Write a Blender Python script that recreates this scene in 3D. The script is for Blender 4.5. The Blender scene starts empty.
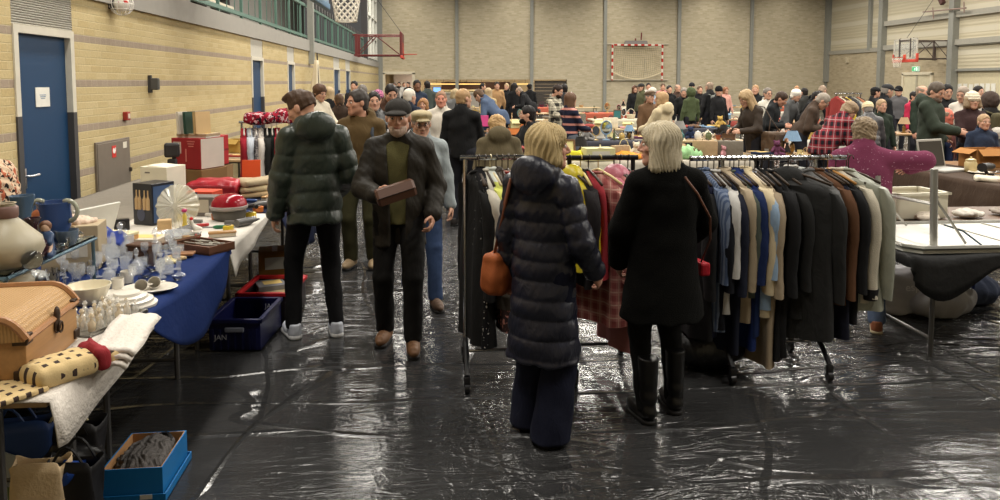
import bpy, bmesh, math, random
import numpy as np
from mathutils import Vector, Matrix
random.seed(7)
rng = np.random.default_rng(7)
SC = bpy.context.scene
COL = SC.collection
PI = math.pi
def R(d): return math.radians(d)

# ---------------------------------------------------------------- camera
F = 740.0; CX, CY = 500.0, 138.0
YAW = math.atan(60.0 / F); PIT = math.atan(56.0 / F)
CAM = Vector((0, 0, 1.8))
cF = Vector((math.sin(YAW) * math.cos(PIT), math.cos(YAW) * math.cos(PIT), -math.sin(PIT)))
cR = Vector((math.cos(YAW), -math.sin(YAW), 0))
cU = cR.cross(cF)
def ray(px, py): return cF + cR * ((px - CX) / F) - cU * ((py - CY) / F)
def PY(px, py, Y):
    d = ray(px, py); return CAM + d * (Y / d.y)
def PZ(px, py, z):
    d = ray(px, py); return CAM + d * ((z - CAM.z) / d.z)
def PX(px, py, X):
    d = ray(px, py); return CAM + d * (X / d.x)
cam = bpy.data.cameras.new('camera'); camo = bpy.data.objects.new('camera', cam); COL.objects.link(camo)
camo.matrix_world = Matrix(((cR.x, cU.x, -cF.x, CAM.x), (cR.y, cU.y, -cF.y, CAM.y), (cR.z, cU.z, -cF.z, CAM.z), (0, 0, 0, 1)))
cam.sensor_width = 36; cam.lens = 36 * F / 1000; cam.shift_y = -(250 - CY) / 1000.0
cam.clip_start = 0.05; cam.clip_end = 200
SC.camera = camo
SC.view_settings.view_transform = 'Standard'; SC.view_settings.look = 'None'
SC.view_settings.gamma = 1; SC.view_settings.use_curve_mapping = False
try:
    SC.cycles.use_denoising = True; SC.cycles.max_bounces = 8; SC.cycles.diffuse_bounces = 3
    SC.cycles.caustics_reflective = False; SC.cycles.caustics_refractive = False
    SC.cycles.sample_clamp_indirect = 4.0
except Exception: pass

# ---------------------------------------------------------------- materials
def s2l(c):
    return tuple((x / 12.92 if x <= 0.04045 else ((x + 0.055) / 1.055) ** 2.4) for x in c)
def rgb(r, g=None, b=None):
    if g is None: r, g, b = r
    return s2l((r / 255, g / 255, b / 255))
_M = {}
class NT:
    def __init__(s, name):
        s.m = bpy.data.materials.new(name); s.m.use_nodes = True; s.t = s.m.node_tree; s.t.nodes.clear()
        s.out = s.n('ShaderNodeOutputMaterial'); s.p = s.n('ShaderNodeBsdfPrincipled'); s.l(s.p.outputs[0], s.out.inputs[0])
    def n(s, ty, **k):
        x = s.t.nodes.new(ty)
        for a, b in k.items(): setattr(x, a, b)
        return x
    def l(s, a, b): s.t.links.new(a, b)
    def set(s, name, v):
        i = s.p.inputs[name]
        if isinstance(v, (tuple, list)): i.default_value = (*v[:3], 1)
        elif isinstance(v, (int, float)): i.default_value = v
        else: s.l(v, i)
    def coord(s, scale=(1, 1, 1), rot=(0, 0, 0), kind='Object'):
        tc = s.n('ShaderNodeTexCoord'); mp = s.n('ShaderNodeMapping')
        mp.inputs['Scale'].default_value = scale; mp.inputs['Rotation'].default_value = rot
        s.l(tc.outputs[kind], mp.inputs[0]); return mp.outputs[0]
    def noise(s, vec, scale, detail=3, rough=.5, dist=0):
        x = s.n('ShaderNodeTexNoise'); x.inputs['Scale'].default_value = scale; x.inputs['Detail'].default_value = detail
        x.inputs['Roughness'].default_value = rough; x.inputs['Distortion'].default_value = dist; s.l(vec, x.inputs['Vector']); return x.outputs[0]
    def math(s, op, a, b=None, c=None):
        x = s.n('ShaderNodeMath', operation=op)
        for i, v in enumerate((a, b, c)):
            if v is None: continue
            if isinstance(v, (int, float)): x.inputs[i].default_value = v
            else: s.l(v, x.inputs[i])
        return x.outputs[0]
    def mix(s, f, a, b):
        x = s.n('ShaderNodeMix', data_type='RGBA')
        for i, v in ((0, f), (6, a), (7, b)):
            if isinstance(v, (int, float)): x.inputs[i].default_value = v
            elif isinstance(v, (tuple, list)): x.inputs[i].default_value = (*v[:3], 1)
            else: s.l(v, x.inputs[i])
        return x.outputs[2]
    def ramp(s, f, stops):
        x = s.n('ShaderNodeValToRGB'); e = x.color_ramp.elements
        while len(e) < len(stops): e.new(0.5)
        for q, (p, c) in zip(e, stops): q.position = p; q.color = (*c[:3], 1)
        s.l(f, x.inputs[0]); return x.outputs[0]
    def bump(s, h, strength=.3, dist=.01):
        x = s.n('ShaderNodeBump'); x.inputs['Strength'].default_value = strength; x.inputs['Distance'].default_value = dist
        s.l(h, x.inputs['Height']); s.l(x.outputs[0], s.p.inputs['Normal']); return x
    def sep(s, vec):
        x = s.n('ShaderNodeSeparateXYZ'); s.l(vec, x.inputs[0]); return x.outputs
    def comb(s, a, b, c=0.0):
        x = s.n('ShaderNodeCombineXYZ')
        for i, v in enumerate((a, b, c)):
            if isinstance(v, (int, float)): x.inputs[i].default_value = v
            else: s.l(v, x.inputs[i])
        return x.outputs[0]

def mat(c, rough=.6, metal=0, spec=.4, var=.12, bump=0, bs=60, name='paint', trans=0, alpha=1, emit=0, ior=1.45, coat=0, sheen=0):
    """plain material with a slight tonal variation; c is sRGB 0-255"""
    key = (c, rough, metal, spec, var, bump, bs, name, trans, alpha, emit, ior, coat, sheen)
    if key in _M: return _M[key]
    t = NT(name); L = rgb(c)
    if var and not trans:
        nz = t.noise(t.coord(), 9, 4)
        t.set('Base Color', t.mix(nz, tuple(x * (1 - var) for x in L), tuple(min(1, x * (1 + var)) for x in L)))
    else: t.set('Base Color', L)
    t.set('Roughness', rough); t.set('Metallic', metal); t.set('Specular IOR Level', spec); t.set('IOR', ior)
    if trans: t.set('Transmission Weight', trans)
    if alpha < 1: t.set('Alpha', alpha)
    if coat: t.set('Coat Weight', coat)
    if sheen: t.set('Sheen Weight', sheen)
    if emit: t.set('Emission Color', L); t.set('Emission Strength', emit)
    if bump: t.bump(t.noise(t.coord(), bs, 4), bump, .01)
    _M[key] = t.m; return t.m
def cloth(c, kind='cloth'):
    key = (c, 'cl', kind)
    if key in _M: return _M[key]
    t = NT(kind + '_fabric'); L = rgb(c); co = t.coord()
    nz = t.noise(co, 7, 4)
    sp = dict(cloth=(.85, .25, .15), puffer=(.36, .5, .06), leather=(.58, .22, .18), knit=(.95, .15, .22), denim=(.9, .2, .25), fleece=(1, .1, .25), fur=(.9, .1, .5), silk=(.35, .4, .1))[kind]
    v = sp[2]
    t.set('Base Color', t.mix(nz, tuple(x * (1 - v) for x in L), tuple(min(1, x * (1 + v)) for x in L)))
    t.set('Roughness', sp[0]); t.set('Specular IOR Level', sp[1])
    if kind in ('knit', 'fleece', 'fur'):
        t.bump(t.noise(co, 160 if kind != 'fur' else 90, 3), .7, .006)
    elif kind == 'puffer':
        w = t.noise(t.coord((1, 1, .45)), 26, 3, .5, .6); t.bump(w, .35, .02)
    else:
        w = t.noise(t.coord((1, 1, .5)), 14, 4, .55, .8); t.bump(w, .45, .02)
    _M[key] = t.m; return t.m
def plaid(base, dark, line, s=16, name='plaid'):
    key = (base, dark, line, s, name)
    if key in _M: return _M[key]
    t = NT(name + '_fabric'); x, y, z = t.sep(t.coord((s, s, s)))
    u = t.math('ADD', x, y)
    a = t.math('LESS_THAN', t.math('FRACT', u), .45); b = t.math('LESS_THAN', t.math('FRACT', z), .45)
    f = t.math('MULTIPLY', t.math('ADD', a, b), .5)
    c = t.mix(f, rgb(base), rgb(dark))
    la = t.math('LESS_THAN', t.math('FRACT', t.math('ADD', u, .35)), .1); lb = t.math('LESS_THAN', t.math('FRACT', t.math('ADD', z, .35)), .1)
    c = t.mix(t.math('MULTIPLY', t.math('MAXIMUM', la, lb), .45), c, rgb(line))
    t.set('Base Color', c); t.set('Roughness', .9); t.set('Specular IOR Level', .15)
    t.bump(t.noise(t.coord(), 14, 4, .55, .8), .4, .02)
    _M[key] = t.m; return t.m
def stripes(cols, s=8, axis=2, name='striped', duty=None):
    """horizontal bands cycling through cols along an object axis"""
    key = (tuple(cols), s, axis, name)
    if key in _M: return _M[key]
    t = NT(name + '_fabric'); o = t.sep(t.coord((s, s, s)))[axis]
    f = t.math('FRACT', o); n = len(cols)
    x = t.n('ShaderNodeValToRGB'); x.color_ramp.interpolation = 'CONSTANT'; e = x.color_ramp.elements
    while len(e) < n: e.new(.5)
    for i, c in enumerate(cols): e[i].position = (duty[i] if duty else i / n); e[i].color = (*rgb(c), 1)
    t.l(f, x.inputs[0]); t.set('Base Color', x.outputs[0]); t.set('Roughness', .9); t.set('Specular IOR Level', .15)
    t.bump(t.noise(t.coord(), 14, 4, .55, .8), .35, .02)
    _M[key] = t.m; return t.m
def spotted(base, spot, s=25, th=.56, name='spotted', third=None):
    key = (base, spot, s, th, name, third)
    if key in _M: return _M[key]
    t = NT(name + '_fabric'); nz = t.noise(t.coord(), s, 2, .5, .3)
    c = t.mix(t.math('GREATER_THAN', nz, th), rgb(base), rgb(spot))
    if third: c = t.mix(t.math('GREATER_THAN', t.noise(t.coord((1.3, .9, 1)), s * .7, 2, .5, .3), th + .02), c, rgb(third))
    t.set('Base Color', c); t.set('Roughness', .9); t.set('Specular IOR Level', .15); t.bump(nz, .2, .01)
    _M[key] = t.m; return t.m
def skin(c=(196, 150, 125)): return mat(c, .55, 0, .35, .08, .08, 80, 'skin')
def glassm(c=(235, 240, 240), rough=.03): return mat(c, rough, 0, .5, 0, 0, 60, 'glass', 1.0)
def metalm(c=(170, 170, 170), rough=.35): return mat(c, rough, 1, .5, .05, 0, 60, 'metal')
def cer(c): return mat(c, .18, 0, .5, .04, 0, 60, 'ceramic')
def wood(c, s=6, axis=0):
    key = (c, 'wd', s, axis)
    if key in _M: return _M[key]
    t = NT('wood'); sc = [s, s, s]; sc[axis] = s * .12
    nz = t.noise(t.coord(tuple(sc)), 4, 5, .6, 1.2); L = rgb(c)
    t.set('Base Color', t.mix(nz, tuple(x * .68 for x in L), tuple(min(1, x * 1.25) for x in L))); t.set('Roughness', .5)
    _M[key] = t.m; return t.m
def card(c): return mat(c, .85, 0, .2, .1, .05, 40, 'cardboard')
def plast(c): return mat(c, .35, 0, .45, .04, 0, 60, 'plastic')

# ---------------------------------------------------------------- objects
LABELS = set()
def tag(o, label=None, cat=None, group=None, kind=None):
    if label: o['label'] = label; LABELS.add(label)
    if cat: o['category'] = cat
    if group: o['group'] = group
    if kind: o['kind'] = kind
    return o
def empty(name, loc=(0, 0, 0), rz=0, label=None, cat=None, group=None):
    o = bpy.data.objects.new(name, None); COL.objects.link(o); o.location = loc; o.rotation_euler = (0, 0, rz); o.empty_display_size = .1
    return tag(o, label, cat, group)
def link(name, me, m, parent=None, loc=(0, 0, 0), rot=(0, 0, 0), smooth=None):
    if isinstance(me, bmesh.types.BMesh):
        bm = me; bmesh.ops.recalc_face_normals(bm, faces=bm.faces[:]); me = bpy.data.meshes.new(name); bm.to_mesh(me); bm.free()
    if smooth is True: me.shade_smooth()
    elif smooth is not None:
        me.shade_smooth()
        try: me.set_sharp_from_angle(angle=R(smooth))
        except Exception: pass
    o = bpy.data.objects.new(name, me); COL.objects.link(o)
    for q in (m if isinstance(m, (list, tuple)) else [m]):
        if q is not None: me.materials.append(q)
    o.location = loc; o.rotation_euler = rot
    if parent: o.parent = parent
    return o
def copy_tree(o, parent=None):
    c = o.copy(); COL.objects.link(c)
    if parent: c.parent = parent
    for ch in o.children: copy_tree(ch, c)
    return c
def recolor(o, m):
    for s in o.material_slots: s.link = 'OBJECT'; s.material = m
def B(): return bmesh.new()
def box(bm, c, s, rot=None, bev=0, taper=None):
    g = bmesh.ops.create_cube(bm, size=1); vs = g['verts']
    for v in vs:
        v.co = Vector((v.co.x * s[0], v.co.y * s[1], v.co.z * s[2]))
        if taper and v.co.z > 0: v.co.x *= taper; v.co.y *= taper
    if bev:
        es = list({e for v in vs for e in v.link_edges})
        r = bmesh.ops.bevel(bm, geom=es, offset=bev, segments=2, affect='EDGES', profile=.5)
        vs = list({v for f in r['faces'] for v in f.verts} | {v for v in vs if v.is_valid})
    Mx = Matrix.Translation(c) @ (rot.to_4x4() if rot is not None else Matrix.Identity(4))
    for v in vs: v.co = Mx @ v.co
    return vs
def rotz(a): return Matrix.Rotation(a, 3, 'Z')
def rotx(a): return Matrix.Rotation(a, 3, 'X')
def roty(a): return Matrix.Rotation(a, 3, 'Y')
def frame_to(d):
    z = Vector(d).normalized(); x = Vector((1, 0, 0)) if abs(z.x) < .9 else Vector((0, 1, 0))
    y = z.cross(x).normalized(); x = y.cross(z); return x, y, z
def tube(bm, pts, r, seg=10, cap=True, closed=False):
    pts = [Vector(p) for p in pts]; n = len(pts); rs = r if isinstance(r, (list, tuple)) else [r] * n
    rings = []; px = None
    for i, p in enumerate(pts):
        if closed: d = pts[(i + 1) % n] - pts[i - 1]
        else: d = pts[min(i + 1, n - 1)] - pts[max(i - 1, 0)]
        d.normalize()
        if px is None: x, y, _ = frame_to(d)
        else:
            x = (px - d * px.dot(d))
            x = x.normalized() if x.length > 1e-6 else frame_to(d)[0]
            y = d.cross(x)
        px = x
        rings.append([bm.verts.new(p + (x * math.cos(2 * PI * k / seg) + y * math.sin(2 * PI * k / seg)) * rs[i]) for k in range(seg)])
    for i in range(n if closed else n - 1):
        a, b = rings[i], rings[(i + 1) % n]
        for k in range(seg): bm.faces.new((a[k], a[(k + 1) % seg], b[(k + 1) % seg], b[k]))
    if cap and not closed: bm.faces.new(rings[0][::-1]); bm.faces.new(rings[-1])
    return rings
def lathe(bm, prof, c=(0, 0, 0), seg=20, fn=None):
    """prof: (r,z) list from bottom to top; fn(angle,r,z)->r modulates"""
    c = Vector(c); rings = []
    for r, z in prof:
        if r < 1e-5: rings.append([bm.verts.new(c + Vector((0, 0, z)))]); continue
        rr = []
        for k in range(seg):
            a = 2 * PI * k / seg; q = fn(a, r, z) if fn else r
            rr.append(bm.verts.new(c + Vector((q * math.cos(a), q * math.sin(a), z))))
        rings.append(rr)
    for a, b in zip(rings, rings[1:]):
        if len(a) == 1 and len(b) == 1: continue
        for k in range(seg):
            k2 = (k + 1) % seg
            if len(a) == 1: bm.faces.new((a[0], b[k2], b[k]))
            elif len(b) == 1: bm.faces.new((a[k], a[k2], b[0]))
            else: bm.faces.new((a[k], a[k2], b[k2], b[k]))
    if len(rings[0]) > 1: bm.faces.new(rings[0][::-1])
    if len(rings[-1]) > 1: bm.faces.new(rings[-1])
def loft(bm, rings, cap0=True, cap1=True):
    rr = [[bm.verts.new(p) for p in r] for r in rings]; n = len(rr[0])
    for a, b in zip(rr, rr[1:]):
        for k in range(n): bm.faces.new((a[k], a[(k + 1) % n], b[(k + 1) % n], b[k]))
    if cap0: bm.faces.new(rr[0][::-1])
    if cap1: bm.faces.new(rr[-1])
    return rr
def ball(bm, c, r, sub=2):
    r = (r, r, r) if isinstance(r, (int, float)) else r
    g = bmesh.ops.create_uvsphere(bm, u_segments=8 + 4 * sub, v_segments=5 + 3 * sub, radius=1)
    for v in g['verts']: v.co = Vector((v.co.x * r[0] + c[0], v.co.y * r[1] + c[1], v.co.z * r[2] + c[2]))
    return g['verts']
def grid(bm, nu, nv, fn, two=False):
    vs = [[bm.verts.new(fn(i / nu, j / nv)) for j in range(nv + 1)] for i in range(nu + 1)]
    for i in range(nu):
        for j in range(nv): bm.faces.new((vs[i][j], vs[i + 1][j], vs[i + 1][j + 1], vs[i][j + 1]))
    return vs
def solidify(o, t=.004, off=0):
    m = o.modifiers.new('thickness', 'SOLIDIFY'); m.thickness = t; m.offset = off; return o
def struct(name, bm, m, parent=None, **k):
    o = link(name, bm, m, parent, **k)
    if not parent: o['kind'] = 'structure'
    return o
FONT = None
def text(name, s, size, m, parent=None, loc=(0, 0, 0), rot=(0, 0, 0), ext=.001):
    cu = bpy.data.curves.new(name, 'FONT'); cu.body = s; cu.size = size; cu.extrude = ext; cu.align_x = 'CENTER'; cu.align_y = 'CENTER'
    t = bpy.data.objects.new(name + '_tmp', cu); COL.objects.link(t)
    dg = bpy.context.evaluated_depsgraph_get(); me = bpy.data.meshes.new_from_object(t.evaluated_get(dg))
    bpy.data.objects.remove(t); bpy.data.curves.remove(cu); me.materials.clear()
    return link(name, me, m, parent, loc, rot)

# ---------------------------------------------------------------- signed distance modelling
def V3(*a): return np.array(a if len(a) > 1 else a[0], dtype=np.float64)
def smin(a, b, k):
    if k <= 0: return np.minimum(a, b)
    h = np.maximum(k - np.abs(a - b), 0) / k; return np.minimum(a, b) - h * h * k * .25
def smax(a, b, k): return -smin(-a, -b, k)
def sd_cap(a, b, ra, rb, sc=None, ax=None, quilt=None):
    """tapered capsule; sc scales along unit axis ax (elliptic section); quilt=(period,amp)"""
    a, b = V3(a), V3(b)
    def f(P):
        A, Bb, Q = a, b, P
        if sc:
            m = 1 / sc - 1; Q = P + np.outer(P @ ax, ax) * m; A = a + (a @ ax) * ax * m; Bb = b + (b @ ax) * ax * m
        d = Bb - A; L2 = max(d @ d, 1e-9); tt = (Q - A) @ d / L2; t = np.clip(tt, 0, 1)
        r = ra + (rb - ra) * t
        if quilt:
            ph = tt * math.sqrt(L2) / quilt[0]
            r = r + quilt[1] * (np.abs(np.sin(PI * ph)) ** .36 - .8)
        dist = np.linalg.norm(Q - A - t[:, None] * d, axis=1) - r
        return dist * (math.sqrt(sc) if sc and sc < 1 else 1)
    f.bb = (np.minimum(a, b) - max(ra, rb) - .04, np.maximum(a, b) + max(ra, rb) + .04)
    return f
def sd_ell(c, r, Rm=None):
    c, r = V3(c), V3(r)
    def f(P):
        q = P - c
        if Rm is not None: q = q @ Rm
        k0 = np.linalg.norm(q / r, axis=1); k1 = np.linalg.norm(q / (r * r), axis=1)
        return k0 * (k0 - 1) / np.maximum(k1, 1e-6)
    m = max(r) if Rm is not None else r
    f.bb = (c - m - .02, c + m + .02)
    return f
def sd_box(c, h, rnd=.01, Rm=None):
    c, h = V3(c), V3(h)
    def f(P):
        q = P - c
        if Rm is not None: q = q @ Rm
        q = np.abs(q) - h + rnd
        return np.linalg.norm(np.maximum(q, 0), axis=1) + np.minimum(q.max(axis=1), 0) - rnd
    m = np.linalg.norm(h) if Rm is not None else h
    f.bb = (c - m - .02, c + m + .02)
    return f
def sd_plane(n, d):
    n = V3(n); n = n / np.linalg.norm(n)
    return lambda P: P @ n - d
def union(fs, k=.03):
    """fs: list of f or (f,k)"""
    def f(P):
        D = None
        for q in fs:
            g, kk = q if isinstance(q, tuple) else (q, k)
            d = g(P); D = d if D is None else smin(D, d, kk)
        return D
    bbs = [(q[0] if isinstance(q, tuple) else q).bb for q in fs]
    f.bb = (np.min([b[0] for b in bbs], axis=0), np.max([b[1] for b in bbs], axis=0))
    return f
def cut(f, g, k=.01):
    """f minus g"""
    def h(P): return smax(f(P), -g(P), k)
    h.bb = f.bb; return h
def keep(f, g, k=.005):
    def h(P): return smax(f(P), g(P), k)
    h.bb = f.bb; return h
def warp(f, dfn):
    def h(P): return f(P) + dfn(P)
    h.bb = f.bb; return h
def sdf_arrays(f, h):
    lo, hi = f.bb; lo = lo - 2 * h; B4 = 4
    n = np.maximum(np.ceil((hi + 2 * h - lo) / (h * B4)).astype(int), 1)
    ax = [lo[i] + (np.arange(n[i]) + .5) * h * B4 - h * .5 for i in range(3)]
    G = np.stack(np.meshgrid(*ax, indexing='ij'), -1).reshape(-1, 3)
    D = f(G); act = np.abs(D) < h * B4 * 1.9
    V = np.repeat(np.repeat(np.repeat(D.reshape(n), B4, 0), B4, 1), B4, 2)
    ijk = np.argwhere(act.reshape(n)) * B4
    if len(ijk) == 0: return np.zeros((0, 3)), np.zeros((0, 4), int)
    off = np.stack(np.meshgrid(*[np.arange(B4)] * 3, indexing='ij'), -1).reshape(-1, 3)
    idx = (ijk[:, None, :] + off[None]).reshape(-1, 3)
    V[idx[:, 0], idx[:, 1], idx[:, 2]] = f(lo + idx * h)
    V[0], V[-1], V[:, 0], V[:, -1], V[:, :, 0], V[:, :, -1] = [1.0] * 6
    S = V < 0
    s8 = [S[a:S.shape[0] - 1 + a, b:S.shape[1] - 1 + b, c:S.shape[2] - 1 + c] for a in (0, 1) for b in (0, 1) for c in (0, 1)]
    cnt = sum(x.astype(np.int8) for x in s8); A = (cnt > 0) & (cnt < 8)
    cells = np.argwhere(A); N = len(cells)
    if N == 0: return np.zeros((0, 3)), np.zeros((0, 4), int)
    cid = -np.ones(A.shape, int); cid[A] = np.arange(N)
    acc = np.zeros((N, 3)); num = np.zeros(N)
    cor = np.array([(a, b, c) for a in (0, 1) for b in (0, 1) for c in (0, 1)])
    val = [V[cells[:, 0] + c[0], cells[:, 1] + c[1], cells[:, 2] + c[2]] for c in cor]
    for i in range(8):
        for j in range(i + 1, 8):
            if np.abs(cor[i] - cor[j]).sum() != 1: continue
            m = (val[i] < 0) != (val[j] < 0)
            if not m.any(): continue
            t = val[i][m] / (val[i][m] - val[j][m])
            acc[m] += cor[i] + t[:, None] * (cor[j] - cor[i]); num[m] += 1
    P = lo + (cells + acc / np.maximum(num, 1)[:, None]) * h
    Q = []
    for a in range(3):
        b, c = (a + 1) % 3, (a + 2) % 3
        sl0 = [slice(None)] * 3; sl1 = [slice(None)] * 3; sl0[a] = slice(0, -1); sl1[a] = slice(1, None)
        E = np.argwhere(S[tuple(sl0)] != S[tuple(sl1)])
        E = E[(E[:, b] > 0) & (E[:, c] > 0) & (E[:, b] < V.shape[b] - 1) & (E[:, c] < V.shape[c] - 1)]
        if len(E) == 0: continue
        fl = S[E[:, 0], E[:, 1], E[:, 2]]
        def at(db, dc):
            e = E.copy(); e[:, b] -= db; e[:, c] -= dc; return cid[e[:, 0], e[:, 1], e[:, 2]]
        q = np.stack([at(1, 1), at(0, 1), at(0, 0), at(1, 0)], 1)
        q[~fl] = q[~fl][:, ::-1]; Q.append(q)
    Q = np.concatenate(Q) if Q else np.zeros((0, 4), int)
    return P, Q[(Q >= 0).all(1)]
def mesh_arrays(name, parts, xf=None):
    Ps, Qs, o = [], [], 0
    for P, Q in parts: Ps.append(P); Qs.append(Q + o); o += len(P)
    P = np.concatenate(Ps); Q = np.concatenate(Qs)
    me = bpy.data.meshes.new(name); me.vertices.add(len(P)); me.vertices.foreach_set('co', P.astype(np.float32).ravel())
    me.loops.add(len(Q) * 4); me.loops.foreach_set('vertex_index', Q.astype(np.int32).ravel())
    me.polygons.add(len(Q)); me.polygons.foreach_set('loop_start', np.arange(len(Q), dtype=np.int32) * 4)
    me.update(calc_edges=True); me.validate(); me.shade_smooth(); return me
def blob(name, f, h, m, parent=None, loc=(0, 0, 0), rot=(0, 0, 0)):
    return link(name, mesh_arrays(name, [sdf_arrays(f, h)]), m, parent, loc, rot)
def sinnoise(P, s, seed=0):
    r = np.random.default_rng(seed); d = 0
    for i in range(4):
        v = r.normal(size=3) * s * (1 + i * .5); d = d + np.sin(P @ v + r.uniform(0, 6.28)) / (1 + i * .5)
    return d / 2.2
# ================================================================ SETTING
XL, YB, ZC = -3.65, 45.0, 7.6
XR = PY(826.5, 60, YB).x
# ---- floor: crinkled black plastic sheeting
def floor_mat():
    t = NT('black_plastic_sheeting'); co = t.coord((1, 1, 1))
    t.set('Base Color', t.mix(t.noise(co, 1.2, 3), rgb(40, 40, 41), rgb(54, 54, 54)))
    t.set('Specular IOR Level', .45)
    def ridge(vec, sc, w, dist, det=3):
        n = t.noise(vec, sc, det, .5, dist); d = t.math('ABSOLUTE', t.math('SUBTRACT', n, .5))
        return t.math('SUBTRACT', 1.0, t.math('MINIMUM', t.math('DIVIDE', d, w), 1.0))
    def folds(sc, rot, scale, w):
        v = t.n('ShaderNodeTexVoronoi', feature='DISTANCE_TO_EDGE'); v.inputs['Scale'].default_value = scale
        wob = t.n('ShaderNodeVectorMath', operation='ADD'); nz = t.n('ShaderNodeTexNoise'); nz.inputs['Scale'].default_value = 1.6
        sc_ = t.n('ShaderNodeVectorMath', operation='SCALE'); sc_.inputs['Scale'].default_value = .42; t.l(nz.outputs['Color'], sc_.inputs[0])
        c = t.coord(sc, rot); t.l(c, nz.inputs['Vector']); t.l(c, wob.inputs[0]); t.l(sc_.outputs[0], wob.inputs[1]); t.l(wob.outputs[0], v.inputs['Vector'])
        return t.math('SUBTRACT', 1.0, t.math('MINIMUM', t.math('DIVIDE', v.outputs[0], w), 1.0))
    m1 = t.ramp(t.noise(co, .45, 2), [(.4, (.05, .05, .05)), (.56, (1, 1, 1))])
    m2 = t.ramp(t.noise(t.coord((1, 1, 1), (0, 0, 1)), .4, 2), [(.5, (.03, .03, .03)), (.62, (1, 1, 1))])
    m3 = t.ramp(t.noise(t.coord((1, 1, 1), (0, 0, 2)), .7, 2), [(.4, (.1, .1, .1)), (.6, (1, 1, 1))])
    X_, Y_, Z_ = t.sep(co)   # the sheet lies tauter near the left tables, is more trampled by the racks and further up
    tr = t.math('MAXIMUM', t.math('DIVIDE', t.math('ADD', X_, .1), 1.2), t.math('DIVIDE', t.math('SUBTRACT', Y_, 4.7), 1.6))
    tr = t.math('ADD', .1, t.math('MULTIPLY', .9, t.math('MINIMUM', t.math('MAXIMUM', tr, 0.0), 1.0)))
    m1 = t.math('MULTIPLY', m1, tr); m2 = t.math('MULTIPLY', m2, tr)
    f1 = folds((.35, 1.25, 1), (0, 0, .14), 1.0, .03); f2 = folds((1.1, .32, 1), (0, 0, -.62), 1.0, .026); f3 = folds((.5, 1.5, 1), (0, 0, -.35), 2.2, .05)
    cr1 = ridge(t.coord((.6, 1.8, 1), (0, 0, -.4)), 4.5, .10, 1.2, 4)
    cr2 = ridge(t.coord((1.6, .8, 1), (0, 0, .3)), 5.5, .09, 1.0, 4)
    broad = t.noise(t.coord((.8, 1.3, 1)), 1.3, 2, .5, .3)
    h = t.math('ADD', t.math('MULTIPLY', broad, .026), t.math('MULTIPLY', t.math('ADD', t.math('MULTIPLY', f1, .014), t.math('MULTIPLY', f2, .013)), m3))
    h = t.math('ADD', h, t.math('MULTIPLY', t.math('MULTIPLY', f3, m1), .013))
    h = t.math('ADD', h, t.math('MULTIPLY', t.math('MULTIPLY', cr1, m1), .011))
    h = t.math('ADD', h, t.math('MULTIPLY', t.math('MULTIPLY', cr2, m2), .008))
    fine = t.noise(t.coord((.35, 1.5, 1), (0, 0, .06)), 15, 3, .55, .5)
    h = t.math('ADD', h, t.math('MULTIPLY', fine, .0036))
    x, y, z = t.sep(co)   # overlaps where one sheet ends on the next
    for v, p in ((y, 4.12), (y, 8.3), (x, 3.4)):
        d = t.math('ABSOLUTE', t.math('SUBTRACT', t.math('ADD', v, t.math('MULTIPLY', broad, .16)), p + .08))
        h = t.math('ADD', h, t.math('MULTIPLY', t.math('SUBTRACT', .02, t.math('MINIMUM', d, .02)), .6))
    t.bump(h, 1.0, 1.0)
    t.set('Roughness', t.math('ADD', .13, t.math('MULTIPLY', t.noise(co, 5, 4), .12)))
    return t.m
bm = B(); box(bm, ((XL + XR) / 2, 22, -.05), (XR - XL + 10, 62, .1)); struct('floor', bm, floor_mat())

# ---- left wall: yellow split blocks with grey courses
def left_wall_mat():
    t = NT('yellow_block_masonry'); x, y, z = t.sep(t.coord())
    zz = t.math('ADD', z, .038 - PX(80, 38.5, XL).z + 20 * .456)    # grey course every .456 m
    br = t.n('ShaderNodeTexBrick'); t.l(t.comb(y, zz), br.inputs['Vector'])
    br.inputs['Scale'].default_value = 1; br.inputs['Brick Width'].default_value = .25; br.inputs['Row Height'].default_value = .076
    br.inputs['Mortar Size'].default_value = .006; br.inputs['Mortar Smooth'].default_value = .4; br.offset = .5
    br.inputs['Color1'].default_value = (*rgb(200, 182, 138), 1); br.inputs['Color2'].default_value = (*rgb(190, 170, 124), 1); br.inputs['Mortar'].default_value = (*rgb(200, 184, 142), 1)
    b2 = t.n('ShaderNodeTexBrick'); t.l(t.comb(y, zz), b2.inputs['Vector']); b2.offset = 0
    b2.inputs['Scale'].default_value = 1; b2.inputs['Brick Width'].default_value = .125; b2.inputs['Row Height'].default_value = .076; b2.inputs['Mortar Size'].default_value = .005
    b2.inputs['Color1'].default_value = (*rgb(166, 150, 132), 1); b2.inputs['Color2'].default_value = (*rgb(158, 142, 124), 1); b2.inputs['Mortar'].default_value = (*rgb(178, 164, 140), 1)
    g = t.math('LESS_THAN', t.math('FRACT', t.math('DIVIDE', zz, .456)), 1 / 6)
    nz = t.noise(t.coord(), 40, 4); c = t.mix(g, br.outputs[0], b2.outputs[0])
    c2 = t.n('ShaderNodeMix', data_type='RGBA', blend_type='MULTIPLY'); c2.inputs[0].default_value = .35; t.l(c, c2.inputs[6])
    t.l(t.ramp(nz, [(.3, (.6, .6, .6)), (.7, (1, 1, 1))]), c2.inputs[7])
    t.set('Base Color', c2.outputs[2]); t.set('Roughness', .9); t.set('Specular IOR Level', .2)
    t.bump(t.math('ADD', t.math('MULTIPLY', br.outputs[1], -1.0), t.math('MULTIPLY', nz, .6)), .5, .008)
    return t.m
WLM = left_wall_mat()
def YL(px): return PX(px, 100, XL).y
d_open = [(PX(15, 100, XL).y, PX(75, 100, XL).y)] + [(YL(a), YL(b)) for a, b in ((252, 264), (288, 295), (334, 340), (346, 350.5))]
DT = 2.3
bm = B(); y = -4.0
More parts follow.
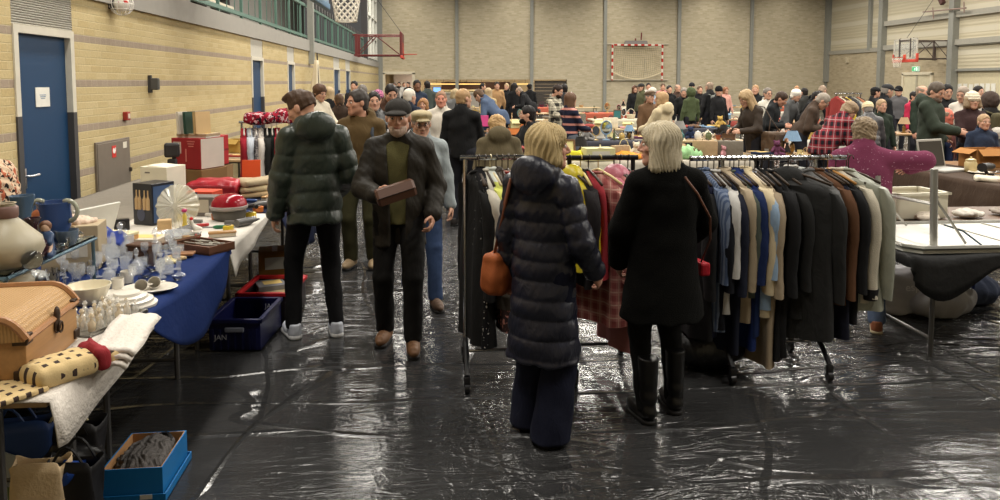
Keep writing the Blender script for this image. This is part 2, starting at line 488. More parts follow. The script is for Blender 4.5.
for i, (a, b) in enumerate(d_open):
    box(bm, (XL - .2, (y + a) / 2, 1.33), (.4, a - y, 2.66)); y = b
box(bm, (XL - .2, (y + YB) / 2, 1.33), (.4, YB - y, 2.66))
struct('wall_left', bm, WLM)
conc = mat((158, 154, 146), .9, 0, .2, .08, .1, 30, 'concrete')
bm = B(); box(bm, (XL - .18, 20.5, 2.81), (.44, 49, .3)); struct('trim_1', bm, conc)
BLUE = mat((28, 62, 96), .45, 0, .4, .05, name='blue_paint'); CREAM = mat((206, 200, 184), .6, name='cream_paint'); DGREY = mat((70, 68, 68), .6, name='grey_paint')
LOUV = mat((188, 184, 172), .6, name='louvre_paint')
for i, (a, b) in enumerate(d_open):
    e = empty('door_%d' % (i + 1), (XL, (a + b) / 2, 0)); e['kind'] = 'structure'; w = b - a; fw = .07
    bm = B(); box(bm, (-.07, 0, DT / 2), (.05, w - .1, DT - .05)); link('door_leaf', bm, BLUE, e)
    zs = 1.5
    bm = B()
    for s in (-1, 1): box(bm, (-.14, s * (w / 2 - fw / 2), (zs + DT - .07) / 2), (.31, fw, DT - .07 - zs))
    box(bm, (-.14, 0, DT - .035), (.31, w, .07)); link('frame', bm, CREAM, e)
    bm = B()
    for s in (-1, 1): box(bm, (-.14, s * (w / 2 - fw / 2), zs / 2), (.312, fw + .004, zs))
    link('kick_frame', bm, DGREY, e)
    bm = B(); hy = -w / 2 + .17
    tube(bm, [(-.045, hy, .96), (-.0, hy, .96), (.01, hy + .02, .96), (.01, hy + .14, .96)], .011); box(bm, (-.04, hy, .94), (.012, .045, .18), bev=.004)
    link('handle', bm, metalm((225, 225, 225), .3), e, smooth=40)
    if i == 0:
        bm = B(); box(bm, (-.04, .0, 1.66), (.006, .24, .18)); n = link('paper_notice', bm, mat((226, 224, 214), .8, name='paper'), e)
        bm = B()
        for k in range(3): box(bm, (-.0365, .0, 1.68 - k * .016), (.002, .11 - .02 * k, .005))
        link('print', bm, mat((70, 110, 150), .8, name='ink'), n)
        bm = B()   # louvre above the first door
        for k in range(17): box(bm, (-.012, 0, DT + .012 + k * .022), (.03, w, .012), roty(.5))
        box(bm, (-.1, 0, DT + .18), (.1, w, .37)); link('louvre', bm, LOUV, e)
    else:
        bm = B(); box(bm, (-.04, 0, DT + .18), (.06, w, .36)); link('louvre', bm, LOUV, e)
# ---- gallery above the left wall
GW = mat((150, 148, 142), .9, name='gallery_wall_paint')
bm = B(); box(bm, (-6, 20.5, 2.9), (4.5, 49, .1)); struct('trim_2', bm, conc)
bm = B(); box(bm, (-8.1, 20.5, 5.2), (.2, 49, 4.8)); struct('wall_gallery', bm, GW)
bm = B(); box(bm, (-4.6, 4.1, 4.6), (1.9, 14.4, 3.3)); struct('wall_stairwell', bm, conc)
GREEN = mat((88, 118, 106), .5, name='green_paint')
y0, y1 = 11.4, 36.5; n = 17
rl = empty('gallery_railing', (XL - .05, y0, 2.96), 0, 'green steel railing along the gallery over the yellow wall', 'railing')
bm = B(); L = y1 - y0
for z, r in ((.95, .03), (.1, .035)): box(bm, (0, L / 2, z), (.06, L, .07))
link('rail', bm, GREEN, rl)
for k in range(n + 1):
    bm = B(); box(bm, (0, L * k / n, .46), (.05, .05, 1.0)); link('post', bm, GREEN, rl)
for k in range(int(L / .5)):
    bm = B(); tube(bm, [(0, k * .5, .1), (0, k * .5, .95)], .008, 5); link('baluster', bm, GREEN, rl)
for k in range(28): bm = B(); box(bm, (.0, 9.6 + k * .55, 1.06), (.1, .2, .16)); link('clamp_block', bm, DGREY, rl)
bk = mat((196, 188, 168), .7, name='pale_boards')
st = empty('stacked_bench', (-5.6, 12.2, 2.95), 0, 'pale stacked bench boards stored behind the green gallery railing', 'bench')
for k in range(7):
    bm = B(); box(bm, (-.05 * k, 4.2, .22 + k * .3), (.35, 8.6, .1), bev=.02); link('board', bm, bk, st)
for yy in (.2, 2.2, 4.2, 6.2, 8.2):
    bm = B(); box(bm, (-.2, yy, 1.1), (.5, .06, 2.2)); link('upright', bm, DGREY, st)
# column and corner windows
STEEL = mat((142, 142, 134), .5, name='grey_green_steel')
Yc = YL(310)
bm = B(); box(bm, (XL + .06, Yc, 4.9), (.16, .2, 5.2)); struct('column_gallery', bm, STEEL)
Yd = YL(367.5)
bm = B(); box(bm, (XL - .1, Yd, 5.2), (.3, .35, 4.6)); struct('column_gallery_end', bm, DGREY)
wn = empty('window_1', (XL, 41, 3)); wn['kind'] = 'structure'
bm = B()
for k in range(4): box(bm, (-.02, -2.6 + k * 1.75, 2.3), (.12, .14, 4.6))
for k in range(5): box(bm, (-.02, 0, .1 + k * 1.1), (.12, 5.3, .12))
link('frame', bm, mat((214, 214, 206), .5, name='white_frame'), wn)
bm = B(); box(bm, (-.12, 0, 2.3), (.03, 5.4, 4.6)); link('pane', bm, mat((170, 168, 156), .2, name='dull_glass'), wn)

# ---- back wall
def pale_brick(name, c1, c2, mo, ax, bw=.42, rh=.14):
    t = NT(name); x, y, z = t.sep(t.coord()); u = (x, y)[ax]
    br = t.n('ShaderNodeTexBrick'); t.l(t.comb(u, z), br.inputs['Vector'])
    br.inputs['Scale'].default_value = 1; br.inputs['Brick Width'].default_value = bw; br.inputs['Row Height'].default_value = rh
    br.inputs['Mortar Size'].default_value = .018; br.inputs['Mortar Smooth'].default_value = .3
    br.inputs['Color1'].default_value = (*rgb(c1), 1); br.inputs['Color2'].default_value = (*rgb(c2), 1); br.inputs['Mortar'].default_value = (*rgb(mo), 1)
    nz = t.noise(t.coord(), 3, 5); c2n = t.n('ShaderNodeMix', data_type='RGBA', blend_type='MULTIPLY'); c2n.inputs[0].default_value = .25
    t.l(br.outputs[0], c2n.inputs[6]); t.l(t.ramp(nz, [(.3, (.7, .7, .7)), (.7, (1, 1, 1))]), c2n.inputs[7])
    t.set('Base Color', c2n.outputs[2]); t.set('Roughness', .9); t.set('Specular IOR Level', .2)
    t.bump(br.outputs[1], -.5, .01); return t.m
BWM = pale_brick('pale_brick_masonry', (200, 188, 162), (180, 168, 140), (190, 179, 154), 0, .30, .105)
xa, xb = PY(383.5, 80, YB).x, PY(414, 80, YB).x; zd = PY(400, 73, YB).z
xc, xd = PY(418, 80, YB).x, PY(567, 80, YB).x; zh = PY(490, 79.5, YB).z
bm = B()
def bw(x0, x1, z0, z1): box(bm, ((x0 + x1) / 2, YB + .2, (z0 + z1) / 2), (x1 - x0, .4, z1 - z0))
bw(XL - .4, xa, 0, ZC); bw(xa, xb, zd, ZC); bw(xb, xc, 0, ZC); bw(xc, xd, zh, ZC); bw(xd, XR + .4, 0, ZC)
struct('wall_back', bm, BWM)
bm = B()
for px in (457, 531.5, 604.5, 678, 750, 826):
    x = PY(px, 80, YB).x; box(bm, (x, YB - .06, 3.75), (.2, .14, 7.5))
x = PY(380.5, 80, YB).x; box(bm, (x, YB - .1, 3.75), (.3, .2, 7.5))
struct('column_row', bm, STEEL)
# doorway and canteen behind
e = empty('door_6', ((xa + xb) / 2, YB, 0)); e['kind'] = 'structure'; w = xb - xa
bm = B()
for s in (-1, 1): box(bm, (s * (w / 2 - .02), .1, zd / 2), (.16, .5, zd))
box(bm, (0, .1, zd), (w + .12, .5, .16)); link('frame', bm, mat((216, 206, 182), .6, name='white_frame'), e)
CANT = mat((196, 182, 156), .8, name='canteen_paint')
bm = B(); box(bm, (3.2, 50.2, 1.4), (14, .2, 2.8)); box(bm, (XL - .1, 47.8, 1.4), (.2, 5, 2.8)); box(bm, (9.3, 47.8, 1.4), (.2, 5, 2.8)); struct('wall_canteen', bm, CANT)
bm = B(); box(bm, (3, 47.8, 2.85), (14, 5, .1)); struct('ceiling_canteen', bm, mat((200, 190, 170), .9, name='ceiling_paint'))
bm = B(); box(bm, (-2.3, 49.9, 1.6), (1.5, .2, 2.6)); struct('wall_canteen_light', bm, mat((214, 206, 210), .8, name='white_paint'))
ct = empty('canteen_counter', ((xc + xd) / 2, 45.85, 0), 0, 'long white canteen counter in the opening of the brick wall', 'counter')
bm = B(); box(bm, (-.6, 0, .55), (xd - xc - 1.4, .6, 1.1), bev=.02); link('body', bm, mat((168, 160, 150), .6, name='counter_paint'), ct)
bm = B(); box(bm, (-.6, -.02, 1.13), (xd - xc - 1.2, .75, .06), bev=.01); link('worktop', bm, mat((224, 218, 200), .4, name='worktop'), ct)
sh = empty('back_shelf', (2.4, 49.8, 0), 0, 'dark back bar shelving behind the canteen counter', 'shelf')
bm = B(); box(bm, (0, 0, 1.55), (4.6, .25, .5)); link('cabinet', bm, mat((66, 44, 36), .5, name='brown_paint'), sh)
bm = B(); box(bm, (0, -.1, 1.24), (4.6, .5, .1)); link('shelf_board', bm, mat((226, 214, 182), .6, name='cream_paint'), sh)
p = PY(437, 88, 45.3); bm = B(); box(bm, (0, 0, .16), (.5, .05, .34), bev=.01); e = empty('till_screen', (p.x, 45.45, 1.16), 0, 'small blue till screen glowing on the canteen counter', 'screen'); link('housing', bm, plast((60, 60, 64)), e)
bm = B(); box(bm, (0, -.027, .17), (.44, .006, .28)); link('display', bm, mat((120, 170, 235), .4, emit=1.2, name='screen'), e); bm = B(); box(bm, (0, 0, -.01), (.2, .14, .02)); link('stand', bm, plast((60, 60, 64)), e)
bm = B()
x0 = PY(535, 80, YB).x
for k in range(9): box(bm, ((x0 + xd) / 2, YB + .25, .1 + k * .21), (xd - x0, .04, .19))
struct('shutter', bm, mat((72, 66, 60), .6, name='shutter_paint'))
rm = mat((232, 196, 120), .5, emit=1.6, name='warm_lamp')
for px, w in ((432, .9), (452, 1.6), (474, 1.4), (520, 1.0)):
    x = PY(px, 80, 47).x; e = empty('counter_lamp', (x, 47, 2.8), 0, {432: 'warm strip lamp nearest the canteen doorway', 452: 'warm strip lamp over the canteen till', 474: 'warm strip lamp over the dark canteen shelf', 520: 'warm strip lamp beside the canteen shutter'}[px], 'lamp', 'canteen lamps')
    bm = B(); box(bm, (0, 0, -1.13), (w, .12, .07), bev=.02); link('tube', bm, rm, e)
    bm = B(); tube(bm, [(-w / 3, 0, -1.1), (-w / 3, 0, 0)], .01, 6); tube(bm, [(w / 3, 0, -1.1), (w / 3, 0, 0)], .01, 6); link('hanger', bm, DGREY, e)
# ---- right wall
RBM = pale_brick('pale_brick_masonry_side', (190, 176, 148), (170, 156, 128), (182, 168, 142), 1, .30, .105)
zb = PX(850, 53, XR).z
yg = PX(955, 80, XR).y; zg = PX(975, 69.5, XR).z
bm = B(); box(bm, (XR + .2, (yg + YB) / 2, zb / 2), (.4, YB - yg, zb)); struct('wall_right', bm, RBM)
def corr():
    t = NT('cream_corrugated_sheet'); x, y, z = t.sep(t.coord())
    f = t.math('FRACT', t.math('MULTIPLY', z, 1 / 1.02)); b = t.math('LESS_THAN', f, .24)
    t.set('Base Color', t.mix(b, rgb(192, 182, 156), rgb(204, 196, 174))); t.set('Roughness', .6)
    s = t.math('SINE', t.math('MULTIPLY', z, 2 * PI / .17)); t.bump(t.math('MULTIPLY', s, t.math('SUBTRACT', 1.0, b)), .4, .015); return t.m
CORR = corr()
bm = B(); box(bm, (XR + .25, (8 + YB) / 2, (zb + ZC) / 2), (.4, YB - 8, ZC - zb)); box(bm, (XR + .25, (yg + 8) / 2, (zg + zb) / 2), (.4, yg - 8, zb - zg)); struct('wall_right_cladding', bm, CORR)
gt = empty('door_7', (XR, (yg + 26) / 2, 0)); gt['kind'] = 'structure'
bm = B(); w = yg - 26; box(bm, (.15, 0, zg / 2), (.1, w, zg)); link('shutter_leaf', bm, mat((204, 192, 160), .7, name='cream_paint'), gt)
bm = B(); box(bm, (.0, 0, zg), (.14, w, .12)); box(bm, (0, w / 2, zg / 2), (.14, .12, zg)); link('frame', bm, STEEL, gt)
for k in range(7):
    px = 957.5 + k * 5.6; p = PX(px, 87.5, XR - .02); bm = B(); box(bm, (0, 0, 0), (.01, .26, .36 if k != 2 else .3), rotx(.04 * (k % 3 - 1)))
    tag(link('notice_sheet', bm, mat((226, 222, 210), .8, name='paper'), None, (XR + .085, p.y, p.z)), 'white paper notice, %s on the cream shutter' % ['leftmost', 'second from the left', 'third from the left, a little smaller', 'fourth from the left', 'fifth from the left', 'sixth from the left', 'last of the row'][k], 'notice', 'paper notices on the cream shutter')
bm = B()
for px, z0 in ((882.5, 0), (953.5, 0)):
    yy = PX(px, 80, XR).y; box(bm, (XR - .1, yy, 3.8), (.34, .34, 7.6))
struct('column_right', bm, STEEL)
bm = B(); yy = PX(870, 40, XR).y; box(bm, (XR, yy, (PX(870, 50, XR).z + ZC) / 2), (.2, .25, ZC - PX(870, 50, XR).z)); yy = PX(828.5, 40, XR).y; box(bm, (XR - .05, yy, 3.8 + .9), (.3, .4, 5.8)); struct('column_right_small', bm, STEEL)
bm = B(); ya = PX(883, 40, XR).y
for py in (23.5, 47.5):
    z = PX(890, py, XR).z; box(bm, (XR - .02, (ya + 20) / 2, z), (.26, ya - 20, .26))
box(bm, (XR - .02, (YB + 8) / 2, zb + .08), (.12, YB - 8, .22)); struct('trim_3', bm, mat((160, 156, 144), .6, name='girder_paint'))
# double door with exit sign
y0, y1 = PX(904, 80, XR).y, PX(932.5, 80, XR).y; zt = PX(918, 73.5, XR).z
e = empty('door_8', (XR, (y0 + y1) / 2, 0)); e['kind'] = 'structure'; w = y0 - y1
bm = B()
for s in (-1, 1): box(bm, (-.04, s * (w / 2), zt / 2), (.12, .12, zt))
box(bm, (-.04, 0, zt), (.12, w + .12, .14)); link('frame', bm, mat((222, 212, 186), .6, name='white_frame'), e)
bm = B()
for s in (-1, 1): box(bm, (-.01, s * w / 4, zt / 2), (.06, w / 2 - .1, zt - .1))
link('door_leaf', bm, mat((212, 202, 172), .6, name='cream_paint'), e)
bm = B(); box(bm, (-.03, 0, zt / 2), (.08, .14, zt)); link('middle_post', bm, mat((176, 168, 146), .6, name='girder_paint'), e)
p = PX(917, 69, XR); e = empty('exit_sign', (XR - .06, p.y, p.z), -PI / 2, 'green lit exit sign above the cream double door', 'sign')
bm = B(); box(bm, (0, 0, 0), (.52, .1, .26), bev=.015); link('housing', bm, mat((200, 220, 205), .4, emit=.4, name='sign_case'), e)
bm = B(); box(bm, (0, -.053, 0), (.46, .006, .2)); pn = link('panel', bm, mat((70, 170, 110), .4, emit=.8, name='sign_green'), e)
bm = B(); ball(bm, (.02, -.058, .06), (.016, .004, .016), 1); tube(bm, [(.0, -.058, .04), (-.02, -.058, -.01), (.02, -.058, -.04), (.0, -.058, -.08)], .01, 6); tube(bm, [(-.02, -.058, -.01), (-.06, -.058, -.05)], .01, 6); tube(bm, [(-.05, -.058, .03), (.05, -.058, .02)], .008, 6)
box(bm, (.14, -.058, 0), (.1, .004, .15)); link('pictogram', bm, mat((236, 244, 238), .4, emit=1, name='sign_white'), e)
# small wall things on the right
p = PX(848, 60, XR); e = empty('wall_box', (XR - .06, p.y, p.z), 0, 'small beige junction box on the pale brick side wall', 'box'); bm = B(); box(bm, (0, 0, 0), (.14, .22, .35), bev=.02); link('case', bm, mat((196, 184, 156), .6, name='cream_paint'), e); bm = B(); box(bm, (-.075, 0, .02), (.015, .16, .24), bev=.005); link('lid', bm, mat((186, 174, 146), .6, name='cream_paint'), e)
# ---- unseen sides of the hall
bm = B(); box(bm, (10, 22, ZC + .1), (36, 62, .2)); struct('ceiling', bm, mat((58, 57, 54), .9, name='ceiling_paint'))
bm = B(); box(bm, (10, -6.2, 3.8), (36, .4, 7.8)); struct('wall_front', bm, BWM)
bm = B(); box(bm, (XR + .3, 1, 3.8), (.4, 16, 7.8)); struct('wall_right_front', bm, RBM)
# ---- lamps of the hall (rows along its length under the ceiling)
LAMPS = []
def lamp(x, y, z, sx, sy, W, c=(1, .945, .85)):
    l = bpy.data.lights.new('hall_lamp', 'AREA'); l.shape = 'RECTANGLE'; l.size = sx; l.size_y = sy; l.energy = W; l.color = c
    o = bpy.data.objects.new('hall_lamp', l); COL.objects.link(o); o.location = (x, y, z); return o
LP = 2.35
for x in (-2.0, 4.6, 10.6, 16.6, 21.2):
    for y in (2.5, 8.5, 14, 20, 26, 32, 38, 43.2):
        W0 = ((150 if y > 4 else 130) if y < 43 else 22) * (.5 if x > 20 else 1)
        lamp(x, y, ZC - .25, .45 if x > 0 else .8, (3.2 if x > 0 else 5.0) if y < 43 else 1.2, W0 * LP)
for x, y in ((-1, 47.6), (3, 47.6), (7, 47.6)): lamp(x, y, 2.75, .6, .6, 110, (1, .8, .55))
w = bpy.data.worlds.new('world'); SC.world = w; w.use_nodes = True
w.node_tree.nodes['Background'].inputs[0].default_value = (.9, .86, .8, 1); w.node_tree.nodes['Background'].inputs[1].default_value = .1
SC.view_settings.exposure = 0.0
# ================================================================ SPORTS GEAR AND WALL FITTINGS
RED = mat((190, 60, 48), .5, name='red_paint'); MAROON = mat((110, 48, 46), .5, name='maroon_paint')
def bar(bm, a, b, r=.03, seg=6): tube(bm, [a, b], r, seg)
# wall hung handball goal
g0, g1 = PY(612.5, 45, YB - .5), PY(662.5, 45, YB - .5); zt = PY(640, 45, YB - .5).z; zb_ = zt - 2.08; W = g1.x - g0.x
e = empty('handball_goal', ((g0.x + g1.x) / 2, YB - .5, zb_), 0, 'red and white handball goal hung on the pale brick wall', 'goal')
gm = stripes([(226, 216, 200), (176, 48, 40)], 1 / .42, 2, 'goal_band'); gmx = stripes([(226, 216, 200), (176, 48, 40)], 1 / .42, 0, 'goal_band_across')
for s in (-1, 1):
    bm = B(); box(bm, (s * W / 2, 0, 1.04), (.1, .1, 2.2), bev=.01); link('post', bm, gm, e)
bm = B(); box(bm, (0, 0, 2.08), (W, .1, .1), bev=.01); link('crossbar', bm, gmx, e)
bm = B()
def netf(u, v): return (-W / 2 + W * u, .32 * math.sin(PI * v), .45 + 1.6 * v - .42 * math.sin(PI * u) * (1 - v))
nu, nv = 26, 15
for i in range(nu + 1): tube(bm, [netf(i / nu, j / nv) for j in range(nv + 1)], .008, 3, False)
for j in range(nv + 1): tube(bm, [netf(i / nu, j / nv) for i in range(nu + 1)], .012 if j else .04, 3, False)
link('net', bm, mat((214, 200, 166), .8, name='net_cord'), e)
bm = B(); box(bm, (-.05, .2, 2.2), (1.5, .2, .3), taper=.9); link('wall_bracket', bm, mat((128, 122, 118), .5, name='grey_paint'), e)
bm = B()
for z in (2.15, -.05): bar(bm, (-2.05, .42, z), (2.05, .42, z), .05)
for x in (-.7, .6): bar(bm, (x, .42, 1.3), (x, .42, -.05), .025)
link('wall_rail', bm, mat((184, 176, 156), .5, name='girder_paint'), e)
bm = B(); bar(bm, (.3, .3, 2.4), (.32, .3, 2.85), .04); bar(bm, (-.05, .3, 2.35), (-.05, .3, 2.5), .05); link('latch', bm, MAROON, e)
# basketball frames
def hoop_net(bm, c, r, drop, n=12, seg=4, th=.006):
    for s in (1, -1):
        for k in range(n):
            pts = []
            for j in range(seg * 2 + 1):
                v = j / (seg * 2); a = 2 * PI * (k / n) + s * v * PI * .8; rr = r * (1 - .42 * v + .08 * v * v)
                pts.append((c[0] + rr * math.cos(a), c[1] + rr * math.sin(a), c[2] - drop * v))
            tube(bm, pts, th, 4, False)
    tube(bm, [(c[0] + r * .62 * math.cos(a), c[1] + r * .62 * math.sin(a), c[2] - drop * .99) for a in np.linspace(0, 2 * PI, 13)[:-1]], th, 4, closed=True)
def basket(name, label, X, Yc, sgn, zbot, boardm, style, wallx):
    """board facing sgn*X, centred at Yc"""
    e = empty('basketball_backboard', (X, Yc, zbot), 0 if sgn > 0 else PI, label, 'basketball backboard')
    dw = abs(X - wallx)
    bm = B()
    if style == 'clear':
        for s in (-1, 1): box(bm, (0, s * .88, .53), (.05, .06, 1.05))
        box(bm, (0, 0, 1.04), (.05, 1.8, .05)); 
        link('board', bm, mat((196, 190, 178), .4, name='grey_paint'), e)
        bm = B(); box(bm, (.005, 0, .55), (.015, 1.72, 1.0)); link('pane', bm, mat((225, 225, 215), .1, 0, .4, 0, name='clear_sheet', alpha=.25), e)
        bm = B()
        for s in (-1, 1): box(bm, (.035, s * .42, .62), (.03, .05, .9))
        box(bm, (.035, 0, .98), (.03, .9, .05)); link('target_frame', bm, mat((74, 66, 64), .5, name='dark_paint'), e)
        bm = B(); box(bm, (0, 0, .0), (.1, 1.86, .14), bev=.02)
        for s in (-1, 1): box(bm, (0, s * .9, .14), (.1, .1, .4), bev=.02)
        link('padding', bm, mat((206, 76, 62), .6, name='red_pad'), e)
    else:
        box(bm, (0, 0, .525), (.05, 1.8, 1.05), bev=.01); link('board', bm, boardm, e)
        bm = B(); box(bm, (.027, 0, .42), (.01, .6, .46)); link('target_square', bm, mat((206, 70, 48), .5, name='red_paint'), e)
        if style == 'blue':
            bm = B(); box(bm, (0, 0, .0), (.09, 1.84, .1), bev=.02); link('padding', bm, mat((104, 140, 170), .6, name='blue_pad'), e)
    bm = B(); tube(bm, [(.4 + .225 * math.cos(a), .225 * math.sin(a), .16) for a in np.linspace(0, 2 * PI, 25)[:-1]], .011, 6, closed=True); box(bm, (.1, 0, .15), (.18, .1, .03)); box(bm, (.035, 0, .18), (.05, .16, .26), bev=.01)
    link('hoop', bm, RED if style != 'clear' else mat((206, 80, 60), .5, name='red_paint'), e)
    if style == 'plain':
        bm = B(); box(bm, (0, 0, .02), (.1, 1.84, .12), bev=.02); link('padding', bm, mat((206, 76, 62), .6, name='red_pad'), e)
    bm = B()
    if style != 'plain': hoop_net(bm, (.4, 0, .16), .225, .46, th=.009 if style == 'blue' else .006); link('net', bm, mat((226, 220, 206), .8, name='net_cord'), e) if style != 'plain' else bm.free()
    bm = B()
    for s in (-1, 1):
        bar(bm, (-.03, s * .5, .1), (-dw, s * .5, .1), .035); bar(bm, (-.03, s * .5, .95), (-dw, s * .5, .95), .03)
        bar(bm, (-.06, s * .5, .1), (-dw * .55, s * .5, .95), .02); bar(bm, (-dw * .95, s * .5, .1), (-dw * .55, s * .5, .95), .02); bar(bm, (-.06, s * .5, 0), (-.06, s * .5, 1.1), .03)
        box(bm, (-dw * .93, s * .5, .52), (.12, .08, .95))
    bar(bm, (-dw * .5, -.5, .1), (-dw * .5, .5, .1), .02); bar(bm, (-dw, -.5, .95), (-dw, .5, .95), .03)
    link('wall_frame', bm, MAROON if style != 'clear' else mat((84, 72, 68), .5, name='dark_paint'), e)
    bm = B(); bar(bm, (-.05, 0, 1.1), (-dw + .2, 0, 3.6), .012); link('stay_cable', bm, DGREY, e)
    return e
zb1 = PX(335, 12, -1.75).z
basket('a', 'blue padded basketball board overhead near the gallery railing', -1.75, 11.0, 1, zb1, mat((120, 150, 176), .5, name='blue_board'), 'blue', XL)
p = PX(402.5, 58, -1.6); basket('b', 'maroon framed basketball board seen edge on before the far brick wall', -1.6, p.y, 1, p.z, MAROON, 'plain', XL)
p0 = PX(905, 61, XR - 1.95); basket('c', 'clear basketball board with red padding on the cladding wall', XR - 1.95, p0.y, -1, p0.z, None, 'clear', XR)
# climbing frame bracket high on the right column
p = PX(953, 11, XR); e = empty('wall_winch', (XR - .4, p.y, p.z), 0, 'small dark winch bracket high on the right steel column', 'bracket')
bm = B(); bar(bm, (0, -1.4, 0), (0, 1.6, .1), .04); bar(bm, (0, .8, -.3), (0, .9, .25), .03); bar(bm, (0, -1.3, -.2), (0, -1.25, .3), .03); link('arm', bm, mat((150, 128, 118), .5, name='grey_paint'), e)
bm = B(); box(bm, (0, .3, .55), (.2, .22, .5), rotx(-.6), .03); link('winch', bm, mat((92, 60, 56), .5, name='dark_paint'), e)
# ---- fittings on the yellow wall
p = PX(150, 84, XL); e = empty('wall_speaker', (XL, p.y, p.z), 0, 'small dark wall speaker on the yellow block wall', 'speaker')
bm = B(); box(bm, (.06, 0, 0), (.09, .14, .15), rotz(.2), .01); link('cabinet', bm, mat((74, 72, 68), .6, name='speaker_paint'), e)
bm = B(); box(bm, (.02, -.05, 0), (.04, .05, .22), bev=.005); link('bracket', bm, mat((58, 56, 54), .6, name='speaker_paint'), e)
bm = B(); box(bm, (.107, .008, 0), (.004, .1, .12), rotz(.2)); link('grille', bm, mat((92, 90, 84), .8, bump=.5, bs=200, name='grille'), e)
p = PX(124.5, 116, XL); e = empty('fire_alarm_button', (XL, p.y, p.z), 0, 'small red fire alarm call point on the yellow wall', 'alarm button')
bm = B(); box(bm, (.025, 0, 0), (.05, .1, .1), bev=.008); link('case', bm, mat((150, 52, 42), .5, name='red_plastic'), e)
bm = B(); box(bm, (.052, 0, 0), (.006, .055, .055), bev=.002); link('glass_pane', bm, mat((214, 196, 180), .3, name='paper'), e)
p = PX(121.5, 4, XL + .12); e = empty('caged_siren', p, 0, 'round white caged siren lamp with red dots on the beam edge', 'siren')
bm = B(); ball(bm, (0, 0, 0), .085, 2); link('globe', bm, spotted((222, 216, 206), (170, 50, 44), 22, .6, 'siren'), e, smooth=True)
bm = B()
for k in range(6):
    a = PI * k / 6; tube(bm, [(.125 * math.cos(a) * math.cos(b), .125 * math.sin(a) * math.cos(b), .125 * math.sin(b)) for b in np.linspace(0, 2 * PI, 21)[:-1]], .004, 4, closed=True)
for z in (-.06, 0, .06): tube(bm, [(math.sqrt(.0156 - z * z) * math.cos(b), math.sqrt(.0156 - z * z) * math.sin(b), z) for b in np.linspace(0, 2 * PI, 21)[:-1]], .004, 4, closed=True)
link('cage', bm, mat((226, 222, 214), .5, name='white_wire'), e)
bm = B(); box(bm, (-.1, 0, 0), (.06, .12, .12), bev=.01); link('mount', bm, DGREY, e)
a, b = PX(93.5, 140, XL), PX(127.5, 136, XL); w = b.y - a.y; zt = PX(127, 137, XL).z; zb2 = zt - .75
e = empty('hydrant_cabinet', (XL, (a.y + b.y) / 2, zb2), 0, 'grey steel fire hose cabinet with a red sticker', 'cabinet'); h = zt - zb2
bm = B(); box(bm, (.012, 0, h / 2), (.022, w, h), bev=.004); link('body', bm, mat((122, 112, 100), .5, .2, name='grey_steel'), e)
bm = B(); box(bm, (.024, 0, h / 2), (.012, w - .04, h - .04), bev=.003); d = link('door', bm, mat((128, 118, 106), .45, .2, name='grey_steel_door'), e)
bm = B(); box(bm, (.042, w / 2 - .05, h * .5), (.03, .03, .05), bev=.006); link('latch', bm, metalm((120, 115, 110)), d)
bm = B(); box(bm, (.032, -.02, h - .13), (.003, .1, .13)); s = link('sticker', bm, mat((206, 60, 52), .5, name='red_sticker'), d)
bm = B(); ball(bm, (.034, -.03, h - .12), (.002, .025, .03), 1); tube(bm, [(.035, -.02, h - .15), (.035, .0, h - .12), (.035, .01, h - .09)], .006, 5); link('hose_symbol', bm, mat((240, 236, 228), .5, name='white_print'), s)
bm = B(); box(bm, (.032, w / 2 - .16, h - .08), (.003, .1, .07)); link('paper_label', bm, mat((216, 208, 190), .7, name='paper'), d)
# furled white curtain pole by the wall
p = PX(313, 80, XL + .25); zt = PX(311, 60, XL + .25).z
def furl(P): return 0
e = empty('furled_curtain', (XL + .25, p.y, 0), 0, 'tall furled white cloth standing against the yellow wall', 'curtain')
bm = B(); rings = []
for k in range(16):
    v = k / 15; r = .19 * (1 - v) + .05
    rings.append([(r * (1 + .18 * math.sin(5 * a + v * 2)) * math.cos(a) + .1 * v, r * (1 + .18 * math.sin(5 * a + v * 2)) * math.sin(a), .4 + v * (zt - .4)) for a in np.linspace(0, 2 * PI, 25)[:-1]])
loft(bm, rings); link('cloth', bm, cloth((206, 194, 168)), e, smooth=True)
bm = B(); tube(bm, [(.22, -.1, 0), (.12, 0, zt + .2)], .018, 8); link('pole', bm, mat((60, 56, 52), .5, name='dark_paint'), e)
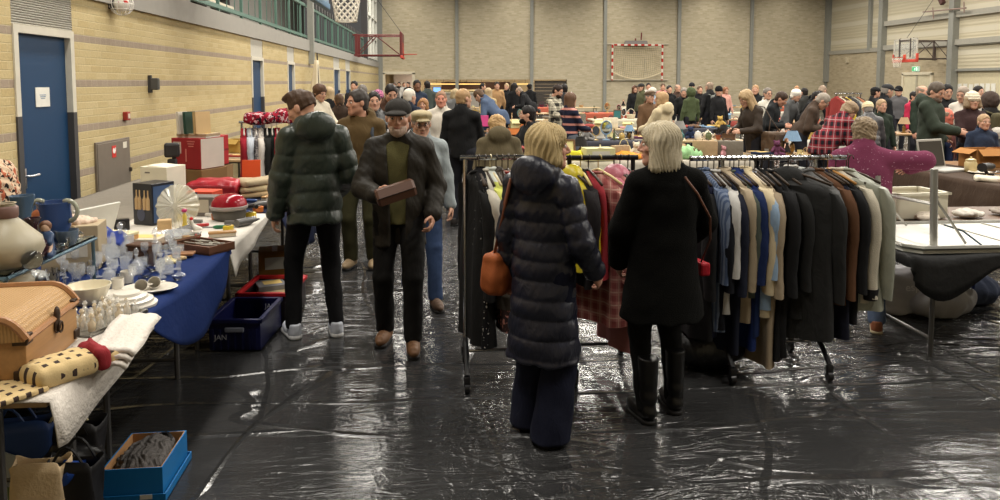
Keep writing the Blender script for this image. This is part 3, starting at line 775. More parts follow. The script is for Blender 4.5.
# ================================================================ PEOPLE
HC = {}
def clampf(x, a, b): return max(a, min(b, x))
def head_arrays(h, fem, fat=0):
    k = ('head', round(h, 4), fem, fat)
    if k in HC: return HC[k]
    j = .92 if fem else 1.0
    fs = [sd_ell((0, -.012, .03), (.075, .095, .086)), (sd_ell((0, .022, -.035), (.060 * j + fat, .070, .082)), .03),
          (sd_cap((-.048 * j, .005, -.062), (-.012, .062, -.098), .022 + fat, .018), .03), (sd_cap((.048 * j, .005, -.062), (.012, .062, -.098), .022 + fat, .018), .03),
          (sd_ell((0, .066, -.098), (.026, .022, .02)), .025),
          (sd_cap((0, .088, .012), (0, .110, -.026), .0075, .0115), .012), (sd_ell((.012, .096, -.033), (.009, .011, .008)), .008), (sd_ell((-.012, .096, -.033), (.009, .011, .008)), .008),
          (sd_cap((-.038, .074, .024), (.038, .074, .024), .011, .011), .016),
          (sd_ell((.044, .056, -.022), (.022, .022, .02)), .02), (sd_ell((-.044, .056, -.022), (.022, .022, .02)), .02),
          (sd_cap((-.017, .084, -.062), (.017, .084, -.062), .008, .008), .012),
          (sd_cap((0, -.022, -.06), (0, -.045, -.185), .052 * j + fat, .062), .03)]
    f = union(fs, .02)
    for s in (-1, 1): f = cut(f, sd_ell((s * .031, .097, .004), (.016, .014, .009)), .012)
    f = cut(f, sd_cap((-.02, .094, -.0625), (.02, .094, -.0625), .002, .002), .006)
    e = union([f, sd_ell((.079, -.012, -.006), (.011, .021, .031)), sd_ell((-.079, -.012, -.006), (.011, .021, .031))], .012)
    HC[k] = sdf_arrays(e, h); return HC[k]
def strand(P, amp, n=42):
    a = np.arctan2(P[:, 0], -P[:, 1] + .02); return amp * np.sin(a * n + 4 * np.sin(P[:, 2] * 23 + a * 3) + 2 * np.sin(P[:, 2] * 9))
def hair_arrays(style, h):
    k = ('hair', style, round(h, 4))
    if k in HC: return HC[k]
    up = sd_plane((0, 0, 1), 0)
    if style in ('short', 'crop', 'fringe', 'quiff', 'balding'):
        g = .006 if style in ('crop', 'quiff') else .011
        fs = [sd_ell((0, -.016, .035), (.077 + g * .6, .099 + g * .8, .088 + g)), (sd_ell((0, -.05, -.03), (.066 + g * .5, .056 + g * .5, .07)), .02)]
        if style == 'quiff': fs.append((sd_ell((0, .03, .105), (.07, .075, .034)), .03))
        f = union(fs, .02)
        f = cut(f, sd_ell((0, .12, -.02), (.086, .078, .112)), .012)
        for s in (-1, 1): f = cut(f, sd_ell((s * .085, .025, -.045), (.03, .04, .055)), .01)
        f = keep(f, sd_plane((0, -.25, -1), .085 if style != 'quiff' else .03))
        if style in ('fringe', 'balding'): f = cut(f, sd_ell((0, .045, .125), (.085, .115, .085)), .01)
        f = warp(f, lambda P: .0035 * sinnoise(P, 42, 3) + .0012 * sinnoise(P, 160, 6))
    elif style in ('bob', 'long', 'medium', 'wavy'):
        L = dict(bob=-.19, medium=-.14, long=-.34, wavy=-.27)[style]; w = .012 if style != 'wavy' else .02
        fs = [sd_ell((0, -.014, .036), (.088 + w * .3, .112, .097)),
              (sd_cap((0, -.035, .02), (0, -.05, L + .07), .094 + w * .5, .09 + w, .82, V3(0, 1, 0)), .03)]
        if style in ('bob', 'medium', 'wavy'):
            for s in (-1, 1): fs.append((sd_cap((s * .072, .012, .02), (s * .082, .02, L + .07), .034, .042), .03))
        f = union(fs, .03)
        f = cut(f, union([sd_ell((0, .125, -.02), (.066, .083, .088)), (sd_cap((0, .10, -.06), (0, .11, -.4), .052, .075), .03)], .02), .014)
        bot = (lambda P: (L + .008 * np.sin(P[:, 0] * 60) + .006 * np.sin(P[:, 1] * 83)) - P[:, 2])
        f = keep(f, bot, .01)
        f = warp(f, lambda P: strand(P, .0035, 34) + .0018 * np.sin(np.arctan2(P[:, 0], -P[:, 1]) * 71 + P[:, 2] * 31) + (.006 if style == 'wavy' else .003) * sinnoise(P, 26, 5))
    elif style in ('curly', 'fluffy'):
        f = union([sd_ell((0, -.02, .045), (.098, .112, .095)), (sd_ell((0, -.055, -.03), (.086, .066, .085)), .03)], .03)
        f = cut(f, sd_ell((0, .125, -.04), (.075, .082, .1)), .012)
        f = keep(f, sd_plane((0, -.15, -1), .1))
        f = warp(f, lambda P: .007 * np.sin(P[:, 0] * 130 + 3 * np.sin(P[:, 2] * 40)) * np.sin(P[:, 1] * 120 + 2) * np.sin(P[:, 2] * 125 + 1) - .002 + .006 * sinnoise(P, 38, 9))
    elif style == 'ponytail':
        f = union([sd_ell((0, -.016, .036), (.083, .105, .094)), (sd_cap((0, -.11, .02), (0, -.15, -.16), .03, .02), .02)], .02)
        f = cut(f, sd_ell((0, .12, -.035), (.09, .08, .105)), .012); f = keep(f, sd_plane((0, -.2, -1), .17)); f = warp(f, lambda P: strand(P, .003, 34))
    elif style == 'beard':
        f = union([sd_ell((0, .03, -.072), (.062, .068, .06)), sd_ell((0, .078, -.09), (.03, .03, .035))], .03)
        f = cut(f, sd_ell((0, .11, -.022), (.05, .07, .034)), .01); f = cut(f, sd_cap((-.016, .1, -.061), (.016, .1, -.061), .013, .013), .006)
        f = keep(f, sd_plane((0, .2, 1), -.036)); f = keep(f, sd_plane((0, -1, 0), .02)); f = warp(f, lambda P: .002 * sinnoise(P, 120, 2))
    elif style == 'cap':
        f = union([sd_ell((0, -.012, .055), (.092, .112, .078))], .01); f = keep(f, sd_plane((0, -.12, -1), -.03))
        vz = sd_ell((0, .135, .04), (.074, .075, .02)); f = union([f, vz], .012)
        f = cut(f, sd_ell((0, .13, .016), (.066, .08, .02)), .004); f = union([f, sd_ell((0, -.01, .135), (.012, .012, .007))], .004)
    elif style == 'flatcap':
        f = union([sd_ell((0, -.006, .075), (.1, .128, .05), np.array(Matrix.Rotation(.22, 3, 'X'))), (sd_ell((0, -.01, .05), (.09, .108, .06)), .02), (sd_ell((0, .115, .05), (.06, .04, .012)), .01)], .02)
        f = keep(f, sd_plane((0, -.05, -1), -.03)); f = warp(f, lambda P: .003 * sinnoise(P, 35, 4))
    elif style in ('beanie', 'knit'):
        f = union([sd_ell((0, -.014, .062), (.094, .115, .09)), (sd_cap((0, -.004, .035), (0, -.012, .045), .098, .098, 1.18, V3(0, 1, 0)), .01)], .015)
        f = keep(f, sd_plane((0, -.1, -1), -.006)); f = warp(f, lambda P: .002 * np.sin(np.arctan2(P[:, 0], P[:, 1]) * 36) + (.004 * np.sin(P[:, 2] * 150) if style == 'knit' else 0))
    elif style == 'hoodup':
        f = sd_ell((0, -.03, .01), (.118, .14, .15)); f = cut(f, sd_ell((0, .14, -.02), (.078, .13, .11)), .02); f = warp(f, lambda P: .004 * sinnoise(P, 30, 6))
    HC[k] = sdf_arrays(f, h); return HC[k]
def hand_arrays(h, curl, spread=0):
    k = ('hand', round(h, 4), curl, spread)
    if k in HC: return HC[k]
    fs = [sd_ell((0, 0, .048), (.039, .015, .052)), (sd_cap((0, 0, -.03), (0, 0, .03), .026, .03, .72, V3(0, 1, 0)), .02)]
    for i, (L, xx) in enumerate(((.066, .029), (.076, .010), (.070, -.010), (.054, -.028))):
        p = V3(xx, 0, .088 - abs(i - 1.2) * .004); a = .12 + spread * (1.2 - i) * .0; c = curl * (1 + .12 * i)
        r = .0088 - .0005 * i; sx = (1.2 - i) * -.10 * spread
        for q, fr in enumerate((.45, .32, .23)):
            a += c * (.7 if q == 0 else 1.0); d = V3(math.sin(sx) * -1, math.sin(a), math.cos(a)); n = p + d * L * fr
            fs.append((sd_cap(p, n, r, r * .9), .004)); p = n; r *= .92
    a0 = V3(.030, .004, .022); a1 = a0 + V3(.030, .014, .028); a2 = a1 + V3(.010, .012 + .014 * curl, .026); a3 = a2 + V3(-.002, .012 * curl, .02)
    fs += [(sd_cap(a0, a1, .013, .0105), .01), (sd_cap(a1, a2, .0105, .0095), .004), (sd_cap(a2, a3, .0095, .008), .004)]
    HC[k] = sdf_arrays(union(fs, .006), h); return HC[k]
def shoe_arrays(kind, h):
    k = ('shoe', kind, round(h, 4))
    if k in HC: return HC[k]
    if kind == 'boot':
        f = union([sd_ell((0, .055, .045), (.045, .125, .05)), (sd_cap((0, -.035, .06), (0, -.03, .40), .045, .058, 1.15, V3(0, 1, 0)), .03)], .02)
        f = warp(f, lambda P: .004 * np.sin(P[:, 2] * 70 + 12 * P[:, 0]) * np.clip((.3 - P[:, 2]) * 5, 0, 1)); f = keep(f, sd_plane((0, 0, 1), .385), .006)
    elif kind == 'hike':
        f = union([sd_ell((0, .055, .045), (.047, .128, .052)), (sd_cap((0, -.04, .05), (0, -.035, .14), .046, .05), .03)], .02)
        f = keep(f, sd_plane((0, 0, 1), .155), .006); f = warp(f, lambda P: .003 * np.sin(P[:, 1] * 160) * (np.abs(P[:, 0]) < .025) * (P[:, 2] > .06))
    else:
        f = union([sd_ell((0, .055, .04), (.045, .128, .048)), (sd_cap((0, -.045, .04), (0, -.045, .085), .042, .042), .03)], .02)
        f = keep(f, sd_plane((0, 0, 1), .105), .006); f = warp(f, lambda P: .003 * np.sin(P[:, 1] * 160) * (np.abs(P[:, 0]) < .02) * (P[:, 2] > .05))
    f = keep(f, sd_plane((0, 0, -1), -.018), .004)
    s = union([sd_cap((0, -.045, .012), (0, .13, .012), .046, .044)], .01)
    hh = .034 if kind == 'sneaker' else .024
    s = keep(keep(s, sd_plane((0, 0, 1), hh), .004), sd_plane((0, 0, -1), 0), .003)
    HC[k] = (sdf_arrays(f, h), sdf_arrays(s, h)); return HC[k]
def xform(arr, Rm, c, flip=False):
    P, Q = arr; return P @ np.array(Rm).T + np.array(c), (Q[:, ::-1] if flip else Q)
def ik(a, t, l1, l2, hint):
    a, t = Vector(a), Vector(t); d = t - a; L = d.length; m = (l1 + l2) * .998
    if L > m: t = a + d * (m / L); d = t - a; L = m
    u = d.normalized(); h = Vector(hint); h = (h - u * h.dot(u)).normalized()
    x = (l1 * l1 - l2 * l2 + L * L) / (2 * L); y = math.sqrt(max(l1 * l1 - x * x, 0))
    return a + u * x + h * y, t
ARMS = dict(down=(.26, .04, .84), pocket=(.235, .10, .93), front=(.13, .33, 1.08), reach=(.17, .50, 1.0), low=(.16, .40, .92), high=(.12, .36, 1.25), cross=(-.05, .24, 1.16), phone=(.05, .30, 1.22), hip=(.22, .1, 1.0), swing=(.25, .2, .86), back=(.25, -.12, .87), table=(.2, .46, .80), fwd=(.2, .44, 1.16), lap=(.12, .3, .75))
PEOPLE = []
def person(label, px, py, Y, face=180, H=1.72, fem=False, lean=0, pitch=0, yaw=0, arms=('down', 'down'), legs='stand', top=None, pants=((40, 40, 46), 0), shoes=('shoe', (40, 36, 34)),
           hair=('short', (60, 46, 36)), hat=None, tone=(198, 152, 128), beard=None, glasses=False, feet=None, child=False, q=1.0, curl=.5, group=None, smax_=1.13, build=1.0, inner=None, eyes=True):
    top = dict(dict(c=(40, 40, 44), kind='cloth', hem=.86, fat=None, hood=False, open=0, mat=None, quilt=0, collar=True, flare=0), **(top or {}))
    hv = clampf(.95 * Y / F * q, .0042, .016); bv = clampf(1.5 * Y / F * q, .009, .028)
    sg = legs == 'sit'
    hipz = .50 if sg else .92
    fem_w = .93 if fem else 1.0
    dz = hipz - .92
    LM = Matrix.Translation((0, 0, hipz)) @ Matrix.Rotation(-R(lean), 4, 'X') @ Matrix.Translation((0, 0, -.92))
    T = lambda x, y, z: LM @ Vector((x, y, z))
    LR = LM.to_3x3(); fwd = np.array(LR @ Vector((0, 1, 0)))
    neck = T(0, -.03, 1.45); shw = .168 * fem_w * (.5 + .5 * build)
    Rh = LR @ Matrix.Rotation(R(yaw), 3, 'Z') @ Matrix.Rotation(-R(pitch), 3, 'X')
    hc = neck + LR @ Vector((0, .005, .02)) + Rh @ Vector((0, .04, .135))
    # hats and hair decide the top point
    topz = (hc + Rh @ Vector((0, -.01, .122 if hat is None else .14))).z
    W = PY(px, py, Y); s = clampf(W.z / topz, .55 if child else .86, smax_)
    fz = R(face); RZ = Matrix.Rotation(fz, 3, 'Z')
    loc = Vector((W.x, W.y, 0)) - RZ @ Vector((hc.x, hc.y, 0)) * s
    e = empty('person', loc, fz, label, 'person', group); e.scale = (s, s, s)
    V = lambda v: np.array(v)
    # ---- legs
    fpos = feet or {'stand': ((-.11, .0), (.11, .02)), 'walk': ((-.09, .26), (.1, -.26)), 'walk2': ((-.1, -.22), (.09, .24)), 'sit': ((-.13, .42), (.13, .42)), 'step': ((-.12, .1), (.12, -.12))}[legs]
    L = []
    for i, sx in enumerate((-1, 1)):
        hip = Vector((sx * .09, 0, hipz)); fx, fy = fpos[i][0], fpos[i][1]; lift = fpos[i][2] if len(fpos[i]) > 2 else 0
        an = Vector((fx, fy - .02, .09 + lift)); kn, an = ik(hip, an, .43, .42, (sx * .1, 1, .05 if not sg else 1)); L.append((hip, kn, an, fx, fy, lift))
    # ---- arms
    A = []
    for i, sx in enumerate((-1, 1)):
        a = arms[i]; sh = T(sx * shw, -.03, 1.385)
        if isinstance(a, str):
            t = Vector(ARMS[a]); t.x *= sx; t.z += dz
            if a in ('down', 'pocket', 'swing', 'back', 'hip') and lean: t = t + (LM @ Vector((0, 0, 1.4)) - Vector((0, 0, 1.4 + dz))) * (.9 if a == 'down' else .4)
            hint = (sx * .45, -1, -.25) if a != 'cross' else (sx * .8, .1, -.8)
        else: t = Vector(a[:3]); hint = a[3] if len(a) > 3 else (sx * .45, -1, -.25)
        el, wr = ik(sh, t, .285, .25, hint); A.append((sh, el, wr, a))
    # ---- body: one continuous surface
    lo, hi = T(0, 0, .96), T(0, .0, 1.24)
    bs = [sd_cap(V(lo), V(hi), .135 * build, .14 * build, .66, fwd), (sd_cap(V(A[0][0]), V(A[1][0]), .05, .05), .06), (sd_cap(V(T(0, -.02, 1.36)), V(neck + LR @ Vector((0, .01, .05))), .075, .052), .05)]
    for sh, el, wr, _ in A: bs += [(sd_cap(V(sh), V(el), .046, .037), .03), (sd_cap(V(el), V(wr), .037, .026), .02)]
    for hip, kn, an, *_ in L: bs += [(sd_cap(V(hip), V(kn), .075, .05), .05), (sd_cap(V(kn), V(an), .05, .036), .03), (sd_ell((an.x, an.y + .06, an.z - .045), (.035, .1, .032)), .03)]
    parts = [sdf_arrays(union(bs), max(bv, .014))]
    parts.append(xform(head_arrays(hv, fem), Rh, hc))
    for i, sx in enumerate((-1, 1)):
        sh, el, wr, a = A[i]; z = (wr - el).normalized()
        th = Vector((0, 1, 0)) if abs(z.y) < .8 else Vector((-sx * .6, 0, 1)); 
        if not isinstance(a, str) and len(a) > 4: th = Vector(a[4])
        x = (th - z * th.dot(z)).normalized(); y = z.cross(x) * (1 if sx < 0 else -1)
        cl = a[5] if (not isinstance(a, str) and len(a) > 5) else curl
        hm = Matrix(((x.x, y.x, z.x), (x.y, y.y, z.y), (x.z, y.z, z.z)))
        parts.append(xform(hand_arrays(clampf(hv * .9, .0042, .009), cl), np.array(hm) * .98, wr + z * .005, flip=sx > 0))
    link('body', mesh_arrays('body', parts), skin(tone), e)
    # ---- face
    def hpt(x, y, z): return hc + Rh @ Vector((x, y, z))
    HM = Matrix.Translation(hc) @ Rh.to_4x4()
    def hl(name, arr, m, par=e): 
        return link(name, mesh_arrays(name, [xform(arr, Rh, hc)]), m, par)
    facecam = abs(((face + yaw) % 360) - 180) < 115
    if eyes and facecam and Y < 17:
        for sx in (-1, 1):
            bm = B(); ball(bm, (0, 0, 0), .0108, 1 if Y < 9 else 0)
            o = link('eye', bm, [mat((226, 218, 208), .2, var=0, name='eye_white'), mat((44, 34, 28), .15, var=0, name='iris')], e, hpt(sx * .031, .0805, .003), smooth=True); o.rotation_euler = Rh.to_euler()
            for f in o.data.polygons:
                if f.normal.y > .72: f.material_index = 1
            bm = B(); tube(bm, [hpt(sx * .016, .0925, .022), hpt(sx * .032, .0905, .027), hpt(sx * .047, .080, .021)], [.003, .0036, .002], 5); link('eyebrow', bm, mat(tuple(int(c * .8) for c in hair[1]), .8, name='hair'), e)
        bm = B(); tube(bm, [hpt(-.021, .0875, -.0625), hpt(-.008, .0935, -.061), hpt(0, .094, -.062), hpt(.008, .0935, -.061), hpt(.021, .0875, -.0625)], [.002, .0036, .0034, .0036, .002], 6); link('mouth', bm, mat((168, 104, 94) if not fem else (176, 92, 90), .5, name='lips'), e)
    if hair[0]: hl('hair', hair_arrays(hair[0], max(hv * .8, .004)), mat(hair[1], .55, 0, .3, .28, .3, 130, 'hair'))
    if beard: hl('beard', hair_arrays('beard', max(hv * .8, .004)), mat(beard, .8, 0, .2, .2, .5, 220, 'hair'))
    if hat: hl('cap' if 'cap' in hat[0] else 'hood' if hat[0] == 'hoodup' else 'knit_hat', hair_arrays(hat[0], max(hv * .8, .004)), cloth(hat[1], 'knit' if hat[0] in ('knit', 'beanie') else 'cloth') if not isinstance(hat[1], bpy.types.Material) else hat[1])
    if glasses:
        bm = B()
        for sx in (-1, 1):
            tube(bm, [hpt(sx * .033 + .021 * math.cos(a), .1005, .002 + .016 * math.sin(a)) for a in np.linspace(0, 2 * PI, 17)[:-1]], .0018, 5, closed=True)
            tube(bm, [hpt(sx * .055, .099, .006), hpt(sx * .08, .03, .008), hpt(sx * .082, -.01, .006)], .0016, 5)
        tube(bm, [hpt(-.012, .101, .006), hpt(.012, .101, .006)], .0016, 5); link('glasses', bm, mat((40, 34, 32), .4, name='spectacle_frame'), e)
    # ---- shoes
    for i in range(2):
        hip, kn, an, fx, fy, lift = L[i]; up, so = shoe_arrays(shoes[0], max(hv, .006)); sx = (-1, 1)[i]
        Rf = Matrix.Rotation(-sx * .12, 3, 'Z') @ Matrix.Rotation(-lift * 2.2, 3, 'X'); c = (fx, fy, lift)
        o = link('boot' if shoes[0] in ('boot', 'hike') else 'shoe', mesh_arrays('shoe', [xform(up, Rf, c)]), mat(shoes[1], .35 if shoes[0] == 'boot' else .6, 0, .5, .1, .15, 60, 'shoe_leather'), e)
        link('sole', mesh_arrays('sole', [xform(so, Rf, c)]), mat(shoes[2] if len(shoes) > 2 else (26, 24, 23), .7, name='rubber'), o)
    # ---- trousers
    pc, wide = pants[0], pants[1]
    ps = [sd_cap((-.05, 0, hipz + .03), (.05, 0, hipz + .03), .125 * build, .125 * build, .85, V3(0, 1, 0))]
    for hip, kn, an, *_ in L:
        ps += [(sd_cap(V(hip), V(kn), .094 * build, .068 + wide * .5), .03), (sd_cap(V(kn), V(an) + V3(0, 0, -.02 if wide < .03 else -.16), .068 + wide * .5, .058 + wide), .02)]
    pf = union(ps); pf = warp(pf, lambda P: .005 * sinnoise(P * V3(1, 1, .6), 30, 11))
    pf = keep(pf, lambda P: (.07 if wide < .03 else .02) - P[:, 2] + (0 if not L[0][5] and not L[1][5] else -.3), .01)
    pm = pants[2] if len(pants) > 2 and pants[2] else cloth(pc, 'denim')
    blob('trousers', pf, bv, pm, e)
    # ---- top
    fat = top['fat'] if top['fat'] is not None else dict(puffer=.042, cloth=.026, leather=.03, knit=.02, fleece=.032, denim=.024, silk=.018, fur=.04)[top['kind']]
    qz = (top['quilt'], .019) if top['quilt'] else None
    hem = top['hem']; wr_ = .175 * fem_w * build
    ts = [sd_cap(V(T(0, 0, 1.0)), V(T(0, 0, 1.27)), .128 * build + fat, .145 * build * (fem_w * .5 + .5) + fat, .70, fwd, qz), (sd_cap(V(A[0][0]), V(A[1][0]), .046 + fat * .5, .046 + fat * .5), .05),
          (sd_cap(V(A[0][0]), V(T(-.04, -.03, 1.455)), .046 + fat * .45, .04 + fat * .4), .04), (sd_cap(V(A[1][0]), V(T(.04, -.03, 1.455)), .046 + fat * .45, .04 + fat * .4), .04),
          (sd_cap(V(T(0, -.03, 1.38)), V(neck + LR @ Vector((0, 0, .015))), .085 + fat * .4, .066 + fat * .3), .05)]
    if hem < .97:
        fl = top['flare']; ts.append((sd_cap((0, 0, 1.0 + dz), (0, .0 if not lean else -.02, hem + dz), .128 * build + fat, .142 * build + fat + fl, .76, V3(0, 1, 0), (top['quilt'], .019) if top['quilt'] else None), .04))
    tf = union(ts)
    if hem < .97: tf = keep(tf, lambda P: hem + dz - P[:, 2] + .006 * np.sin(P[:, 0] * 40), .012)
    aq = (top['quilt'] * .85, .014) if top['quilt'] else None
    ss = []
    for sh, el, wr, _ in A:
        d = (Vector(wr) - Vector(el)).normalized() * (-.012 if top.get('short') is None else -.25)
        ss.append(union([sd_cap(V(sh), V(el), .047 + fat * .58, .043 + fat * .72, quilt=aq), (sd_cap(V(el), V(wr + d), .043 + fat * .72, .033 + fat * .62, quilt=aq), .02)]))
    tf = union([tf] + ss, .018)
    if top['hood'] and top['hood'] != 'up':
        tf = union([tf, sd_ell(V(neck + LR @ Vector((0, -.098, .012))), (.128, .066, .105), np.array(LR)), sd_cap(V(neck + LR @ Vector((-.085, -.02, .035))), V(neck + LR @ Vector((.085, -.02, .035))), .045, .045)], .04)
    elif top['collar']:
        ring = sd_cap(V(neck + LR @ Vector((0, -.005, -.02))), V(neck + LR @ Vector((0, .01, .07 if not top['open'] else .012))), .088, .084); tf = union([tf, ring], .02)
    tf = cut(tf, sd_cap(V(neck + LR @ Vector((0, .01, .025))), V(neck + LR @ Vector((0, .04, .22))), .064, .085), .012)
    amp = dict(puffer=.006, cloth=.006, leather=.007, knit=.003, fleece=.004, denim=.006, silk=.006, fur=.008)[top['kind']]
    fr = 26 if top['kind'] != 'fur' else 60
    base = tf; tf = warp(base, lambda P: amp * sinnoise(P * V3(1, 1, .8), fr, 21))
    if top['open']:
        w = top['open']; lw = np.array(LR)
        def wedge(P):
            qv = (P - np.array(T(0, 0, 1.2))) @ lw
            return np.maximum(np.abs(qv[:, 0]) - (w * (.75 + .3 * np.clip(qv[:, 2] * 2, -.5, 1.0))), -(qv[:, 1] - .06))
        tf = cut(tf, wedge, .012)
    tm = top['mat'] or cloth(top['c'], top['kind'])
    blob('coat' if hem < .8 else 'jacket' if top['kind'] in ('puffer', 'leather', 'cloth', 'denim', 'fur', 'fleece') else 'sweater', tf, bv, tm, e)
    if inner:
        f2 = max(fat - .022, .004)
        is_ = [sd_cap(V(T(0, .0, .98)), V(T(0, 0, 1.28)), .135 * build + f2, .145 * build + f2, .68, fwd), (sd_cap(V(T(0, 0, .98)), V(T(0, 0, .88)), .135 * build + f2, .135 * build + f2, .74, fwd), .03), (sd_cap(V(T(-.12, -.02, 1.39)), V(T(.12, -.02, 1.39)), .052, .052), .06), (sd_cap(V(T(0, -.02, 1.38)), V(neck + LR @ Vector((0, .006, .03))), .082, .068), .04)]
        fi = warp(union(is_), lambda P: .004 * sinnoise(P, 24, 8)); fi = cut(fi, sd_cap(V(neck + LR @ Vector((0, .012, .04))), V(neck + LR @ Vector((0, .06, .22))), .055, .085), .01); fi = keep(fi, lambda P: .87 + dz - P[:, 2])
        blob('sweater' if inner[1] == 'knit' else 'shirt', fi, bv, cloth(inner[0], inner[1]), e)
    ctx = dict(e=e, hc=hc, Rh=Rh, A=A, L=L, T=T, neck=neck, LR=LR, s=s, RZ=RZ, loc=loc, hpt=hpt, hv=hv, bv=bv)
    ctx['w'] = lambda v: loc + (RZ @ Vector(v)) * s
    PEOPLE.append(ctx); return ctx
# ---------------------------------------------------------------- the people nearest the camera
P1 = person('young man in glossy dark green puffer jacket seen from behind at the blue table', 301, 92, 5.3, face=22, lean=2, pitch=22, yaw=48, arms=('down', (.21, .18, .98)), legs='step', feet=((-.16, .02), (.12, -.06)),
    top=dict(c=(44, 52, 44), kind='puffer', hem=.80, hood=True, quilt=.135, fat=.048), pants=((17, 17, 19), -.006), shoes=('sneaker', (196, 200, 210), (216, 216, 216)), hair=('quiff', (74, 54, 40)), tone=(196, 148, 122))
P2 = person('man with grey temples in olive brown anorak looking aside in the aisle', 357, 90, 7.2, face=172, yaw=-48, arms=('down', 'down'), legs='stand', top=dict(c=(88, 70, 42), kind='cloth', hem=.80, hood=True), pants=((52, 50, 30), .012), shoes=('hike', (150, 128, 98)), hair=('short', (62, 56, 52)), tone=(190, 140, 114))
P3 = person('elderly man in dark cap and waxed jacket walking up the aisle with a wooden box', 398, 97, 5.0, face=177, legs='walk', feet=((-.1, .16), (.12, -.06)), pitch=4, arms=('pocket', (.12, .27, 1.10, (.7, -.8, -.3), (.2, .3, 1), .9)),
    top=dict(c=(38, 34, 28), kind='leather', hem=.72, open=.085, fat=.045), inner=((84, 80, 50), 'knit'), pants=((24, 23, 22), .006), shoes=('hike', (112, 78, 50), (30, 27, 25)), hair=('fringe', (170, 160, 150)), hat=('cap', (46, 43, 40)), beard=(186, 162, 146), tone=(198, 150, 126))
P4 = person('man in pale denim jacket and beige flat cap half hidden behind the capped man', 421, 108, 6.0, face=188, pitch=8, arms=('down', 'down'), legs='walk', top=dict(c=(150, 158, 160), kind='denim', hem=.84, fat=.034), pants=((46, 62, 92), .004), shoes=('hike', (90, 70, 56)), hair=('fringe', (160, 150, 140)), hat=('flatcap', (178, 164, 132)), glasses=True, build=1.08)
P5 = person('woman with blond bob in long navy quilted coat seen from behind', 549, 124, 3.62, face=-38, yaw=-52, pitch=0, fem=True, arms=('down', (.25, .13, .92)), legs='stand', feet=((-.12, .06), (.08, -.06)),
    top=dict(c=(28, 30, 44), kind='puffer', hem=.44, hood=True, quilt=.105, fat=.04, flare=.035), pants=((22, 25, 42), .055), shoes=('shoe', (20, 20, 26)), hair=('medium', (190, 168, 124)), tone=(204, 152, 130), smax_=1.05)
P6 = person('woman with straight silver blond hair in black coat and tall boots seen from behind', 659, 123, 3.78, face=10, yaw=64, pitch=2, fem=True, arms=((-.2, .16, .90, (-1, -.5, -.2)), (.2, .2, .96, (1, -.5, -.2))), legs='stand', feet=((-.11, -.02), (.11, .06)),
    top=dict(c=(16, 16, 15), kind='fleece', hem=.60, fat=.05, flare=.05), pants=((14, 14, 14), -.004), shoes=('boot', (18, 17, 17)), hair=('bob', (196, 184, 158)), tone=(206, 156, 136), build=1.1, smax_=1.05)
P7 = person('short haired woman in speckled pink knit sweater lifting an arm over the white table', 865, 119, 5.3, face=-22, lean=3, yaw=-10, pitch=8, fem=True, arms=((-.24, .16, .94), (.40, .26, 1.30, (1, -.2, .1))), legs='walk', top=dict(c=(150, 58, 100), kind='knit', hem=.84, fat=.05, mat=spotted((118, 56, 82), (190, 150, 168), 55, .68, 'speckled_knit')), pants=((86, 100, 126), .01), shoes=('shoe', (140, 84, 56), (186, 170, 140)), hair=('curly', (138, 120, 96)), build=1.3)
bm = B(); hp_ = P3['neck']   # white shirt collar of the capped man
for s in (-1, 1):
    q = [hp_ + P3['LR'] @ Vector(v) for v in ((s * .012, .082, .012), (s * .066, .052, .055), (s * .078, .01, .07), (s * .082, .02, .03), (s * .055, .085, -.03))]
    bm.faces.new([bm.verts.new(v) for v in q])
o = link('shirt_collar', bm, cloth((206, 204, 206)), P3['e']); solidify(o, .006)
# ================================================================ ITEM LIBRARY
PROTO = {}
def walk(o):
    yield o
    for c in o.children: yield from walk(c)
LIB = {}
def kind(fn): LIB[fn.__name__] = fn; return fn
def hold(name): return empty(name, (0, 0, -50))
def mk(name, bm, m, par=None, sm=35): return link(name, bm, m, par, (0, 0, 0) if par else (0, 0, -50), smooth=sm)
DEF = mat((150, 140, 125), .6)
DARK = mat((40, 38, 38), .5, name='dark_plastic')
def openbox(bm, s, t=.008):
    x, y, z = s
    box(bm, (0, 0, t / 2), (x, y, t))
    for q in (-1, 1): box(bm, (q * (x - t) / 2, 0, z / 2), (t, y, z)); box(bm, (0, q * (y - t) / 2, z / 2), (x - 2 * t, t, z))
@kind
def cardboard_box():
    e = hold('cardboard_box'); bm = B(); openbox(bm, (.4, .3, .26)); a = mk('body', bm, DEF, e, None); T = [a]
    for s in (-1, 1):
        bm = B(); box(bm, (s * .25, 0, .235), (.13, .29, .006), roty(s * .5)); T.append(mk('flap', bm, DEF, e, None))
        bm = B(); box(bm, (0, s * .19, .225), (.37, .12, .006), rotx(-s * .8)); T.append(mk('flap', bm, DEF, e, None))
    return e, T
@kind
def packing_carton():
    e = hold('packing_carton'); bm = B(); box(bm, (0, 0, .15), (.36, .26, .3), bev=.006); a = mk('body', bm, DEF, e, None)
    bm = B(); box(bm, (0, 0, .3005), (.06, .262, .002)); mk('tape', bm, mat((176, 150, 110), .4, name='tape'), e, None)
    bm = B(); box(bm, (0, -.1305, .16), (.22, .002, .14)); mk('label', bm, mat((206, 200, 186), .7, name='paper'), e, None); return e, [a]
@kind
def plastic_crate():
    e = hold('plastic_crate'); bm = B(); openbox(bm, (.4, .3, .2), .01)
    a = mk('body', bm, DEF, e, None); bm = B()
    for s in (-1, 1): box(bm, (s * .2, 0, .195), (.03, .33, .02)); box(bm, (0, s * .15, .195), (.43, .03, .02))
    b = mk('rim', bm, DEF, e, None); return e, [a, b]
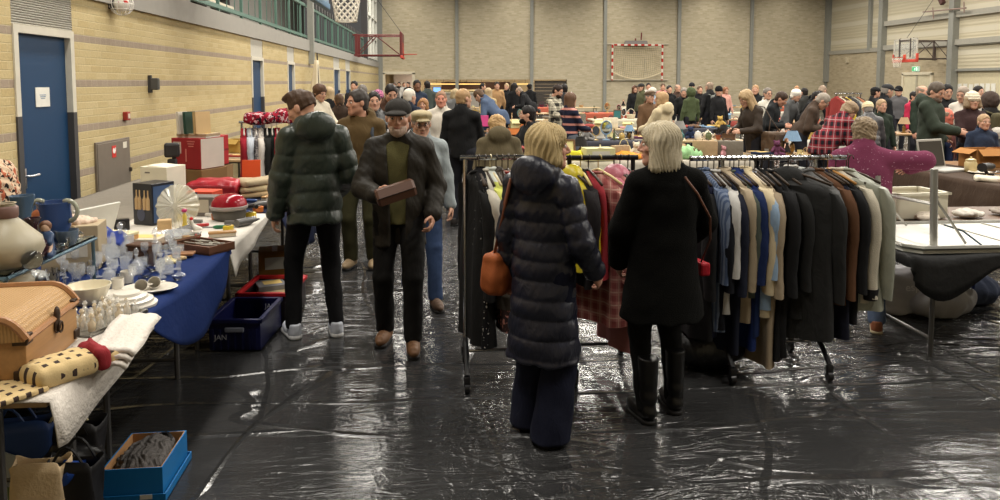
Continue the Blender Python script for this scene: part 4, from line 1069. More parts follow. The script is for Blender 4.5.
@kind
def book():
    e = hold('book'); bm = B(); box(bm, (0, 0, .0275), (.15, .21, .003)); box(bm, (0, 0, .0015), (.15, .21, .003)); box(bm, (-.0735, 0, .0145), (.003, .21, .029)); a = mk('cover', bm, DEF, e, None)
    bm = B(); box(bm, (0, 0, .0145), (.14, .2, .023)); mk('pages', bm, mat((222, 212, 190), .8, name='paper'), e, None); return e, [a]
def lath(name, prof, m, seg=20, fn=None, par=None):
    bm = B(); lathe(bm, prof, seg=seg, fn=fn); return mk(name, bm, m, par, 50)
@kind
def vase():
    o = lath('vase', [(.05, 0), (.055, .01), (.085, .1), (.08, .17), (.04, .23), (.035, .27), (.055, .31), (.048, .31), (.03, .27), (.034, .22), (.07, .16), (.07, .1), (.03, .02), (0, .02)], DEF); return o, [o]
@kind
def bowl():
    o = lath('bowl', [(.05, 0), (.055, .012), (.1, .04), (.135, .09), (.14, .1), (.13, .1), (.09, .045), (.04, .02), (0, .018)], DEF); return o, [o]
@kind
def plate():
    o = lath('plate', [(.07, 0), (.075, .006), (.12, .018), (.135, .026), (.13, .03), (.08, .012), (0, .01)], DEF); return o, [o]
@kind
def mug():
    e = hold('mug'); a = lath('body', [(.032, 0), (.04, .005), (.042, .09), (.038, .09), (.036, .01), (0, .008)], DEF, 16, None, e); bm = B()
    tube(bm, [(.04 + .03 * math.sin(t), 0, .048 - .03 * math.cos(t)) for t in np.linspace(0, PI, 9)], .006, 6); b = mk('handle', bm, DEF, e); return e, [a, b]
@kind
def teapot():
    e = hold('teapot'); a = lath('body', [(.05, 0), (.06, .01), (.1, .06), (.1, .1), (.06, .14), (.05, .145), (0, .145)], DEF, 18, None, e); bm = B()
    tube(bm, [(.08, 0, .05), (.13, 0, .08), (.15, 0, .14)], [.024, .016, .011], 8); b = mk('spout', bm, DEF, e); bm = B()
    tube(bm, [(-.08 - .06 * math.sin(t), 0, .08 - .05 * math.cos(t)) for t in np.linspace(0, PI, 9)], .009, 6); c = mk('handle', bm, DEF, e)
    d = lath('lid', [(.055, .143), (.05, .155), (.02, .17), (.01, .175), (.016, .19), (0, .2)], DEF, 14, None, e); return e, [a, b, c, d]
@kind
def goblet():
    o = lath('goblet', [(.034, 0), (.033, .004), (.006, .012), (.005, .07), (.012, .08), (.032, .1), (.037, .14), (.034, .175), (.031, .175), (.033, .14), (.028, .104), (0, .088)], DEF, 16); return o, [o]
@kind
def tumbler():
    o = lath('tumbler', [(.03, 0), (.033, .004), (.038, .1), (.035, .1), (.03, .012), (0, .012)], DEF, 16, lambda a, r, z: r * (1 + .03 * math.cos(8 * a))); return o, [o]
@kind
def decanter():
    e = hold('decanter'); f = lambda a, r, z: r * (1 + .04 * math.cos(10 * a))
    a = lath('body', [(.05, 0), (.06, .006), (.062, .1), (.03, .14), (.016, .16), (.015, .19), (.026, .2), (.02, .2), (.01, .19), (.01, .16), (.025, .13), (.05, .1), (.05, .015), (0, .015)], DEF, 20, f, e)
    b = lath('stopper', [(.009, .185), (.01, .2), (.022, .215), (.024, .235), (.012, .26), (0, .265)], DEF, 12, None, e); return e, [a, b]
@kind
def cut_bowl():
    f = lambda a, r, z: r * (1 + .045 * math.cos(12 * a))
    o = lath('cut_glass_bowl', [(.04, 0), (.045, .01), (.08, .04), (.105, .085), (.1, .088), (.075, .045), (.03, .016), (0, .015)], DEF, 24, f); return o, [o]
@kind
def candlestick():
    o = lath('candlestick', [(.045, 0), (.045, .01), (.015, .03), (.012, .09), (.022, .11), (.012, .13), (.014, .2), (.028, .215), (.028, .222), (.011, .222), (.011, .205), (0, .205)], DEF, 14); return o, [o]
@kind
def stoppered_bottle():
    e = hold('stoppered_bottle'); a = lath('body', [(.022, 0), (.024, .004), (.026, .05), (.012, .065), (.011, .075), (0, .075)], DEF, 12, None, e); b = lath('stopper', [(.008, .075), (.01, .08), (.019, .098), (.01, .115), (0, .117)], DEF, 10, None, e); return e, [a, b]
@kind
def jar():
    e = hold('jar'); a = lath('body', [(.06, 0), (.07, .01), (.075, .12), (.055, .15), (0, .15)], DEF, 18, None, e); b = lath('lid', [(.062, .148), (.062, .165), (.03, .178), (.012, .18), (.016, .2), (0, .205)], DEF, 16, None, e); return e, [a, b]
@kind
def bottle():
    e = hold('bottle'); a = lath('body', [(.035, 0), (.037, .005), (.037, .17), (.014, .22), (.013, .28), (0, .28)], DEF, 14, None, e); b = lath('cap', [(.015, .27), (.015, .3), (0, .3)], DARK, 10, None, e); return e, [a]
@kind
def table_lamp():
    e = hold('table_lamp'); lath('base', [(.08, 0), (.08, .015), (.03, .03), (.05, .1), (.04, .17), (.012, .21), (.01, .27), (0, .27)], mat((150, 120, 70), .3, .7, name='brass'), 16, None, e)
    a = lath('lamp_shade', [(.16, .24), (.085, .42), (.08, .42), (.155, .24)], DEF, 20, None, e); return e, [a]
@kind
def radio():
    e = hold('radio'); bm = B(); box(bm, (0, 0, .09), (.32, .1, .18), bev=.012); a = mk('case', bm, DEF, e, 30)
    bm = B(); box(bm, (-.07, -.052, .09), (.15, .005, .14)); mk('speaker_grille', bm, mat((70, 66, 60), .8, bump=.5, bs=200, name='grille'), e, None)
    for z in (.06, .12): bm = B(); tube(bm, [(.09, -.05, z), (.09, -.065, z)], .022, 12); mk('dial', bm, metalm((170, 165, 150)), e)
    bm = B(); tube(bm, [(.13, .03, .18), (.2, .03, .4)], .004, 6); mk('antenna', bm, metalm(), e); return e, [a]
@kind
def handbag():
    e = hold('handbag'); bm = B(); rg = []
    for z, w, d in ((0, .15, .06), (.02, .17, .075), (.12, .165, .06), (.2, .14, .03), (.22, .135, .018)): rg.append([(w * math.copysign(abs(math.cos(t)) ** .5, math.cos(t)), d * math.sin(t), z) for t in np.linspace(0, 2 * PI, 25)[:-1]])
    loft(bm, rg); a = mk('body', bm, DEF, e, 60); bm = B(); tube(bm, [(.1 * math.cos(t), 0, .2 + .16 * math.sin(t)) for t in np.linspace(0, PI, 12)], .008, 6); b = mk('strap', bm, DEF, e)
    bm = B(); box(bm, (0, -.035, .17), (.04, .015, .03), bev=.004); mk('clasp', bm, metalm((190, 160, 90)), e); return e, [a, b]
@kind
def teddy_bear():
    e = hold('teddy_bear')
    f = union([sd_ell((0, 0, .1), (.075, .065, .09)), (sd_ell((0, -.01, .225), (.062, .058, .056)), .02), sd_ell((0, -.06, .21), (.028, .024, .022)), sd_ell((.05, 0, .275), (.024, .014, .024)), sd_ell((-.05, 0, .275), (.024, .014, .024)),
        sd_cap((.06, -.02, .15), (.12, -.06, .09), .028, .025), sd_cap((-.06, -.02, .15), (-.12, -.06, .09), .028, .025), sd_cap((.045, -.03, .035), (.075, -.15, .03), .036, .034), sd_cap((-.045, -.03, .035), (-.075, -.15, .03), .036, .034)], .015)
    a = blob('body', f, .011, DEF, e)
    for s in (-1, 1): bm = B(); ball(bm, (s * .022, -.062, .238), .007, 0); mk('eye', bm, mat((20, 18, 18), .2, name='button'), e)
    bm = B(); ball(bm, (0, -.084, .216), (.01, .007, .008), 0); mk('nose', bm, mat((20, 18, 18), .2, name='button'), e); return e, [a]
@kind
def folded_garment():
    bm = B(); rg = []
    for z, s in ((0, .96), (.008, 1), (.03, 1.0), (.045, .95), (.05, .7)): rg.append([(s * .17 * math.copysign(abs(math.cos(t)) ** .35, math.cos(t)) + .008 * math.sin(5 * t + z * 90), s * .13 * math.copysign(abs(math.sin(t)) ** .35, math.sin(t)), z + .006 * math.sin(3 * t)) for t in np.linspace(0, 2 * PI, 29)[:-1]])
    loft(bm, rg); o = mk('folded_garment', bm, DEF, None, 60); return o, [o]
@kind
def crumpled_cloth():
    f = warp(sd_ell((0, 0, .03), (.2, .14, .06)), lambda P: .018 * sinnoise(P, 28, 4) + .006 * sinnoise(P, 70, 5)); f = keep(f, sd_plane((0, 0, -1), 0)); o = blob('crumpled_cloth', f, .014, DEF, None, (0, 0, -50)); return o, [o]
@kind
def wicker_basket():
    e = hold('wicker_basket'); a = lath('body', [(.11, 0), (.12, .01), (.16, .14), (.165, .15), (.15, .15), (.11, .015), (0, .012)], DEF, 22, lambda t, r, z: r * (1 + .02 * math.cos(22 * t + z * 120)), e)
    bm = B(); tube(bm, [(.155 * math.cos(t), 0, .14 + .2 * math.sin(t)) for t in np.linspace(0, PI, 14)], .009, 6); b = mk('handle', bm, DEF, e); return e, [a, b]
@kind
def picture_frame():
    e = hold('framed_picture'); rx = rotx(-.22); bm = B()
    for s in (-1, 1): box(bm, rx @ Vector((s * .15, 0, .19)), (.035, .025, .38), rx, .004); box(bm, rx @ Vector((0, 0, .19 + s * .175)), (.3, .025, .035), rx, .004)
    a = mk('frame', bm, wood((110, 76, 44)), e, None); bm = B(); box(bm, rx @ Vector((0, .004, .19)), (.28, .008, .33), rx); b = mk('picture', bm, DEF, e, None)
    bm = B(); box(bm, (0, .13, .14), (.04, .01, .3), rotx(.4)); mk('stand', bm, DARK, e, None); return e, [b]
@kind
def mantel_clock():
    e = hold('mantel_clock'); bm = B(); box(bm, (0, 0, .02), (.26, .1, .04), bev=.006); rg = [[(x, y, z) for x, z in [(-.1, .04), (.1, .04)] + [(.1 * math.cos(t), .15 + .1 * math.sin(t)) for t in np.linspace(0, PI, 13)]] for y in (-.04, .04)]
    loft(bm, rg); a = mk('case', bm, DEF, e, 30); bm = B(); tube(bm, [(0, -.038, .15), (0, -.047, .15)], .07, 20); mk('dial', bm, mat((228, 220, 200), .4, name='dial'), e, 30)
    bm = B(); box(bm, (0, -.05, .17), (.006, .003, .05)); box(bm, (.018, -.05, .15), (.04, .003, .006)); mk('hands', bm, DARK, e, None); return e, [a]
@kind
def toy_car():
    e = hold('toy_car'); bm = B(); box(bm, (0, 0, .05), (.22, .1, .045), bev=.012); box(bm, (-.01, 0, .09), (.11, .085, .045), bev=.012, taper=.8); a = mk('body', bm, DEF, e, 40)
    for x in (-.065, .065):
        for s in (-1, 1): bm = B(); tube(bm, [(x, s * .04, .03), (x, s * .056, .03)], .03, 14); mk('wheel', bm, DARK, e, 40)
    return e, [a]
@kind
def suitcase():
    e = hold('suitcase'); bm = B(); box(bm, (0, 0, .2), (.55, .16, .4), bev=.025); a = mk('shell', bm, DEF, e, 40)
    bm = B(); tube(bm, [(-.07, 0, .4), (-.06, 0, .435), (.06, 0, .435), (.07, 0, .4)], .01, 6); mk('handle', bm, DARK, e)
    for s in (-1, 1): bm = B(); box(bm, (s * .17, -.005, .403), (.05, .05, .012), bev=.003); mk('clasp', bm, metalm((190, 170, 120)), e)
    bm = B()
    box(bm, (0, 0, .2), (.552, .012, .402)); mk('seam', bm, DARK, e, None); return e, [a]
@kind
def shoe():
    e = hold('shoe'); up, so = shoe_arrays('shoe', .009); a = link('upper', mesh_arrays('upper', [up]), DEF, e); link('sole', mesh_arrays('sole', [so]), mat((60, 52, 46), .7, name='rubber'), e); return e, [a]
@kind
def cushion():
    f = lambda P: 0
    bm = B(); n = 12
    for sg in (-1, 1):
        grid(bm, n, n, lambda u, v: ((u - .5) * .42 * (1 - .08 * math.sin(PI * v)), (v - .5) * .42 * (1 - .08 * math.sin(PI * u)), .075 + sg * .075 * (max(0, math.sin(PI * u) * math.sin(PI * v))) ** .45))
    bmesh.ops.remove_doubles(bm, verts=bm.verts[:], dist=.001); o = mk('cushion', bm, DEF, None, True); return o, [o]
@kind
def flower_pot():
    e = hold('flower_pot'); lath('pot', [(.06, 0), (.085, .12), (.09, .12), (.09, .14), (.075, .14), (.07, .12), (0, .12)], mat((150, 84, 58), .8, name='terracotta'), 16, None, e)
    r = random.Random(3); bm = B()
    for k in range(46):
        a = r.uniform(0, 6.28); t = r.uniform(.1, 1.2); L = r.uniform(.1, .22); d = Vector((math.cos(a) * math.sin(t), math.sin(a) * math.sin(t), math.cos(t))); p = Vector((0, 0, .13)) + d * L
        x, y, z = frame_to(d); w = .022; bm.faces.new([bm.verts.new(q) for q in (p - d * .05, p + x * w, p + d * .055, p - x * w)]); 
    a = mk('foliage', bm, DEF, e, None); return e, [a]
@kind
def game_box():
    e = hold('game_box'); bm = B(); box(bm, (0, 0, .022), (.3, .22, .044)); mk('tray', bm, mat((214, 208, 196), .7, name='paper'), e, None); bm = B(); box(bm, (0, 0, .042), (.306, .226, .04), bev=.003); a = mk('lid', bm, DEF, e, None)
    bm = B(); box(bm, (.02, .01, .0625), (.2, .12, .002)); mk('printed_panel', bm, mat((226, 196, 120), .6, name='print'), e, None); return e, [a]
@kind
def serving_tray():
    e = hold('serving_tray'); bm = B(); openbox(bm, (.4, .27, .03), .01); a = mk('tray', bm, DEF, e, None); bm = B()
    for s in (-1, 1): tube(bm, [(s * .2, -.05, .03), (s * .215, -.04, .05), (s * .215, .04, .05), (s * .2, .05, .03)], .007, 6)
    mk('handles', bm, metalm(), e); return e, [a]
@kind
def table_mirror():
    e = hold('table_mirror'); bm = B(); tube(bm, [(.11 * math.cos(a), 0, .26 + .14 * math.sin(a)) for a in np.linspace(0, 2 * PI, 25)[:-1]], .012, 8, closed=True); a = mk('frame', bm, DEF, e)
    bm = B(); bmesh.ops.create_circle(bm, cap_ends=True, segments=24, radius=1); [setattr(v, 'co', Vector((v.co.x * .11, .0, .26 + v.co.y * .14))) for v in bm.verts]; mk('glass', bm, metalm((200, 205, 205), .05), e, None)
    bm = B(); lathe(bm, [(.08, 0), (.08, .012), (.012, .03), (.012, .12), (0, .12)], seg=16); b = mk('foot', bm, DEF, e); return e, [a, b]
@kind
def doll():
    e = hold('doll'); f = union([sd_ell((0, 0, .29), (.035, .035, .042)), (sd_cap((0, 0, .25), (0, 0, .2), .014, .03), .01), sd_cap((.03, 0, .23), (.08, -.02, .15), .012, .01), sd_cap((-.03, 0, .23), (-.08, -.02, .15), .012, .01), sd_cap((.02, 0, .1), (.022, -.01, .01), .014, .012), sd_cap((-.02, 0, .1), (-.022, -.01, .01), .014, .012)], .008)
    blob('body', f, .008, skin((214, 170, 146)), e); a = lath('dress', [(.085, .06), (.035, .2), (.04, .24), (.02, .255), (0, .255)], DEF, 18, lambda t, r, z: r * (1 + .08 * math.cos(9 * t)), e)
    blob('hair', cut(sd_ell((0, .008, .298), (.042, .04, .048)), sd_ell((0, -.05, .285), (.03, .035, .04)), .005), .007, mat((120, 84, 50), .7, name='hair'), e); return e, [a]
COLN = {}
def item(k, loc, rz=0, sc=1.0, m=None, label=None, cat=None, group=None, tilt=None):
    if k not in PROTO:
        root, T = LIB[k](); idx = [i for i, o in enumerate(walk(root)) if o in T]; PROTO[k] = [root, idx, False]
    root, idx, used = PROTO[k]
    o = root if not used else copy_tree(root); PROTO[k][2] = True
    for q in ('label', 'category', 'group'):
        if q in o: del o[q]
    o.location = loc; o.rotation_euler = (tilt[0] if tilt else 0, tilt[1] if tilt else 0, rz); o.scale = (sc, sc, sc) if isinstance(sc, (int, float)) else sc
    if m is not None:
        for i, c in enumerate(walk(o)):
            if i in idx: recolor(c, m)
    tag(o, label, cat or k.replace('_', ' ').split()[-1], group); return o
# ================================================================ TABLES
def trestle(label, x0, x1, y0, y1, h=.75, top=(182, 150, 110), along='y', group=None, legs=True, name='trestle_table'):
    e = empty(name, ((x0 + x1) / 2, (y0 + y1) / 2, 0), 0, label, 'table', group); w, d = x1 - x0, y1 - y0
    bm = B(); box(bm, (0, 0, h - .015), (w, d, .03), bev=.004); link('table_top', bm, wood(top, 5, 1 if along == 'y' else 0), e)
    if legs:
        for s in (-1, 1):
            bm = B()
            if along == 'y':
                yy = s * (d / 2 - .18); a, b = (-w / 2 + .08, yy), (w / 2 - .26, yy)
            else:
                xx = s * (w / 2 - .18); a, b = (xx, -d / 2 + .08), (xx, d / 2 - .08)
            mx, my = (a[0] + b[0]) / 2, (a[1] + b[1]) / 2
            for p in (a, b): tube(bm, [(p[0], p[1], 0), (p[0], p[1], h - .03)], .016, 8)
            tube(bm, [(a[0], a[1], .12), (b[0], b[1], .12)], .013, 8); tube(bm, [(a[0], a[1], h - .05), (b[0], b[1], h - .05)], .016, 8)
            link('leg_frame', bm, mat((96, 94, 92), .4, .6, name='grey_steel'), e, smooth=40)
    return e
def tablecloth(label, x0, x1, y0, y1, z, drop, m, seed=0, group=None, rs=None, amp=.03, name='tablecloth', fl_=.10, ns=None):
    """drop: (left, right, near, far) hang lengths"""
    dl_, dr, dn, df = drop; bm = B(); r = random.Random(seed); ph = [r.uniform(0, 6) for _ in range(8)]
    w, d = x1 - x0, y1 - y0; nu, nv = max(14, int((w + dl_ + dr) / .045)), max(14, int((d + dn + df) / .045))
    def f(u, v):
        a = -dl_ + u * (w + dl_ + dr); b = -dn + v * (d + dn + df)
        if rs and a > w: a = w + (a - w) * rs(b / d)
        if ns and b < 0: b *= ns(a / w)
        ox = max(0, -a, a - w); oy = max(0, -b, b - d); fall = max(ox, oy) if min(ox, oy) == 0 else math.hypot(ox, oy) * .92
        x = min(max(a, 0), w); y = min(max(b, 0), d); wv = amp * min(fall / .2, 1)
        k = math.sin(b * 13 + ph[0]) * .6 + math.sin(b * 7.3 + ph[1]) * .6 if ox > oy else math.sin(a * 13 + ph[2]) * .6 + math.sin(a * 7 + ph[3]) * .6
        sx = -1 if a < 0 else (1 if a > w else 0); sy = -1 if b < 0 else (1 if b > d else 0)
        fl = .02 + wv * (1 + k) + fl_ * max(fall - .02, 0) * (1 if fall > .02 else 0)
        if not sx and not sy: fl = 0
        zz = z + .004 - max(fall - .015, 0) * (1 if fall > 0 else 0) + (.002 * math.sin(a * 9 + ph[4]) * math.sin(b * 8 + ph[5]) if fall == 0 else 0)
        return (x0 + x + sx * fl * (1 if ox >= oy * .6 else .5), y0 + y + sy * fl * (1 if oy >= ox * .6 else .5), zz)
    grid(bm, nu, nv, f); o = link(name, bm, m, None, (0, 0, 0), smooth=True); solidify(o, .004); tag(o, label, 'tablecloth', group); return o
# ================================================================ THE STALL ALONG THE LEFT WALL
TZ = .75
WHITE = mat((218, 212, 202), .85, bump=.35, bs=90, name='white_cloth'); LACE = mat((214, 206, 196), .9, bump=.7, bs=60, name='lace_cloth')
NAVY = mat((26, 44, 92), .9, 0, .15, .12, .25, 30, name='blue_cloth'); BLACKC = mat((26, 26, 30), .9, 0, .15, .15, .3, 20, name='black_cloth')
XE = -1.34
LI = .2
trestle('folding table under the white lace cloth, nearest on the left', -2.32, XE + .03, 2.50, 3.36)
trestle('folding table under the blue cloth of cut glass', -2.32, XE, 3.40, 4.70)
trestle('folding table under the white cloth of tools and boxes', -2.32, XE - .04, 4.84, 5.95)
trestle('folding table under the navy cloth beside the puffer jacket man', -2.32, XE + .03, 5.99, 7.6)
trestle('short back table against the yellow wall under the gift box', -3.25, -2.36, 4.85, 5.7)
trestle('back table by the wall under the red box and books', -3.25, -2.36, 5.75, 8.2)
tablecloth('white lace cloth hanging from the near left table edge', -2.32, XE + .03, 2.50, 3.36, TZ, (.1, .10, .02, 0), LACE, 1, rs=lambda v: 1.9 - 1.2 * v, amp=.012)
tablecloth('plain dark blue cloth spread under the cut glass', -2.32, XE, 3.37, 4.72, TZ, (.66, .40, 0, 0), NAVY, 2, rs=lambda v: .12 + .72 * math.sin(PI * min(1, v * 1.05)) ** .8, amp=.008)  # long unseen wall-side drop added to block the yellow wall's floor reflection
tablecloth('white cloth with a drooping corner beside the blue cloth', -2.32, XE - .04, 4.80, 5.96, TZ, (.66, .2, 0, 0), WHITE, 3, rs=lambda v: 1.1 - .9 * v, amp=.015)  # wall-side drop lengthened out of view to keep the wall's reflection off the floor
tablecloth('dark navy cloth hanging at the green puffer jacket', -2.32, XE + .03, 5.98, 7.61, TZ, (.1, .46, 0, .3), mat((24, 30, 52), .9, 0, .15, .12, .25, 30, name='blue_cloth'), 4)
tablecloth('pale cloth on the short table by the wall beside the gift box', -3.25, -2.36, 4.83, 5.72, TZ, (0, .02, .12, 0), WHITE, 5)
tablecloth('grey cloth under the stacked cartons by the wall', -3.25, -2.36, 5.73, 8.22, TZ, (0, .68, 0, .2), mat((128, 121, 110), .9, bump=.3, name='grey_cloth'), 6)  # deep aisle-side drop added to screen the wall's yellow reflection from the floor
TT = TZ + .008
# ---- wicker chest
def wicker(c):
    t = NT('wicker_weave'); a = t.n('ShaderNodeTexWave'); t.l(t.coord((1, 1, 1)), a.inputs[0]); a.inputs['Scale'].default_value = 22; a.bands_direction = 'X'; a.inputs['Distortion'].default_value = 1.5
    b = t.n('ShaderNodeTexWave'); t.l(t.coord((1, 1, 1)), b.inputs[0]); b.inputs['Scale'].default_value = 26; b.bands_direction = 'Y'; b.inputs['Distortion'].default_value = 1.5
    f = t.math('MULTIPLY', a.outputs[1], b.outputs[1]); L = rgb(c); t.set('Base Color', t.mix(f, tuple(x * .72 for x in L), L)); t.set('Roughness', .6); t.bump(f, .5, .006); return t.m
n0 = PZ(28, 384, TT); f0 = PZ(78, 339, TT)
d = Vector((f0.x - n0.x, f0.y - n0.y, 0)); Lc = d.length; ang = math.atan2(d.y, d.x)
W_, H1, H2 = .42, .155, .075
e = empty('wicker_chest', n0 + d / 2 + Vector((-d.y, d.x, 0)).normalized() * W_ / 2, ang, 'honey coloured wicker chest with domed lid and dark clasp', 'chest')
OAK = wood((168, 126, 80), 7, 0)
bm = B(); box(bm, (0, 0, H1 / 2), (Lc, W_, H1), bev=.006); link('body', bm, OAK, e, smooth=40)
def prof(y):  # domed lid section across the chest
    t = abs(y) / (W_ / 2); return H1 + H2 * (1 - max(0, (t - .55) / .45) ** 2.2)
ys = np.linspace(-W_ / 2, W_ / 2, 21)
bm = B(); loft(bm, [[(x, y, prof(y)) for y in ys] + [(x, W_ / 2, H1 - .004), (x, -W_ / 2, H1 - .004)] for x in np.linspace(-Lc / 2 - .008, Lc / 2 + .008, 9)]); ld = link('lid', bm, wicker((194, 152, 98)), e, smooth=50)
bm = B()
for s in (-1, 1): tube(bm, [(s * Lc / 2, y * 1.01, prof(y) + .002) for y in ys], .014, 6)
for s in (-1, 1): tube(bm, [(-Lc / 2, s * W_ / 2, H1), (Lc / 2, s * W_ / 2, H1)], .012, 6)
link('rim', bm, wood((156, 108, 64), 7), ld, smooth=40)
IRON = mat((62, 46, 34), .5, .5, name='dark_iron')
bm = B(); ball(bm, (.02, -W_ / 2 - .006, H1 + .012), (.02, .01, .032), 1); ball(bm, (.02, -W_ / 2 - .006, H1 - .03), (.024, .01, .03), 1); tube(bm, [(.02 + .016 * math.cos(a), -W_ / 2 - .018, H1 - .035 + .02 * math.sin(a)) for a in np.linspace(0, 2 * PI, 13)[:-1]], .004, 5, closed=True); link('clasp', bm, IRON, e)
for s in (-1, 1):
    for z in (.02, H1 - .01):
        bm = B(); box(bm, (s * (Lc / 2 - .018), -W_ / 2 + .018, z + .01), (.05, .05, .036), bev=.004); link('corner_bracket', bm, IRON, e)
# ---- patterned cushion and runner
def kilim():
    t = NT('kilim_weave'); x, y, z = t.sep(t.coord((17, 17, 17))); a = t.math('LESS_THAN', t.math('FRACT', x), .42); b = t.math('LESS_THAN', t.math('FRACT', t.math('MULTIPLY', y, .8)), .38)
    c = t.mix(t.math('MULTIPLY', a, b), rgb(204, 178, 128), rgb(56, 40, 34)); t.set('Base Color', c); t.set('Roughness', .9); t.bump(t.noise(t.coord(), 120), .3, .006); return t.m
p = PZ(70, 374, TT)
e = empty('patterned_cushion', (p.x + .005, p.y, TT), .95, 'rolled cream and black checked cushion with a red end', 'cushion')
def slab(x0, x1, w, h, sd): return keep(warp(sd_box(((x0 + x1) / 2, 0, h / 2), ((x1 - x0) / 2, w, h / 2), min(h * .45, .035)), lambda P: .005 * sinnoise(P, 26, sd) - .012 * np.cos(P[:, 1] * 12) * np.cos(P[:, 0] * 5)), sd_plane((0, 0, -1), 0))
blob('cushion_body', slab(-.22, .10, .12, .075, 2), .008, kilim(), e); blob('checked_end', slab(.17, .235, .085, .05, 4), .008, kilim(), e)
blob('red_fold', union([slab(.085, .165, .125, .085, 3), sd_cap((.09, -.1, .075), (.17, .11, .085), .022, .012)], .02), .008, cloth((136, 36, 42), 'cloth'), e); blob('flat_end', keep(warp(sd_box((-.42, .02, .008), (.24, .15, .012), .008), lambda P: .002 * sinnoise(P, 30, 8)), sd_plane((0, 0, -1), 0)), .007, kilim(), e); e.scale = (.66, .66, .9)
# ---- folded white lace runner on the table edge
q0, q1 = PZ(108, 368, TT), PZ(141, 322, TT)
d = q1 - q0; e = empty('lace_runner', (q0 + q1) / 2 + Vector((-.02, 0, 0)), math.atan2(d.y, d.x), 'thick folded white lace runner lying along the table edge', 'runner')
for k in range(3):
    bm = B(); grid(bm, 18, 8, lambda u, v: ((u - .5) * d.length * (1 - .06 * k), -.08 + .16 * v - .012 * k, .012 + .017 * k + .005 * math.sin(9 * u + k) + .004 * math.sin(14 * v) - .03 * max(0, .25 - v) ** 1.2 * 4)); o = link('fold', bm, LACE, e, smooth=True); solidify(o, .014)
# ---- small stoppered salts on a tray
c0 = PZ(97, 322, TT)
e = item('serving_tray', (c0.x, c0.y, TT), 1.25, (.85, .9, .5), metalm((180, 180, 176), .3), 'low silver tray crowded with small round glass bottles', 'tray')
r = random.Random(5); GL = mat((240, 236, 226), .04, 0, 1, 0, name='clear_glass', alpha=.4, coat=1); GL2 = mat((226, 208, 176), .05, 0, 1, 0, name='clear_glass', alpha=.6, coat=1)
for i in range(6):
    for j in range(5):
        u, v = (i - 2.5) * .05, (j - 2) * .043; a = 1.25; x = c0.x + u * math.cos(a) - v * math.sin(a); y = c0.y + u * math.sin(a) + v * math.cos(a)
        item('stoppered_bottle', (x + r.uniform(-.006, .006), y + r.uniform(-.006, .006), TT + .008), r.uniform(0, 6), r.uniform(.5, .66), GL if (i + j) % 3 else GL2, 'small round stoppered glass bottle crowded on the silver tray', 'bottle', 'little glass bottles on the silver tray')
# ---- white china
CH = cer((226, 216, 190)); CHW = cer((222, 216, 204))
p = PZ(89, 303, TT); bm = B(); lathe(bm, [(.055, 0), (.06, .008), (.085, .06), (.095, .088), (.09, .088), (.078, .06), (.05, .014), (0, .012)], seg=40, fn=lambda a, r_, z: r_ * (1 + .05 * abs(math.sin(6 * a))))
tag(link('scalloped_bowl', bm, CH, None, (p.x, p.y, TT), smooth=60), 'deep cream scalloped pudding bowl by the wicker chest', 'bowl')
p = PZ(128, 306, TT); bm = B(); rings = []
for z, s in ((0, 1.0), (.012, 1.02), (.018, .9), (.03, .88), (.034, .72), (.046, .68), (.05, .5), (.06, .44), (.064, .1)): rings.append([(s * .125 * math.cos(t), s * .085 * math.sin(t), z * 1.15) for t in np.linspace(0, 2 * PI, 37)[:-1]])
loft(bm, rings); tag(link('tureen_lid', bm, CHW, None, (p.x, p.y, TT), (.12, 0, .3), 40), 'stepped white china dish lid on the near corner of the blue cloth', 'lid')
for (px, py, lab) in ((118, 291, 'white footed china cup nearest the scalloped bowl'), (127, 283, 'white footed china cup standing behind the others'), (141, 291, 'white china cup lying tipped over on its side'), (154, 288, 'white china cup lying on the rim of an oval dish')):
    p = PZ(px, py, TT); tl = 'tipped' in lab or 'lying' in lab
    item('mug', (p.x, p.y, TT + (.03 if tl else 0)), 2.6 if not tl else .4, .72, CHW, lab, 'cup', None, (1.35, 0) if tl else None)
p = PZ(116, 296, TT); item('plate', (p.x, p.y, TT), 0, .6, CHW, 'small white saucer beside the scalloped bowl', 'saucer')
p = PZ(150, 291, TT); item('plate', (p.x, p.y, TT), 0, (1.0, .7, .8), CHW, 'oval white dish holding a tipped cup', 'dish')
p = PZ(22, 301, TT); item('jar', (p.x - .05, p.y + .05, TT), 0, (1.05, 1.05, .75), CH, 'squat white lidded china jar behind the wicker chest', 'jar')
# ---- cut glass on the blue cloth
GC = mat((236, 240, 244), .03, 0, 1, 0, 0, 90, 'cut_glass', alpha=.24, coat=1); GCR = glassm((244, 246, 248), .02); kinds = ['goblet', 'goblet', 'cut_bowl', 'decanter', 'tumbler', 'cut_bowl', 'goblet', 'candlestick', 'tumbler']
r = random.Random(11); placed = [(p.x, p.y) for p in [PZ(89, 303, TT), PZ(128, 306, TT), PZ(118, 291, TT), PZ(127, 283, TT), PZ(141, 291, TT), PZ(154, 288, TT), PZ(150, 291, TT), PZ(145, 250, TT), PZ(178, 264, TT), PZ(168, 258, TT)]]
desc = dict(goblet='stemmed cut glass goblet', cut_bowl='low cut glass bowl', decanter='cut glass decanter with stopper', tumbler='straight cut glass tumbler', candlestick='clear glass candlestick')
cat_ = dict(goblet='glass', cut_bowl='bowl', decanter='decanter', tumbler='glass', candlestick='candlestick')
n = 0
